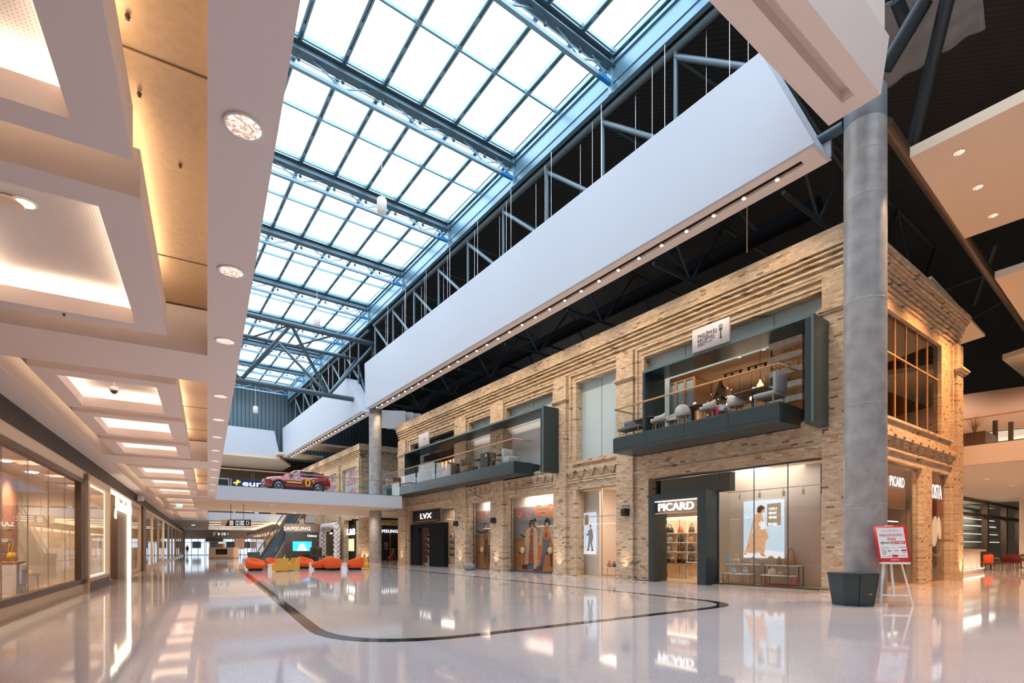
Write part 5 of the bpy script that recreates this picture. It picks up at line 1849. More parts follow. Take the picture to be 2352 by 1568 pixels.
# ================================================================== red car on the bridge
def car():
    a = (ony(605, 1120, 39.2), ony(757, 1120, 39.6))
    L = (a[1] - a[0]).length
    L = 4.5
    t = thing('car', 'red sport utility car with yellow lettering standing on the bridge', 'car', (a[0].x, 39.6, ZU), math.atan2(.1, L))
    paint = MT.setdefault('carpaint', mat('dark_red_car_paint', (.30, .012, .02), .15, metal=.3, coat=1))
    st = [(0, .40, .70, .60), (.08, .32, .86, .76), (.35, .26, .97, .86), (.8, .24, 1.03, .905), (1.25, .23, 1.08, .92), (2.2, .23, 1.12, .925), (3.3, .23, 1.15, .925), (4.0, .25, 1.16, .90), (4.3, .32, 1.12, .86), (4.45, .40, 1.02, .78), (4.5, .46, .8, .68)]
    v, f = [], []
    for x, z0, z1, w in st:
        h = z1 - z0
        ring = [(-w * .86, z0), (-w, z0 + .12 * h / .8), (-w * 1.0, z0 + h * .55), (-w * .97, z0 + h * .86), (-w * .82, z1), (0, z1 + .03), (w * .82, z1), (w * .97, z0 + h * .86), (w, z0 + h * .55), (w, z0 + .12 * h / .8), (w * .86, z0)]
        v += [(x, y, z) for y, z in ring]
    n = 11
    for i in range(len(st) - 1):
        for j in range(n):
            j2 = (j + 1) % n
            f.append((i * n + j, i * n + j2, i * n + n + j2, i * n + n + j))
    f += [list(range(n))[::-1], list(range((len(st) - 1) * n, len(st) * n))]
    MB().add(v, f, True).build('body', paint, t)
    gh = [(1.05, 1.05, .80), (1.95, 1.54, .66), (2.5, 1.63, .66), (3.3, 1.60, .65), (3.95, 1.47, .64), (4.32, 1.12, .74)]
    v, f = [], []
    for x, zt, w in gh:
        v += [(x, -.84, 1.02), (x, -w, zt - .04), (x, -w * .85, zt), (x, 0, zt + .02), (x, w * .85, zt), (x, w, zt - .04), (x, .84, 1.02)]
    for i in range(len(gh) - 1):
        for j in range(6):
            f.append((i * 7 + j, i * 7 + j + 1, i * 7 + 8 + j, i * 7 + 7 + j))
    MB().add(v, f, True).build('cabin', paint, t)
    def gy(x, z, s):       # on the cabin side
        for (xa, za, wa), (xb, zb, wb_) in zip(gh, gh[1:]):
            if xa <= x <= xb:
                k = (x - xa) / (xb - xa)
                zt, w = za + (zb - za) * k - .04, wa + (wb_ - wa) * k
                q = min(1, max(0, (z - 1.02) / max(.01, zt - 1.02)))
                return s * (.84 + (w - .84) * q + .012)
        return s * .84
    for s in (-1, 1):
        for pts in ([(1.42, 1.10), (2.25, 1.10), (2.25, 1.52), (2.0, 1.49)], [(2.33, 1.10), (3.25, 1.12), (3.25, 1.53), (2.33, 1.54)], [(3.33, 1.14), (3.95, 1.22), (3.75, 1.44), (3.33, 1.52)]):
            MB().add([(x, gy(x, z, s), z) for x, z in pts], [list(range(4))]).build('side_window', 'darkglass', t)
        MB().bbox(1.62, 1.80, s * .93 - .09, s * .93 + .09, 1.08, 1.2, .03).build('mirror', paint, t)
        MB().bar((1.0, s * .915, .30), (3.2, s * .915, .30), .05, .12).build('sill', 'rubber', t)
        for x in (2.22, 3.22):
            MB().box(x - .006, x + .006, s * .918, s * .93, .35, 1.1).build('door_gap', 'rubber', t)
        for x in (2.05, 3.05):
            MB().bbox(x - .1, x + .1, s * .92, s * .95, .93, .96, .008, 1).build('door_handle', 'chrome', t)
        MB().bbox(.10, .5, s * .70 - .12, s * .70 + .12, .78, .90, .03).build('headlight', 'chrome', t)
        MB().bbox(4.3, 4.47, s * .66 - .14, s * .66 + .14, .90, 1.02, .02).build('tail_light', 'red', t)
    MB().add([(1.08, -.70, 1.09), (1.08, .70, 1.09), (1.92, .55, 1.55), (1.92, -.55, 1.55)], [(0, 1, 2, 3)]).build('windscreen', 'darkglass', t, M=Matrix.Translation((-.012, 0, .02)))
    MB().bbox(-.02, .06, -.42, .42, .50, .68, .02).build('grille', 'blk2', t)
    MB().bbox(-.02, .08, -.60, .60, .30, .42, .02).build('lower_grille', 'blk2', t)
    MB().bbox(.5, 4.0, -.5, .5, 1.6, 1.64, .02).build('roof_rail', 'blk2', t) if False else None
    for x in (.86, 3.55):
        for s in (-1, 1):
            w = MB().lathe([(.22, -.12), (.34, -.12), (.37, -.08), (.37, .08), (.34, .12), (.22, .12)], n=28).build('wheel', 'rubber', t, M=Matrix.Translation((x, s * .82, .37)) @ Matrix.Rotation(R(90), 4, 'X'))
            m = MB()
            m.lathe([(.06, .10), (.06, .13), (.001, .135)], n=12)
            m.lathe([(.22, .09), (.25, .13), (.225, .13), (.21, .09)], n=28)
            for q in range(5):
                a0 = 2 * PI * q / 5
                for d in (-.16, .16):
                    m.bar((.05 * math.cos(a0), .05 * math.sin(a0), .115), (.23 * math.cos(a0 + d), .23 * math.sin(a0 + d), .115), .035, .03)
            m.build('rim', 'chrome', w, M=Matrix.Translation((x, s * .82, .37)) @ Matrix.Rotation(R(90 if s < 0 else -90), 4, 'X'))
            MB().lathe([(.38, -.02), (.44, -.02), (.44, .02), (.38, .02)], n=28).build('arch_trim', 'rubber', t, M=Matrix.Translation((x, s * .925, .39)) @ Matrix.Rotation(R(90), 4, 'X'))
    yel = MT.setdefault('yelp', mat('yellow_print', (.85, .52, .03), .4))
    text('Pirmā iemaksa', .2, 'white', (1.9, -.945, .80), 'S', 'print_lettering', t, .003, .004, 1.0)
    text('ATALGOJUMS VISIEM', .09, 'white', (1.9, -.945, 1.0), 'S', 'print_lettering', t, .003, 0, .85)
    MB().box(1.4, 2.4, -.945, -.94, .62, .72).build('print_bar', yel, t)
    text('0', .75, yel, (2.8, -.95, .45), 'S', 'print_lettering', t, .004, .03, .38)
    text('€', .30, yel, (3.2, -.945, .72), 'S', 'print_lettering', t, .004, .01, .2)


car()
w = tag(MB().box(-2.5, 2.5, 0, .3, 0, 1.6).build('shop_fascia', MT.setdefault('navy', mat('navy_panel', (.008, .02, .10), .4)), loc=(8.9, 47, ZU)), 'navy blue shop fascia with white letters behind the car', 'sign')
text('euronics', .62, 'g_white', (.05, -.02, 1.08), 'S', 'lettering', w, .02, .02, 3.5)
m = MB()
m.ball((-2.05, -.05, 1.42), .10, .05, .10, 10, 6).bar((-2.35, -.05, 1.25), (-1.85, -.05, 1.38), .05, .10).bar((-2.15, -.05, 1.1), (-2.0, -.05, 1.5), .05, .10)
m.build('emblem', MT.setdefault('g_yel', glow('yellow_glow', (1, .62, .05), 1.2)), w)
w = tag(MB().box(-.5, .5, 0, .2, 0, 1.6).build('notice_board', 'grey', loc=(5.75, 47, ZU)), 'grey framed board left of the navy fascia on the upper floor', 'board')
MB().box(-.42, .42, -.02, 0, .9, 1.5).build('sheet', 'blk2', w)

# ================================================================== escalator and phone brand booth
es = thing('escalator', 'bronze clad escalator with glass balustrades rising behind the lounge chairs', 'escalator', (0, 0, 0))
e0, e1 = onz(612, 1290, .0), onz(690, 1165, 5.35)
e0 = Vector((e0.x, e0.y, 0))
E1 = Vector((e0.x + 4.7, e0.y + 7.5, 5.35))
dv = (E1 - e0)
hd = Vector((dv.x, dv.y, 0)).normalized()
sd = Vector((hd.y, -hd.x, 0))
up = Vector((0, 0, 1))


def eq(t_, s, z): return e0 + dv * t_ + sd * s + up * z


def slab(pts, off, name, mm):
    n = len(pts)
    m = MB()
    m.add(pts + [p + off for p in pts], [list(range(n))[::-1], list(range(n, 2 * n))] + [(i, (i + 1) % n, n + (i + 1) % n, n + i) for i in range(n)])
    return m.build(name, mm, es)


SR = .75
for s in (-.75, SR):
    slab([eq(-.12, s, .0) - up * (dv.z * -.12), eq(0, s, .35), eq(1, s, .35), eq(1.12, s, .0), eq(1.0, s, -1.1), eq(.18, s, -.95)], sd * .08 * (1 if s > 0 else -1), 'side_cladding', MT.setdefault('bronzeclad', mat('bronze_cladding', (.20, .13, .085), .4)))
for s in (-.75, .68):
    slab([eq(0, s, .35), eq(1, s, .35), eq(1, s, 1.1), eq(0, s, 1.1)], sd * .02, 'balustrade_glass', 'glass')
    MB().path([eq(-.05, s, .45), eq(-.06, s, .9), eq(0, s, 1.15), eq(1, s, 1.15), eq(1.08, s, .95)], .05, 8).build('handrail', 'blk2', es)
slab([eq(.18, -.75, -.95), eq(1, -.75, -1.1), eq(1, SR, -1.1), eq(.18, SR, -.95)], -up * .06, 'soffit', MT.setdefault('taupe2', mat('bronze_soffit', (.16, .11, .075), .35, metal=.3)))
m = MB()
N_ = 22
for sc_ in (0,):
    for i in range(N_):
        p = e0 + dv * (i / N_) + sd * sc_
        q = Vector((dv.x, dv.y, 0)) / N_
        h_ = up * (.05 + 5.35 / N_)
        m.add([p - sd * .6 + up * .05, p + sd * .6 + up * .05, p + sd * .6 + h_, p - sd * .6 + h_, p + q + sd * .6 + h_, p + q - sd * .6 + h_], [(0, 1, 2, 3), (3, 2, 4, 5)])
m.build('steps', 'steeld', es)

bp = onz(645, 1288, 0)
bt = thing('display_booth', 'black display booth with a blue screen and white letters below the escalator', 'booth', (bp.x + .3, bp.y - .6, 0), R(-14))
MB().box(0, 3.3, 0, 1.2, 0, 3.05).build('wall', 'blk2', bt)
MB().box(-.1, 3.4, .02, 1.3, 3.05, 3.9).build('header', 'taupe2', bt)
text('SAMSUNG', .52, 'g_white', (1.15, -.02, 3.22), 'S', 'lettering', bt, .03, .006, 2.6, space=1.12)
text('Galaxy', .30, 'g_white', (2.6, -.02, 2.55), 'S', 'lettering', bt, .01, .008, .95)
MB().box(.72, 2.55, -.05, 0, 1.05, 2.05).build('screen', MT.setdefault('g_blue', glow('screen_blue', (.04, .50, .92), 1.3)), bt)
wsc = MT.setdefault('g_scr', glow('screen_white', (.65, .88, 1), 1.2))
m = MB()
for pts in ([(1.1, 1.05), (1.5, 1.05), (1.58, 1.8), (1.45, 1.85)], [(1.75, 1.05), (2.15, 1.05), (1.8, 1.85), (1.68, 1.8)], [(1.56, 1.05), (1.70, 1.05), (1.66, 1.75), (1.60, 1.75)]):
    m.add([(x, -.053, z) for x, z in pts], [list(range(4))])
m.build('screen_figure', wsc, bt)
MB().box(2.2, 2.4, -.054, -.05, 1.92, 1.97).build('screen_hole', 'blk2', bt)
for x in (.8, 2.5):
    MB().bar((x, -.1, 2.3), (x, 0, 2.36), .05, .05).build('bracket_lamp', 'chrome', bt)
MB().box(1.6, 3.2, -1.0, -.2, .72, .8).build('counter', 'blk2', bt)
for i, (px, py) in enumerate(((722, 1300), (738, 1302))):
    p = onz(px, py - 6, 0)
    t = thing('bar_stool', 'dark high-backed stool by the black booth, ' + ['left', 'right'][i] + ' of two', 'stool', p, R(30))
    MB().bbox(-.25, .25, -.25, .25, .6, .72, .04).build('seat', 'blk2', t)
    MB().bbox(-.27, -.18, -.25, .25, .7, 1.45, .04).build('backrest', 'blk2', t)
    MB().tube((0, 0, .02), (0, 0, .6), .035, 8).build('pedestal', 'blk2', t)
    MB().lathe([(.24, 0), (.24, .02), (.05, .04)], n=18).build('foot', 'blk2', t)
# balloon arches
random.seed(9)
MT['ball'] = mat('white_balloon', (.80, .76, .74), .3, coat=.3)


def balloons(name, label, pts, r, parent_loc, M=None):
    t = thing(name, label, 'balloon arch', parent_loc)
    P = [Vector(p) for p in pts]
    m = MB()
    k = 0
    for a, b in zip(P, P[1:]):
        n = max(2, int((b - a).length / (r * .9)))
        for i in range(n):
            c = a.lerp(b, i / n)
            for q in range(3):
                an = 2 * PI * (q / 3 + .17 * k)
                d = (b - a).normalized()
                u = d.orthogonal().normalized()
                w = d.cross(u)
                m.ball(c + (u * math.cos(an) + w * math.sin(an)) * r * .75, r * .8, n=8, k=5)
            k += 1
    o = m.build('balloons', 'ball', t)
    o['kind'] = 'stuff'
    MB().path([p for p in P], .03, 6).build('hoop', 'white', t)
    return t


y0, y1 = yx(772, 17.4), yx(742, 17.4)
yp0, yp1 = yx(774, 17.7), yx(741, 17.7)
balloons('balloon_arch', 'white balloon arch round the open shop door left of the yellow letters', [(0, 0, .2), (0, 0, 3.4), (0, .25, 3.75), (0, yp1 - yp0 - .25, 3.75), (0, yp1 - yp0, 3.4), (0, yp1 - yp0, .2)], .26, (17.7, yp0, 0))
t = thing('entrance_gate', 'black security gate panel inside the white balloon arch', 'gate', (17.9, yp0 + .7, 0))
MB().box(0, .3, 0, yp1 - yp0 - 1.4, 0, 3.2).build('panel', 'blk2', t)
text('SAMSUNG', .25, 'g_white', (-.02, (yp1 - yp0 - 1.4) / 2, 2.9), 'W', 'lettering', t, .01, .01, .9)
lbw = thing('sign_letters', 'glowing white letters and ampersand in the far shop window by the brick corner', 'sign', (X0 + .3, 0, 0))
text('L&B', .95, 'g_white', (0, yx(806, X0 + .3), 2.75), 'W', 'lettering', lbw, .03, .02, 2.5)
MB().box(.02, .06, yx(818, X0 + .3), yx(796, X0 + .3), 2.64, 2.7).build('rail', 'blk2', lbw)
for i, (px, lb) in enumerate(((808, 'lit cream display cabinet below the ampersand letters'), (797, 'small white lit showcase left of the cream cabinet'))):
    x = 20.2
    t = thing('display_cabinet', lb, 'cabinet', (x, yx(px, x), 0))
    MB().box(0, .5, -.8 + .4 * i, .8 - .4 * i, 0, 1.0).build('base', 'blk2', t)
    MB().box(0, .5, -.8 + .4 * i, .8 - .4 * i, 1.0, 2.4).build('lit_panel', MT.setdefault('g_cab', glow('cabinet_glow', (1, .72, .38), .9)), t)
ss = thing('shop_entrance', 'dark shop doorway with white letters framed by gold scales, right of the far column', 'shop entrance', (19.7, B2, 0))
MB().box(0, 3.2, .3, .5, 0, 3.7).build('backdrop', 'blk2', ss)
text('SAMSUNG', .44, 'g_white', (1.5, .0, 2.95), 'S', 'lettering', ss, .03, .006, 2.3, space=1.12)
m = MB()
for x in (.15, 1.9, 2.9):
    m.box(x, x + .05, .2, .25, 0, 3.0)
m.box(.1, 3.0, .2, .25, .05, .1)
m.build('door_frame', 'gold', ss)
text('Note\nS Pen\n5G\nnew', .2, 'white', (1.5, .28, 1.8), 'S', 'lettering', ss, .005)
MB().bbox(.7, .95, .26, .29, .9, 2.1, .02, 1).build('phone_picture', 'white', ss)
MT['scales'] = mat('gold_scale_cladding', (.62, .44, .24), .5)
m = MB()
for j in range(18):
    for i in range(4):
        m.ball((3.35 + .2 * i, -.02, .12 + .22 * j), .13, .06, .13, 8, 5)
for i in range(16):
    for j in range(3):
        m.ball((.0 + .22 * i, -.02, 3.8 + .2 * j), .13, .06, .13, 8, 5)
o = m.build('scale_cladding', 'scales', ss)
MB().box(-.2, 4.2, -.2, .1, 4.25, 4.4).build('header', 'blk2', ss)
t = thing('tall_stool', 'wooden tripod stool with a red seat in front of the gold framed doorway', 'stool', (21.4, B2 - 1.0, 0))
for q in range(3):
    a = 2 * PI * q / 3
    MB().bar((.3 * math.cos(a), .3 * math.sin(a), 0), (.08 * math.cos(a), .08 * math.sin(a), 1.25), .035, .035).build('leg', 'wood', t)
MB().lathe([(.28, 1.25), (.3, 1.28), (.001, 1.3)], n=16).build('seat', 'wood', t)
MB().bbox(-.5, -.2, -.1, .2, .25, .5, .06).build('red_bag', 'red', t)
tag(MB().prism([(0, 0), (2.6, -.5), (2.9, -.5), (2.9, 0)], 4.0, 4.15).build('canopy', 'blk2', loc=(17.6, 51.2, .1)), 'thin black canopy over the corner of the far brick block', 'canopy')
for k in range(3):
    lamp('SPOT', 'far_pier_uplight', (18.0 + .5 * k, B2 - .4 + k * .0, .03), 60, WARM, (R(170), 0, 0), angle=50, blend=.8)

# ================================================================== hanging direction signs, exit signs, kiosk, person
def dirsign(label, px0, px1, py0, py1, Y, rods_py):
    r0, r1 = (px0 - CX_) / F_, (px1 - CX_) / F_
    # board hangs across the hall
    def W3(px, py):
        r = (px - CX_) / F_
        return Vector((Y * (r * ca + sa), Y * (ca - r * sa), H_ + (HY_ - py) * Y / F_))
    a, b = W3(px0, py1), W3(px1, py1)
    h = (py1 - py0) * Y / F_
    d = b - a
    t = thing('direction_sign', label, 'sign', (a.x, a.y, a.z), math.atan2(d.y, d.x))
    w = Vector((d.x, d.y)).length
    MB().prism([(0, 0), (w, 0), (w, h), (.14 * w, h)], 0, .08, 'y').build('board', 'blk2', t)
    MB().prism([(-.16 * w, 0), (0, 0), (.14 * w, h), (-.16 * w, h)], .01, .07, 'y').build('pale_end', 'cream', t)
    for x in (.22 * w, .72 * w):
        MB().tube((x, .04, h), (x, .04, h + (py0 - rods_py) * Y / F_), .015, 6).build('rod', 'blk2', t)
    m = MB()
    for k in range(3):
        z = h * (.76 - .27 * k)
        for x0, x1 in ((.18, .34), (.42, .46), (.48, .53), (.60, .76), (.84, .88), (.92, .96)):
            m.box(w * x0, w * (x1 - .02 * ((k * 3 + int(x0 * 10)) % 2)), -.006, 0, z - h * .06, z + h * .06)
    m.box(w * .555, w * .56, -.006, 0, h * .08, h * .92)
    m.build('print_lines', MT.setdefault('g_line2', glow('sign_print', (1, 1, 1), .9)), t)


dirsign('black hanging direction board with a cream end, nearer one, before the escalator', 517, 575, 1193, 1208, 36, 1157)
dirsign('small black hanging direction board with a cream end, further down the hall', 494, 527, 1221.5, 1230, 62, 1208)
for i, (px, py, Y) in enumerate(((412, 1161, 38), (444, 1204.5, 70), (428, 1096 + 95, 60))):
    if i == 2: continue
    r = (px - CX_) / F_
    p = Vector((Y * (r * ca + sa), Y * (ca - r * sa), H_ + (HY_ - py) * Y / F_))
    t = thing('exit_sign', ['green lit exit sign under the hall ceiling, nearer one', 'tiny green exit sign deep in the hall'][i], 'exit sign', p, -R(36))
    MB().box(-.22, .0, -.03, .03, -.1, .1).build('green_half', 'g_green', t)
    MB().box(.0, .22, -.03, .03, -.1, .1).build('white_half', MT.setdefault('g_ex', glow('exit_white', (.8, 1, .95), 1.1)), t)
    MB().bar((0, 0, .1), (0, 0, 4.44 - p.z), .02, .02).build('stem', 'white', t)
    MB().box(-.25, .25, -.04, .04, 4.44 - p.z - .03, 4.44 - p.z).build('plate', 'brown', t)

p = onz(508, 1282, 0)
t = thing('kiosk', 'pale wooden kiosk counter with a dark screen in the middle of the far hall', 'kiosk', p, -R(30))
MT['kiosk'] = mat('pale_kiosk_board', (.86, .74, .64), .5)
MB().box(-1.5, 1.5, 0, 1.6, 0, 1.4).build('counter', 'kiosk', t)
MB().box(-.65, .75, -.03, 0, .5, 1.2).build('screen', 'darkglass', t)
MB().box(-.6, .0, .4, 1.0, 1.4, 1.9).build('display_box', 'wood', t)
MB().box(-1.55, 1.55, -.05, 1.65, .06, .12).build('kick_strip', 'wood', t)
MB().bbox(.7, .95, .4, .7, 1.4, 1.55, .03).build('till', 'brown', t)
p = onz(550, 1277, 0)
t = thing('a_board', 'small red framed board on a white easel near the far entrance', 'sign', p, -R(20))
MB().box(-.75, .75, 0, .05, 1.15, 2.9).build('frame', 'red', t)
MB().box(-.66, .66, -.01, 0, 1.25, 2.8).build('sheet', 'white', t)
for x in (-.6, .6):
    MB().bar((x * 1.3, -.3, 0), (x * .7, .1, 2.8), .06, .06).build('leg', 'white', t)
MB().bar((0, .9, 0), (0, .1, 2.6), .06, .06).build('rear_leg', 'white', t)


def person(label, loc, rz, shirt, trousers):
    t = thing('person', label, 'person', loc, rz)
    me = bpy.data.meshes.new('body')
    J = [((0, 0, .98), .13), ((0, 0, 1.2), .15), ((0, 0, 1.42), .15), ((0, 0, 1.52), .06), ((0, .01, 1.62), .10), ((0, .01, 1.72), .075),
         ((.19, 0, 1.42), .06), ((.24, .02, 1.15), .045), ((.23, .10, .92), .036), ((.23, .13, .84), .03),
         ((-.19, 0, 1.42), .06), ((-.24, .02, 1.15), .045), ((-.23, .10, .92), .036), ((-.23, .13, .84), .03),
         ((.09, 0, .9), .085), ((.10, .03, .5), .06), ((.10, -.02, .1), .04), ((.10, .12, .04), .035),
         ((-.09, 0, .9), .085), ((-.10, .1, .5), .06), ((-.11, .05, .1), .04), ((-.11, .18, .04), .035)]
    Eg = [(0, 1), (1, 2), (2, 3), (3, 4), (4, 5), (2, 6), (6, 7), (7, 8), (8, 9), (2, 10), (10, 11), (11, 12), (12, 13), (0, 14), (14, 15), (15, 16), (16, 17), (0, 18), (18, 19), (19, 20), (20, 21)]
    me.from_pydata([j[0] for j in J], Eg, [])
    me.materials.append(trousers)
    o = bpy.data.objects.new('body', me)
    C.objects.link(o)
    o.parent = t
    sk = o.modifiers.new('skin', 'SKIN')
    for v, j in zip(me.skin_vertices[0].data, J):
        v.radius = (j[1], j[1])
    me.skin_vertices[0].data[0].use_root = True
    sb = o.modifiers.new('sub', 'SUBSURF')
    sb.levels = sb.render_levels = 2
    MB().lathe([(.02, 1.78), (.09, 1.74), (.105, 1.66), (.10, 1.58)], (0, -.012, 0), 14).build('hair', 'blk2', t)
    return t


person('person in dark clothes walking in the far hall by the entrance doors', onz(430, 1274.5, 0), R(20), 'blk2', MT['blk2'])
# colour blocks on the upper floor edge far away
for i, (px0, px1, c_) in enumerate(((530, 535, 'navy'), (535, 541, 'yelp'), (549, 552, 'navy'), (582, 584, 'blk2'), (585, 594, 'white'), (595, 622, 'blk2'), (622, 634, 'yelp'), (634, 638, 'navy'))):
    p0, p1 = ony(px0, 1175, 68.5), ony(px1, 1175, 68.5)
    cn = {'navy': 'navy blue', 'yelp': 'yellow', 'blk2': 'black', 'white': 'white'}[c_]
    if c_ == 'yelp': MT.setdefault('yelp', mat('yellow_print', (.85, .52, .03), .4))
    tag(MB().box(p0.x, p1.x, 0, .3, 0, 1.0).build('display_box', c_, loc=(0, 68.5, ZU)), '%s display box on the far upper floor edge, %s from the left' % (cn, ORD[i]), 'box')
for i, (x, y) in enumerate(((8, 40), (11.5, 40), (15, 40), (8, 44), (11.5, 44), (15, 45), (7.5, 48), (12, 48), (16, 48))):
    t = downlight(x, y, ZB - .024, .12, 'added round downlight under the bridge slab, ' + ['front row left', 'front row middle', 'front row right', 'middle row left', 'middle row centre', 'middle row right', 'back row left', 'back row centre', 'back row right'][i], 'added downlights under the bridge', None, True, 0)
    lamp('SPOT', 'bridge_fill_spot', (x, y, ZB - .06), 190, WARM2, angle=140, blend=.8, radius=.1)  # discs and lamps added to brighten the space under the bridge
for i in range(5):
    y = 72 + 7 * i
    t = thing('strip_light', 'long cross strip light on the far hall ceiling', 'ceiling light', hloc(2.8, y, 4.40), -HB, 'strip lights of the far hall ceiling')
    MB().box(-2.6, 4, -.05, .05, 0, .035).build('diffuser', MT.setdefault('g_strip', glow('strip_light', (1, .84, .66), 2.6)), t)
    MB().box(-2.65, 4.05, -.08, .08, .035, .05).build('casing', 'white', t)
for x in (8, 11.5):
    lamp('SPOT', 'escalator_fill', (x, 48, ZB - .08), 700, WARM2, (R(62), 0, 0), angle=90, blend=.8, radius=.1)  # unseen lamp added to light the camera side of the escalator
lamp('AREA', 'right_shop_glow', hloc(7.7, 82, 3.2), 120, WARM, (0, 0, 0), 1.6, 36)

# pendant luminaires under the glass roof
for i, (px, py, Y) in enumerate(((877, 473, 24), (728, 737, 36), (587, 941, 52))):
    r = (px - CX_) / F_
    p = Vector((Y * (r * ca + sa), Y * (ca - r * sa), H_ + (HY_ - py) * Y / F_))
    t = thing('pendant_lamp', ['nearest white cylinder pendant hanging under the glass roof', 'middle white cylinder pendant hanging under the glass roof', 'furthest white cylinder pendant, before the dark end wall'][i], 'lamp', p)
    MB().lathe([(.19, -.33), (.22, -.30), (.22, .28), (.18, .34), (.03, .36)], n=20).build('shade', 'white', t)
    MB().lathe([(.19, -.325), (.001, -.32)], n=20).build('diffuser', 'plaster', t)
    MB().tube((0, 0, .36), (0, 0, 21.3 - p.z), .012, 6).build('cable', 'white', t)
# ================================================================== furniture on the balconies
ZD = 5.55 + .61


def shell_chair(label, loc, rz, col='white', throw=False):
    t = thing('shell_chair', label, 'chair', loc, rz, None)
    n = 22
    v, f = [], []
    # rounded shell open to the front (+x)
    rows = [(.10, .40), (.24, .41), (.29, .47), (.31, .60), (.30, .72), (.28, .80)]
    for r, z in rows:
        for j in range(n + 1):
            a = PI * (.22 + 1.56 * j / n)
            back = (1 - math.cos(a - 0)) / 2
            zz = z if z < .48 else .47 + (z - .47) * (.35 + .65 * back ** 2)
            v.append((r * math.cos(a), r * math.sin(a), zz))
    k = n + 1
    for i in range(len(rows) - 1):
        for j in range(n):
            f.append((i * k + j, i * k + j + 1, i * k + k + j + 1, i * k + k + j))
    o = MB().add(v, f, True).build('shell', 'shellw' if col == 'white' else col, t)
    sd_ = o.modifiers.new('thick', 'SOLIDIFY')
    sd_.thickness = .03
    MB().lathe([(.24, .40), (.26, .42), (.26, .46), (.2, .49), (.001, .495)], (.04, 0, 0), 20).build('seat', 'grey', t)
    for a in (45, 135, 225, 315):
        c, s = math.cos(R(a)), math.sin(R(a))
        MB().tube((.16 * c, .16 * s, .41), (.27 * c, .27 * s, 0), .022, 8, .013).build('leg', 'wood', t)
    if throw:
        MB().bbox(-.34, -.26, -.25, .25, .12, .5, .02).build('pink_throw', MT.setdefault('pinkt', mat('pink_blanket', (.62, .08, .16), .9)), t)
    return t


MT['shellw'] = mat('white_shell', (.70, .68, .66), .5)


def bistro(label, loc, w, d, top='dwood', leg='blk2', h=.75):
    t = thing('restaurant_table', label, 'table', loc, 0)
    MB().bbox(-w / 2, w / 2, -d / 2, d / 2, h - .04, h, .008, 1).build('top', top, t)
    MB().bar((0, 0, .03), (0, 0, h - .04), .09, .09).build('leg', leg, t)
    MB().box(-.22, .22, -.22, .22, 0, .03).build('base', leg, t)
    return t


XB = 17.45


def bl(px, x=XB): return (x, yx(px, x), ZD)


for i, (px, x, lb, rz) in enumerate(((1511, 17.35, 'white shell chair on the near balcony, second seat from its left end', R(150)), (1545, 17.75, 'white shell chair behind the left table of the near balcony', R(200)),
                                     (1568, 17.3, 'white shell chair before the middle table of the near balcony', R(30)), (1625, 17.3, 'white shell chair with a pink throw on the near balcony', R(140)),
                                     (1652, 18.0, 'white shell chair just right of the pink throw chair', R(200)), (1690, 17.7, 'white shell chair left of the dark table at the right end of the balcony', R(-20)), (1672, 18.35, 'white shell chair at the back, between the two right tables', R(-90)))):
    shell_chair(lb, bl(px, x), rz, throw=(i == 3))
bistro('dark wooden table at the left end of the near balcony', bl(1487, 17.7), .75, 1.0)
bistro('dark wooden table in the middle of the near balcony', bl(1592, 17.65), .75, 1.0)
bistro('dark wooden table at the right end of the near balcony', bl(1730, 17.55), .75, 1.2)
for i, (px, lb) in enumerate(((1592, 'small white menu card on the middle table of the near balcony'), (1728, 'white menu card on the right table of the near balcony'))):
    tag(MB().prism([(-.04, 0), (.04, 0), (0, .16)], -.07, .07, 'y').build('menu_card', 'white', loc=(bl(px)[0] + .1, bl(px)[1], ZD + .75)), lb, 'card')
t = thing('banquette', 'grey tufted bench with wooden legs at the left end of the near balcony', 'bench', bl(1452, 17.35), R(0))
MB().bbox(-.28, .28, -.62, .62, .34, .46, .04).build('seat', 'dgrey', t)
MB().bbox(.16, .28, -.62, .62, .46, .82, .04).build('backrest', 'dgrey', t)
m = MB()
for i in range(7):
    for z in (.56, .70):
        m.ball((.155, -.5 + i * .167, z), .018, n=6, k=4)
m.build('buttons', 'blk2', t)
for sx in (-.2, .2):
    for sy in (-.5, .5):
        MB().tube((sx, sy, .34), (sx * 1.2, sy * 1.1, 0), .025, 8, .014).build('leg', 'wood', t)
t = thing('dining_bench', 'pale upholstered seat with tall back at the right end of the near balcony', 'chair', bl(1766, 17.45), R(0))
MB().bbox(-.42, .42, -.40, .35, .36, .50, .05).build('seat', 'grey', t)
MB().bbox(-.40, .40, -.44, -.32, .46, 1.10, .05).build('backrest', 'grey', t)
for sx in (-.34, .34):
    for sy in (-.32, .28):
        MB().tube((sx, sy, .36), (sx * 1.08, sy * 1.08, 0), .028, 8, .016).build('leg', 'wood', t)
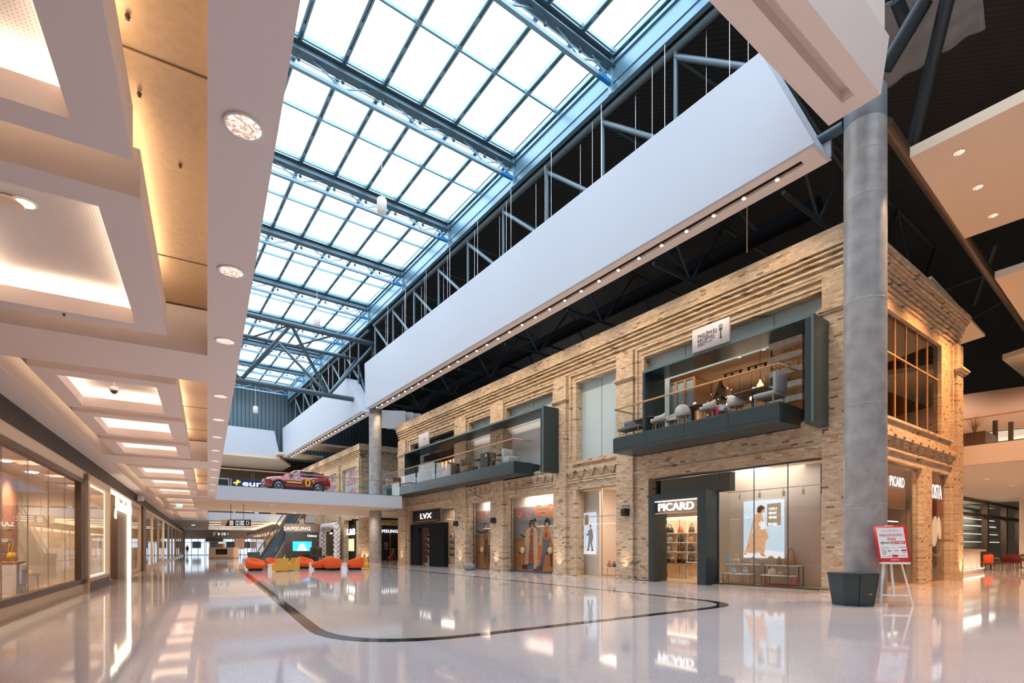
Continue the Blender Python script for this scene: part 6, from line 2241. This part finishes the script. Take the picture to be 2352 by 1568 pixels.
# restaurant interior
t = thing('timber_screen', 'oak framed screen with panes on the left inside the near balcony opening', 'screen', (18.98, yx(1515, 19.0), 5.84))
W_ = yx(1515, 19) - yx(1596, 19)
m = MB()
for i in range(5):
    y = -W_ * i / 4
    m.box(-.04, .06, y - .05, y + .05, 0, 2.75)
for z in (0, 1.25, 2.7):
    m.box(-.03, .05, -W_, 0, z, z + .07)
m.box(0, 2.6, -W_ - .05, -W_ + .05, 2.65, 2.75).box(2.5, 2.6, -W_ - .05, -W_ + .05, 0, 2.75).box(1.2, 1.3, -W_ - .05, -W_ + .05, 0, 2.75)
m.build('frame', 'wood', t)
MB().box(.01, .02, -W_, -W_ * .25, .07, 2.7).build('panes', 'frost', t)
MB().box(.06, .10, -W_ * .3, 0, 0, 2.7).build('dark_panel', 'dwood', t)
t = thing('star_tree', 'dark wooden star shaped tree decoration behind the balcony rail', 'decoration', (19.8, yx(1655, 19.8), 5.83))
for k in range(7):
    a = k * 2 * PI / 7
    z = .9 + .25 * k
    MB().bar((0, 0, z), (0, .75 * (1 - k / 9) * (1 if k % 2 else -1), z - .25), .06, .08).build('branch', 'dwood', t)
MB().bar((0, 0, 0), (0, 0, 2.6), .10, .10).build('trunk', 'dwood', t)
MB().prism([(-.35, 1.6), (.35, 1.6), (0, 2.7)], -.03, .03, 'x').build('star', 'dwood', t)
m = MB()
random.seed(4)
for k in range(40):
    m.ball((random.uniform(-.15, .15), random.uniform(-.6, .6), random.uniform(.4, 2.2)), .018, n=6, k=4)
m.build('fairy_lights', 'g_warm', t)
sh = thing('wall_shelf', 'lit wooden wall shelves with bottles deep in the near restaurant', 'shelves', (22.6, yx(1700, 22.6), 5.83))
for z in (.8, 1.25, 1.7):
    MB().box(-.2, .2, -1.2, 1.2, z - .03, z).build('shelf', 'wood', sh)
MB().box(.2, .24, -1.2, 1.2, .5, 2.2).build('back_panel', 'dwood', sh)
for i in range(8):
    z = (.8, 1.25, 1.7)[i % 3]
    t = thing('bottle', 'bottle on the %s lit restaurant shelf, %s of the eight' % (['lowest', 'middle', 'top'][i % 3], ORD[i]), 'bottle', (22.5, yx(1700, 22.6) + 1.0 - .28 * i, 5.83 + z), 0, 'bottles on the restaurant shelves')
    MB().lathe([(.045, 0), (.045, .2), (.018, .26), (.018, .33), (.001, .33)], n=10).build('glass_body', 'leather' if i % 2 else 'leaf', t)
for i in range(5):
    t = thing('filament_bulb', 'warm glowing bulb over the restaurant shelves, %s from the left' % ORD[i], 'lamp', (21.6, yx(1672, 21.6) - .55 * i, 7.9 - .15 * (i % 2)), 0, 'warm bulbs in the near restaurant')
    MB().ball((0, 0, 0), .07, .07, .09, 10, 6).build('bulb', 'g_spot', t)
    MB().tube((0, 0, .08), (0, 0, 1.2), .008, 5).build('cord', 'blk2', t)
p = onx(1746, 884, 18.6)
t = thing('pendant_lamp', 'clear glass pendant lamp near the planted shelves on the near balcony', 'lamp', p)
MB().lathe([(.11, -.1), (.12, .0), (.05, .12), (.03, .2)], n=16).build('shade', 'g_cab', t)
MB().tube((0, 0, .2), (0, 0, 8.95 - p.z), .008, 5).build('cord', 'blk2', t)
for i, (px0, px1, py) in enumerate(((1715, 1762, 820), (1662, 1705, 855))):
    x = 20.4
    p = onx((px0 + px1) / 2, py, x)
    L_2 = abs(yx(px0, x) - yx(px1, x)) / 2
    t = thing('track_light', ['black track with spotlights on the right of the restaurant ceiling', 'black track with spotlights left of the star tree'][i], 'track light', (x, p.y, 8.8))
    MB().box(-.02, .02, -L_2, L_2, 0, .04).build('track', 'blk2', t)
    for q in (-.8, .1, .8):
        MB().lathe([(.05, -.18), (.06, -.1), (.04, 0)], (0, q * L_2, 0), 10).build('spot_head', 'blk2', t)
ps = thing('plant_shelves', 'tall open shelves of whitewashed planks with green plants at the right end of the opening', 'shelves', (18.3, yx(1842, 18.3) + .0, 5.84))
W_ = yx(1766, 18.3) - yx(1842, 18.3)
for i, z in enumerate((.75, 1.25, 1.75, 2.25, 2.75)):
    MB().box(0, .3, 0, W_, z - .1, z + .1).build('plank', MT.setdefault('plank', mat('whitewashed_plank', (.58, .50, .43), .7, var=.15, vscale=6)), ps)
for y in (.02, W_ - .02):
    MB().bar((.15, y, 0), (.15, y, 2.9), .04, .04).build('upright', 'blk2', ps)
random.seed(8)
for i, z in enumerate((1.25, 1.75, 2.25)):
    t = thing('trailing_plant', 'green trailing plant on the %s plank of the planted shelves' % ['lower', 'middle', 'upper'][i], 'plant', (18.4, yx(1842, 18.3), 5.84 + z + .1))
    m = MB()
    for k in range(70):
        y0_ = random.uniform(.1, W_ - .1)
        c = Vector((random.uniform(-.1, .1), y0_, random.uniform(0, .14)))
        d = Vector((random.uniform(-1, 1), random.uniform(-1, 1), random.uniform(-.2, 1))).normalized() * .12
        s_ = d.orthogonal().normalized() * .02
        m.add([c, c + d * .5 + s_, c + d, c + d * .5 - s_], [(0, 1, 2, 3)])
    m.build('leaves', 'leaf', t)
# signs on the portal frames
p0, p1 = onx(1591, 800, 17.15), onx(1676, 755, 17.15)
zt, zb = onx(1676, 727, 17.15).z, onx(1591, 812, 17.15).z
sg = thing('restaurant_sign', 'pale board with dark lettering and a fork standing on the near portal frame', 'sign', (17.12, p1.y, zb), 0)
w_, h_ = p0.y - p1.y, zt - zb
MB().bbox(0, .08, 0, w_, 0, h_, .006, 1).build('board', MT.setdefault('signb', mat('pale_pink_sign', (.62, .56, .55), .5)), sg)
dk = MT.setdefault('dkp', mat('dark_print', (.05, .065, .07), .5))
for tx, z, s_, wd in (('PASLĒPTĀS', .54, .20, .52), ('RECEPTES', .34, .20, .46), ('VISGARDAIS RESTORĀNS', .25, .06, .40), ('JŪSU ZELTS', .18, .06, .2)):
    text(tx, s_, dk, (-.004, w_ * .84 - w_ * wd / 2, h_ * z), 'W', 'print_lettering', sg, .003, .006 if s_ > .1 else 0, w_ * wd)
m = MB()
cy = w_ * .22
m.box(-.006, 0, cy - .025, cy + .025, h_ * .28, h_ * .56).box(-.006, 0, cy - .065, cy + .065, h_ * .56, h_ * .66)
for k in (-.055, 0, .055):
    m.box(-.006, 0, cy + k - .013, cy + k + .013, h_ * .66, h_ * .82)
m.box(-.006, 0, cy - .05, cy + .04, h_ * .22, h_ * .30)
m.build('print_fork', dk, sg)
p0, p1 = onx(962, 1000, 17.15), onx(985, 990, 17.15)
t = thing('cafe_sign', 'plain pale square board on the far portal frame, upper left', 'sign', (17.12, p1.y, 8.82))
MB().bbox(0, .1, 0, p0.y - p1.y, 0, .95, .006, 1).build('board', 'signb', t)
MB().box(-.004, 0, .6, .72, .40, .55).build('print_mark', dk, t)
# long balcony
def sofa(label, px, x, w, rz=0, col='leather', h=.95):
    t = thing('sofa', label, 'sofa', bl(px, x), rz)
    MB().bbox(-.4, .4, -w / 2, w / 2, .08, .46, .05).build('seat', col, t)
    MB().bbox(-.4, .4, -w / 2 - .02, -w / 2 + .16, .08, h, .05).build('backrest', col, t)
    m = MB()
    for k in range(7):
        m.bar((-.36 + .12 * k, -w / 2 + .165, .5), (-.36 + .12 * k, -w / 2 + .165, h - .04), .09, .03)
    m.build('tufts', col, t)
    for sx in (-.3, .3):
        for sy in (-w / 2 + .1, w / 2 - .1):
            MB().tube((sx, sy, .1), (sx, sy, 0), .03, 6).build('leg', 'blk2', t)
    return t


for px, x, w, rz, col, lb in ((1077, 17.4, 1.0, R(180), 'leather', 'brown tufted booth sofa on the long balcony, right of the pair of booths'), (1035, 17.4, 1.0, 0, 'leather', 'brown tufted booth sofa on the long balcony, left of the pair of booths'),
                              (1010, 17.5, .9, R(180), 'dgrey', 'olive grey sofa left of the brown booths on the long balcony'), (968, 17.4, .9, 0, 'dgrey', 'dark armchair in the middle of the long balcony'), (990, 18.1, .7, R(180), 'leather', 'brown armchair behind the dark armchair on the long balcony'),
                              (918, 17.4, 1.0, R(180), 'leather', 'brown sofa at the far left end of the long balcony'), (893, 17.3, .9, 0, 'grey', 'pale seat at the very far end of the long balcony'), (1173, 17.5, .7, R(180), 'grey', 'grey armchair at the right end of the long balcony')):
    sofa(lb, px, x, w, rz, col)
for px, x, lb in ((1056, 17.5, 'small dark table between the two brown booths'), (1104, 17.6, 'dark high table right of the brown booths on the long balcony'), (1158, 17.7, 'dark table at the right end of the long balcony'), (995, 17.6, 'dark table left of the booths on the long balcony'), (945, 17.6, 'dark table near the far end of the long balcony')):
    bistro(lb, bl(px, x), .7, .8, 'blk2')
t = thing('serving_cart', 'black box cabinet with a small coloured sticker on the long balcony', 'cabinet', bl(1121, 17.5))
MB().box(-.3, .3, -.4, .4, 0, 1.0).build('body', 'blk2', t)
MB().box(-.305, -.3, -.3, -.15, .75, .9).build('sticker', 'yelp', t)
t = thing('folding_chair', 'brown wooden chair with a leaning back near the right end of the long balcony', 'chair', bl(1140, 17.4), R(-70))
MB().bbox(-.22, .22, -.22, .22, .42, .47, .01, 1).build('seat', 'leather', t)
MB().bar((-.24, 0, .5), (-.36, 0, .95), .42, .04, (1, 0, 0)).build('backrest', 'leather', t)
for sx in (-.2, .2):
    for sy in (-.2, .2):
        MB().bar((sx, sy, .43), (sx * 1.2, sy * 1.1, 0), .03, .03).build('leg', 'wood', t)
for i, px in enumerate((1047, 1006, 962)):
    t = thing('table_lamp', 'little white table lamp on the long balcony, %s from the right' % ORD[i], 'lamp', (17.6, yx(px, 17.6), ZD + .76), 0)
    MB().lathe([(.05, .0), (.05, .12), (.03, .13)], n=10).build('shade', 'g_white', t)

# ================================================================== dark ceiling, rafts, pipes at the right
def raft(label, pts, z, th=.28):
    q = [onz(px, py, z) for px, py in pts] if pts else None
    if q is None:
        A, B, D = onz(2140, 640, z), onz(2263, 772, z), onz(2206, 791, z)
        q = [A, B, D, A + (D - B)]
    c = sum(q, Vector()) / len(q)
    return tag(MB().prism([(p.x - c.x, p.y - c.y) for p in q], 0, th).build('ceiling_raft', 'cream', loc=(c.x, c.y, z)), label, 'ceiling panel')


r1 = raft('large cream ceiling raft at the upper right with round downlights', [(2090, 362), (2216, 548), (2560, 427), (2560, 130)], 12.0)
r2 = raft('cream ceiling raft at the right photo edge below the large one', [(2285, 640), (2352, 738), (2600, 700), (2600, 540)], 12.0)
r3 = raft('lowest cream ceiling raft at the right photo edge', [(2302, 826), (2352, 866), (2700, 850), (2700, 700)], 11.6)
r4 = raft('small cream raft peeking out behind the brick cornice', None, 12.2, .12)
for i, (px, py) in enumerate(((2203, 350), (2246, 430), (2281, 495))):
    p = onz(px, py, 11.995)
    t = thing('downlight', 'round downlight in the large cream raft, %s from the top' % ORD[i], 'downlight', p, 0, 'downlights in the large cream raft')
    MB().lathe([(.12, 0), (.135, -.008), (.13, 0)], n=20).build('trim_ring', 'white', t)
    MB().lathe([(.12, -.004), (.06, -.002), (.001, -.002)], n=20).build('reflector', 'refl', t)
def pt_(px, py, z): return onz(px, py, z)
for i, (a, b, r_, lb) in enumerate((((2034, 285, 13.2), (2400, 815, 12.8), .17, 'long bronze pipe running diagonally past the cream rafts'), ((2185, -40, 15.5), (2095, 335, 13.6), .17, 'dark diagonal strut at the top right, right one'), ((2125, 0, 15.6), (2030, 160, 14.6), .2, 'dark diagonal strut at the top right beside the boxed beam'),
                                    ((2060, 0, 16.5), (2090, 80, 16.0), .16, 'short dark strut between the two diagonal struts'), ((2352, 600, 14), (2100, 690, 14), .06, 'thin dark pipe behind the brick return cornice'), ((2352, 665, 14), (2180, 760, 14), .06, 'thin dark pipe over the small cream raft'), ((2290, 560, 15), (2240, 700, 14.5), .08, 'dark truss bar between the cream rafts'))):
    pa, pb = pt_(*a), pt_(*b)
    m = MB()
    m.tube(pa * 0, pb - pa, r_, 14)
    t = tag(m.build('roof_pipe', MT.setdefault('bronzep', mat('bronze_pipe', (.13, .085, .055), .35, metal=.4)) if i == 0 else 'blk3', loc=pa), lb, 'pipe') if i == 0 or MT.setdefault('blk3', mat('blue_black_steel', (.02, .03, .036), .4)) else None
# grey membrane above the struts
q = [onz(px, py, z) for px, py, z in ((2030, 10, 17.5), (2255, -40, 17.5), (2264, 62, 17.2), (2020, 208, 17.2))]
m = MB()
n = 24
v = []
for i in range(n + 1):
    for j in range(n + 1):
        u, w_ = i / n, j / n
        p = (q[0] * (1 - u) + q[1] * u) * (1 - w_) + (q[3] * (1 - u) + q[2] * u) * w_
        v.append(p + Vector((0, 0, .05 * math.sin(u * 22 + 2 * w_) + .03 * math.sin(w_ * 17 + u * 5))))
m.add(v, [(i * (n + 1) + j, i * (n + 1) + j + 1, (i + 1) * (n + 1) + j + 1, (i + 1) * (n + 1) + j) for i in range(n) for j in range(n)], True)
o = tag(m.build('roof_membrane', MT.setdefault('memb', mat('grey_membrane', (.30, .31, .33), .55))), 'grey wrinkled membrane under the roof behind the dark struts', 'membrane')
o.modifiers.new('thick', 'SOLIDIFY').thickness = .03
# dark trusses and ducts over the brick block
for i in range(7):
    y = 9 + 5.5 * i
    t = thing('ceiling_truss', 'dark truss over the brick block, %s from the right' % ORD[i], 'roof truss', (18.0, y, 13.6), 0, 'dark trusses over the brick block')
    MB().tube((0, 0, 0), (16, 0, 0), .08, 8).tube((0, 0, 3.4), (16, 0, 3.4), .08, 8).build('chord', 'blk3', t)
    for k in range(6):
        MB().tube((k * 2.6, 0, 0 if k % 2 else 3.4), ((k + 1) * 2.6, 0, 3.4 if k % 2 else 0), .06, 8).build('web', 'blk3', t)
for i, (x, z) in enumerate(((19.6, 15.0), (23, 14.4))):
    t = tag(MB().tube((0, 0, 0), (0, 46, 0), .38, 16).build('air_duct', 'black', loc=(x, 10, z + 1.2)), ['black round air duct over the front of the brick block', 'black round air duct further back over the brick block'][i], 'duct')
p = onx(1716, 560, 17.6)
tag(MB().tube((0, 0, 0), (0, 0, 1.9), .02, 6).build('hanging_pole', 'wood', loc=(17.6, p.y, 11.9)), 'thin lit orange pole hanging above the brick parapet', 'pole')

# ================================================================== upper gallery and cafe on the far right
GX = 31.6
m = MB()
m.box(GX, 60, -20, 60, 5.3, 6.2)
m.m = 1
m.box(GX + .05, 60, -20, 60, 5.28, 5.3)
struct(m.build('floor_gallery', [MT.setdefault('gal', mat('peach_board', (.80, .68, .56), .6)), 'gal']))
railing('glass_railing', 'glass railing with oak handrail on the upper gallery at the far right', [(GX + .05, -8), (GX + .05, 14)], 6.2, 1.25, 2.2)
cv = []
for i in range(25):
    a = i / 24
    cv.append((37.5 + 9 * a ** 2.2, 16 - 22 * a))
m = MB()
v = [(x, y, 7.9) for x, y in cv] + [(x, y, 10.1 - .0 * i) for i, (x, y) in enumerate(cv)]
n = len(cv)
m.add(v, [(i, i + 1, n + i + 1, n + i) for i in range(n - 1)], True)
o = tag(m.build('curved_fascia', MT.setdefault('pinkf', mat('pink_board', (.70, .47, .38), .5))), 'curved pink wall band above the upper gallery shop', 'wall panel')
o.modifiers.new('thick', 'SOLIDIFY').thickness = .2
m = MB()
v = [(x + .4, y, 6.2) for x, y in cv] + [(x + .4, y, 7.9) for x, y in cv]
m.add(v, [(i, i + 1, n + i + 1, n + i) for i in range(n - 1)], True)
o = tag(m.build('gallery_shopfront', MT.setdefault('g_gal', mat('white_glowing_shop_wall', (.8, .76, .7), .5, emit=(1, .86, .70), es=.35))), 'white shop wall on the upper gallery under the pink band', 'shopfront')  # shop lighting put into the wall as a glow of its own
o.modifiers.new('thick', 'SOLIDIFY').thickness = .1
for i, (px, x) in enumerate(((2286, 35.5), (2322, 36.5))):
    p = onx(px, 0, x)
    tag(MB().box(-.09, .09, -.09, .09, 0, 1.7).build('gallery_post', 'brown', loc=(x, p.y, 6.2)), ['dark square post on the upper gallery, left one', 'dark square post on the upper gallery, right one'][i], 'post')
p = onx(2237, 1000, 33)
t = thing('planter_box', 'dark wooden planter box on the upper gallery', 'planter', (33, p.y, 6.2), 0)
MB().box(-.4, 1.6, -.5, .5, 0, .78).build('box', 'dwood', t)
m = MB()
for k in range(8):
    m.box(-.42, -.4, -.46 + k * .13, -.40 + k * .13, .05, .74)
m.build('slats', 'leather', t)
t = thing('dry_plant', 'bare branched plant in the planter box on the upper gallery', 'plant', (33.1, p.y, 6.95))
random.seed(6)
m = MB()
for k in range(22):
    a, b = random.uniform(0, 2 * PI), random.uniform(.3, 1)
    m.path([(0, 0, 0), (.12 * math.cos(a) * b, .12 * math.sin(a) * b, .35), (.5 * math.cos(a) * b, .5 * math.sin(a) * b, .6 + .35 * random.random())], [.016, .012, .005], 5)
m.build('branches', 'wood', t)
# ground floor right: lit counter, glass pavilion, tables
c0, c1 = onz(2205, 1321, 0), onz(2259, 1312.5, 0)
d = c1 - c0
t = thing('bar_counter', 'cafe counter with a glowing white folded front and oak top', 'counter', c0, math.atan2(d.y, d.x))
L_c = d.length
MB().box(0, L_c, 0, .8, 0, .22).build('plinth', 'taupe', t)
m = MB()
K_ = 60
v = []
for i in range(K_ + 1):
    x = L_c * i / K_
    yy = .08 + .10 * abs(math.sin(x * 2.1))
    v += [(x, yy, .24), (x, yy - .05 * math.sin(x * 3), .75), (x, yy, 1.22)]
m.add(v, [(i * 3 + j, i * 3 + 3 + j, i * 3 + 4 + j, i * 3 + 1 + j) for i in range(K_) for j in range(2)], True)
m.build('folded_front', MT.setdefault('folds', mat('white_folded_front', (.85, .78, .70), .5)), t)
MB().box(0, L_c, .3, .8, .22, 1.22).build('body', 'cream', t)
MB().box(-.1, L_c + .1, -.1, .85, 1.22, 1.34).build('top', 'wood', t)
MB().box(0, L_c, -.05, -.02, .22, .25).build('light_strip', 'g_line', t)
lamp('AREA', 'counter_glow', (c0 + c1) / 2 + Vector((0, -.6, .1)), 10, WARM, (R(120), 0, 0), L_c, .1)
p0, p1 = onz(2205, 1280, 0), onz(2340, 1290, 0)
gp0 = Vector((46, 13.5, 0))
lamp('AREA', 'pavilion_glow', (58, 13.8, 5.15), 600, WARM2, (0, 0, 0), 18, 1.2)
t = thing('glass_pavilion', 'glass shop pavilion with dark posts behind the cafe counter', 'pavilion', (48, 12.0, 0), 0)
LP = 21.0
for i, x in enumerate((0, 9.3, 15.5, 20.8)):
    MB().box(x - .25, x + .25, -.2, .2, 0, 5.2).build('post', 'brown', t)
for z in (3.9, 5.0):
    MB().box(0, LP, -.12, .12, z, z + .25).build('beam', 'brown', t)
MB().box(0, LP, -.02, .02, 0, 5.2).build('glass', 'glass', t)
for i, z in enumerate((1.4, 2.1, 2.8, 3.4)):
    MB().box(.4, LP - .4, 1.0, 1.4, z, z + .06).build('shelf', 'chrome', t)
    MB().box(.4 + .3 * i, LP - 1 - .6 * i, 1.2, 1.25, z + .5, z + .53).build('light_strip', 'g_line', t)
MB().box(0, LP, 3.0, 3.1, 0, 5.2).build('back_wall', MT.setdefault('greyg', mat('green_grey_wall', (.24, .24, .21), .5)), t)
struct(MB().box(54.7, 57.5, 8.0, 9.5, 0, 5.3).build('trim_10', 'gal'), 'peach clad pillar at the right photo edge')
def cafe_chair(label, px, py, rz, col):
    t = thing('cafe_chair', label, 'chair', onz(px, py, 0), rz)
    MB().bbox(-.25, .25, -.25, .25, .42, .50, .03).build('seat', col, t)
    MB().bbox(-.30, -.22, -.27, .27, .46, .98, .03).build('backrest', col, t)
    for sx in (-.2, .2):
        for sy in (-.2, .2):
            MB().tube((sx, sy, .43), (sx * 1.35, sy * 1.35, 0), .025, 8, .016).build('leg', 'wood', t)


mar = MT.setdefault('maroon', mat('maroon_fabric', (.16, .02, .02), .8))
for lb, px, py, rz, col in (('orange cafe chair beside the glowing counter', 2264, 1308, R(40), 'orange'), ('maroon cafe chair nearest at the right', 2326, 1309, R(160), mar), ('maroon cafe chair left of the nearest one', 2305, 1308, R(150), mar), ('maroon cafe chair further back by the pavilion', 2285, 1300, R(-60), mar), ('dark cafe chair at the right end of the cafe', 2338, 1302, R(120), 'leather')):
    cafe_chair(lb, px, py, rz, col)
for lb, px, py in (('round wooden cafe table right of the glowing counter', 2276, 1307), ('wooden cafe table near the right photo edge', 2345, 1304)):
    t = thing('cafe_table', lb, 'table', onz(px, py, 0))
    MB().lathe([(.42, .72), (.43, .74), (.43, .76), (.001, .765)], n=24).build('top', 'wood', t)
    MB().tube((0, 0, .02), (0, 0, .72), .04, 8).build('leg', 'blk2', t)
    MB().lathe([(.26, 0), (.26, .02), (.04, .04)], n=18).build('foot', 'blk2', t)
for i, (x, y) in enumerate(((33.5, 4.5), (33.5, 9), (38.5, 3.5), (38.5, 8), (44, 3), (44, 8), (50, 8))):
    downlight(x, y, 5.268, .12, 'added round downlight under the upper gallery at the far right', 'added downlights under the upper gallery', None, True, 0)
    lamp('SPOT', 'gallery_under_fill', (x, y, 5.2), 380, (1, .70, .45), angle=150, blend=.8, radius=.1)  # disc and lamp both added to light the cafe below
for i, (px, py) in enumerate(((2203, 350), (2246, 430), (2281, 495))):
    p = onz(px, py, 11.9)
    lamp('SPOT', 'raft_spot', p, 700, (1, .66, .38), angle=120, blend=.8, radius=.1)
for y in (-2, 4, 10):
    lamp('SPOT', 'gallery_fill', (34.5, y, 11.5), 600, (1, .74, .52), (0, R(-20), 0), angle=120, blend=.8, radius=.1)  # unseen fill light added for the gallery front
for i, y in enumerate((6.2, 6.2, 6.2)):
    lamp('SPOT', 'return_wash', (21 + 3.6 * i, 4.6, 11.8), 1500, (1, .45, .15), (R(20), 0, 0), angle=100, blend=.9, radius=.1)
for x in (29.5, 24.5):
    lamp('SPOT', 'return_uplight', (x, 6.75, .03), 150, (1, .55, .22), (R(170), 0, 0), angle=50, blend=.8)

# ================================================================== goods in the left shop window
def hp(x, y, z): return hloc(x, y, z)


t = thing('display_table', 'round thin legged display table in the left shop window', 'table', hp(-4.35, 19.0, .3), -HB)
MB().lathe([(.36, .41), (.38, .43), (.38, .45), (.001, .455)], n=28).build('top', 'champ', t)
for q in range(4):
    a = 2 * PI * q / 4 + .4
    MB().tube((.30 * math.cos(a), .30 * math.sin(a), .42), (.34 * math.cos(a), .34 * math.sin(a), 0), .014, 8).build('leg', 'champ', t)
t = thing('display_plinth', 'slim white plinth with wooden top at the left photo edge of the shop window', 'plinth', hp(-4.42, 18.05, .3), -HB)
MB().box(-.25, .25, -.35, .3, 0, .78).build('body', 'white', t)
MB().box(-.28, .28, -.38, .33, .78, .82).build('top', 'wood', t)
bag('yellow tan handbag with round handles on the slim plinth in the left shop window', hp(-4.38, 18.22, 1.12), R(80), .36, .24, .16, 'yellow', None, 1.0, False)
t = thing('hanging_clothes', 'striped white top hung on the plinth in the left shop window', 'clothes', hp(-4.12, 18.05, .55), -HB)
MB().bbox(-.02, .03, -.25, .25, 0, .5, .02).build('cloth', 'white', t)
m = MB()
for z in (.05, .1, .15, .2, .25, .3):
    m.box(.03, .034, -.22, .22, z, z + .018)
m.build('stripes', 'blk2', t)
t = thing('straw_hat', 'yellow straw hat lying on the round display table', 'hat', hp(-4.3, 19.15, .757), -HB)
MB().lathe([(.20, 0), (.22, .01), (.12, .02), (.10, .10), (.001, .12)], n=24).build('crown', 'yellow', t)
t = thing('folded_scarf', 'dark knotted scarf bag on the round display table', 'scarf', hp(-4.35, 18.8, .757), -HB)
MB().ball((0, 0, .08), .12, .13, .08, 14, 8).build('knot', 'dgrey', t)
for i, (z, y) in enumerate(((1.62, 19.6), (1.28, 19.5), (1.98, 19.7))):
    nm = ['middle', 'lower', 'upper'][i]
    t = thing('folded_clothes', 'stack of folded clothes on the %s board of the terracotta wall' % nm, 'clothes', hp(-4.86, y, z), -HB)
    MB().bbox(-.14, .14, -.3, .3, 0, .05, .02).bbox(-.14, .14, -.3, .3, .05, .1, .02).build('stack', ['white', 'grey', 'cream'][i], t)
    tag(MB(Matrix.Rotation(-HB, 4, 'Z')).box(-.18, .16, -.5, .5, -.04, 0).build('wall_board', 'wood', loc=hp(-4.86, y, z)), '%s wooden shelf board on the terracotta wall in the left shop' % nm, 'shelf')
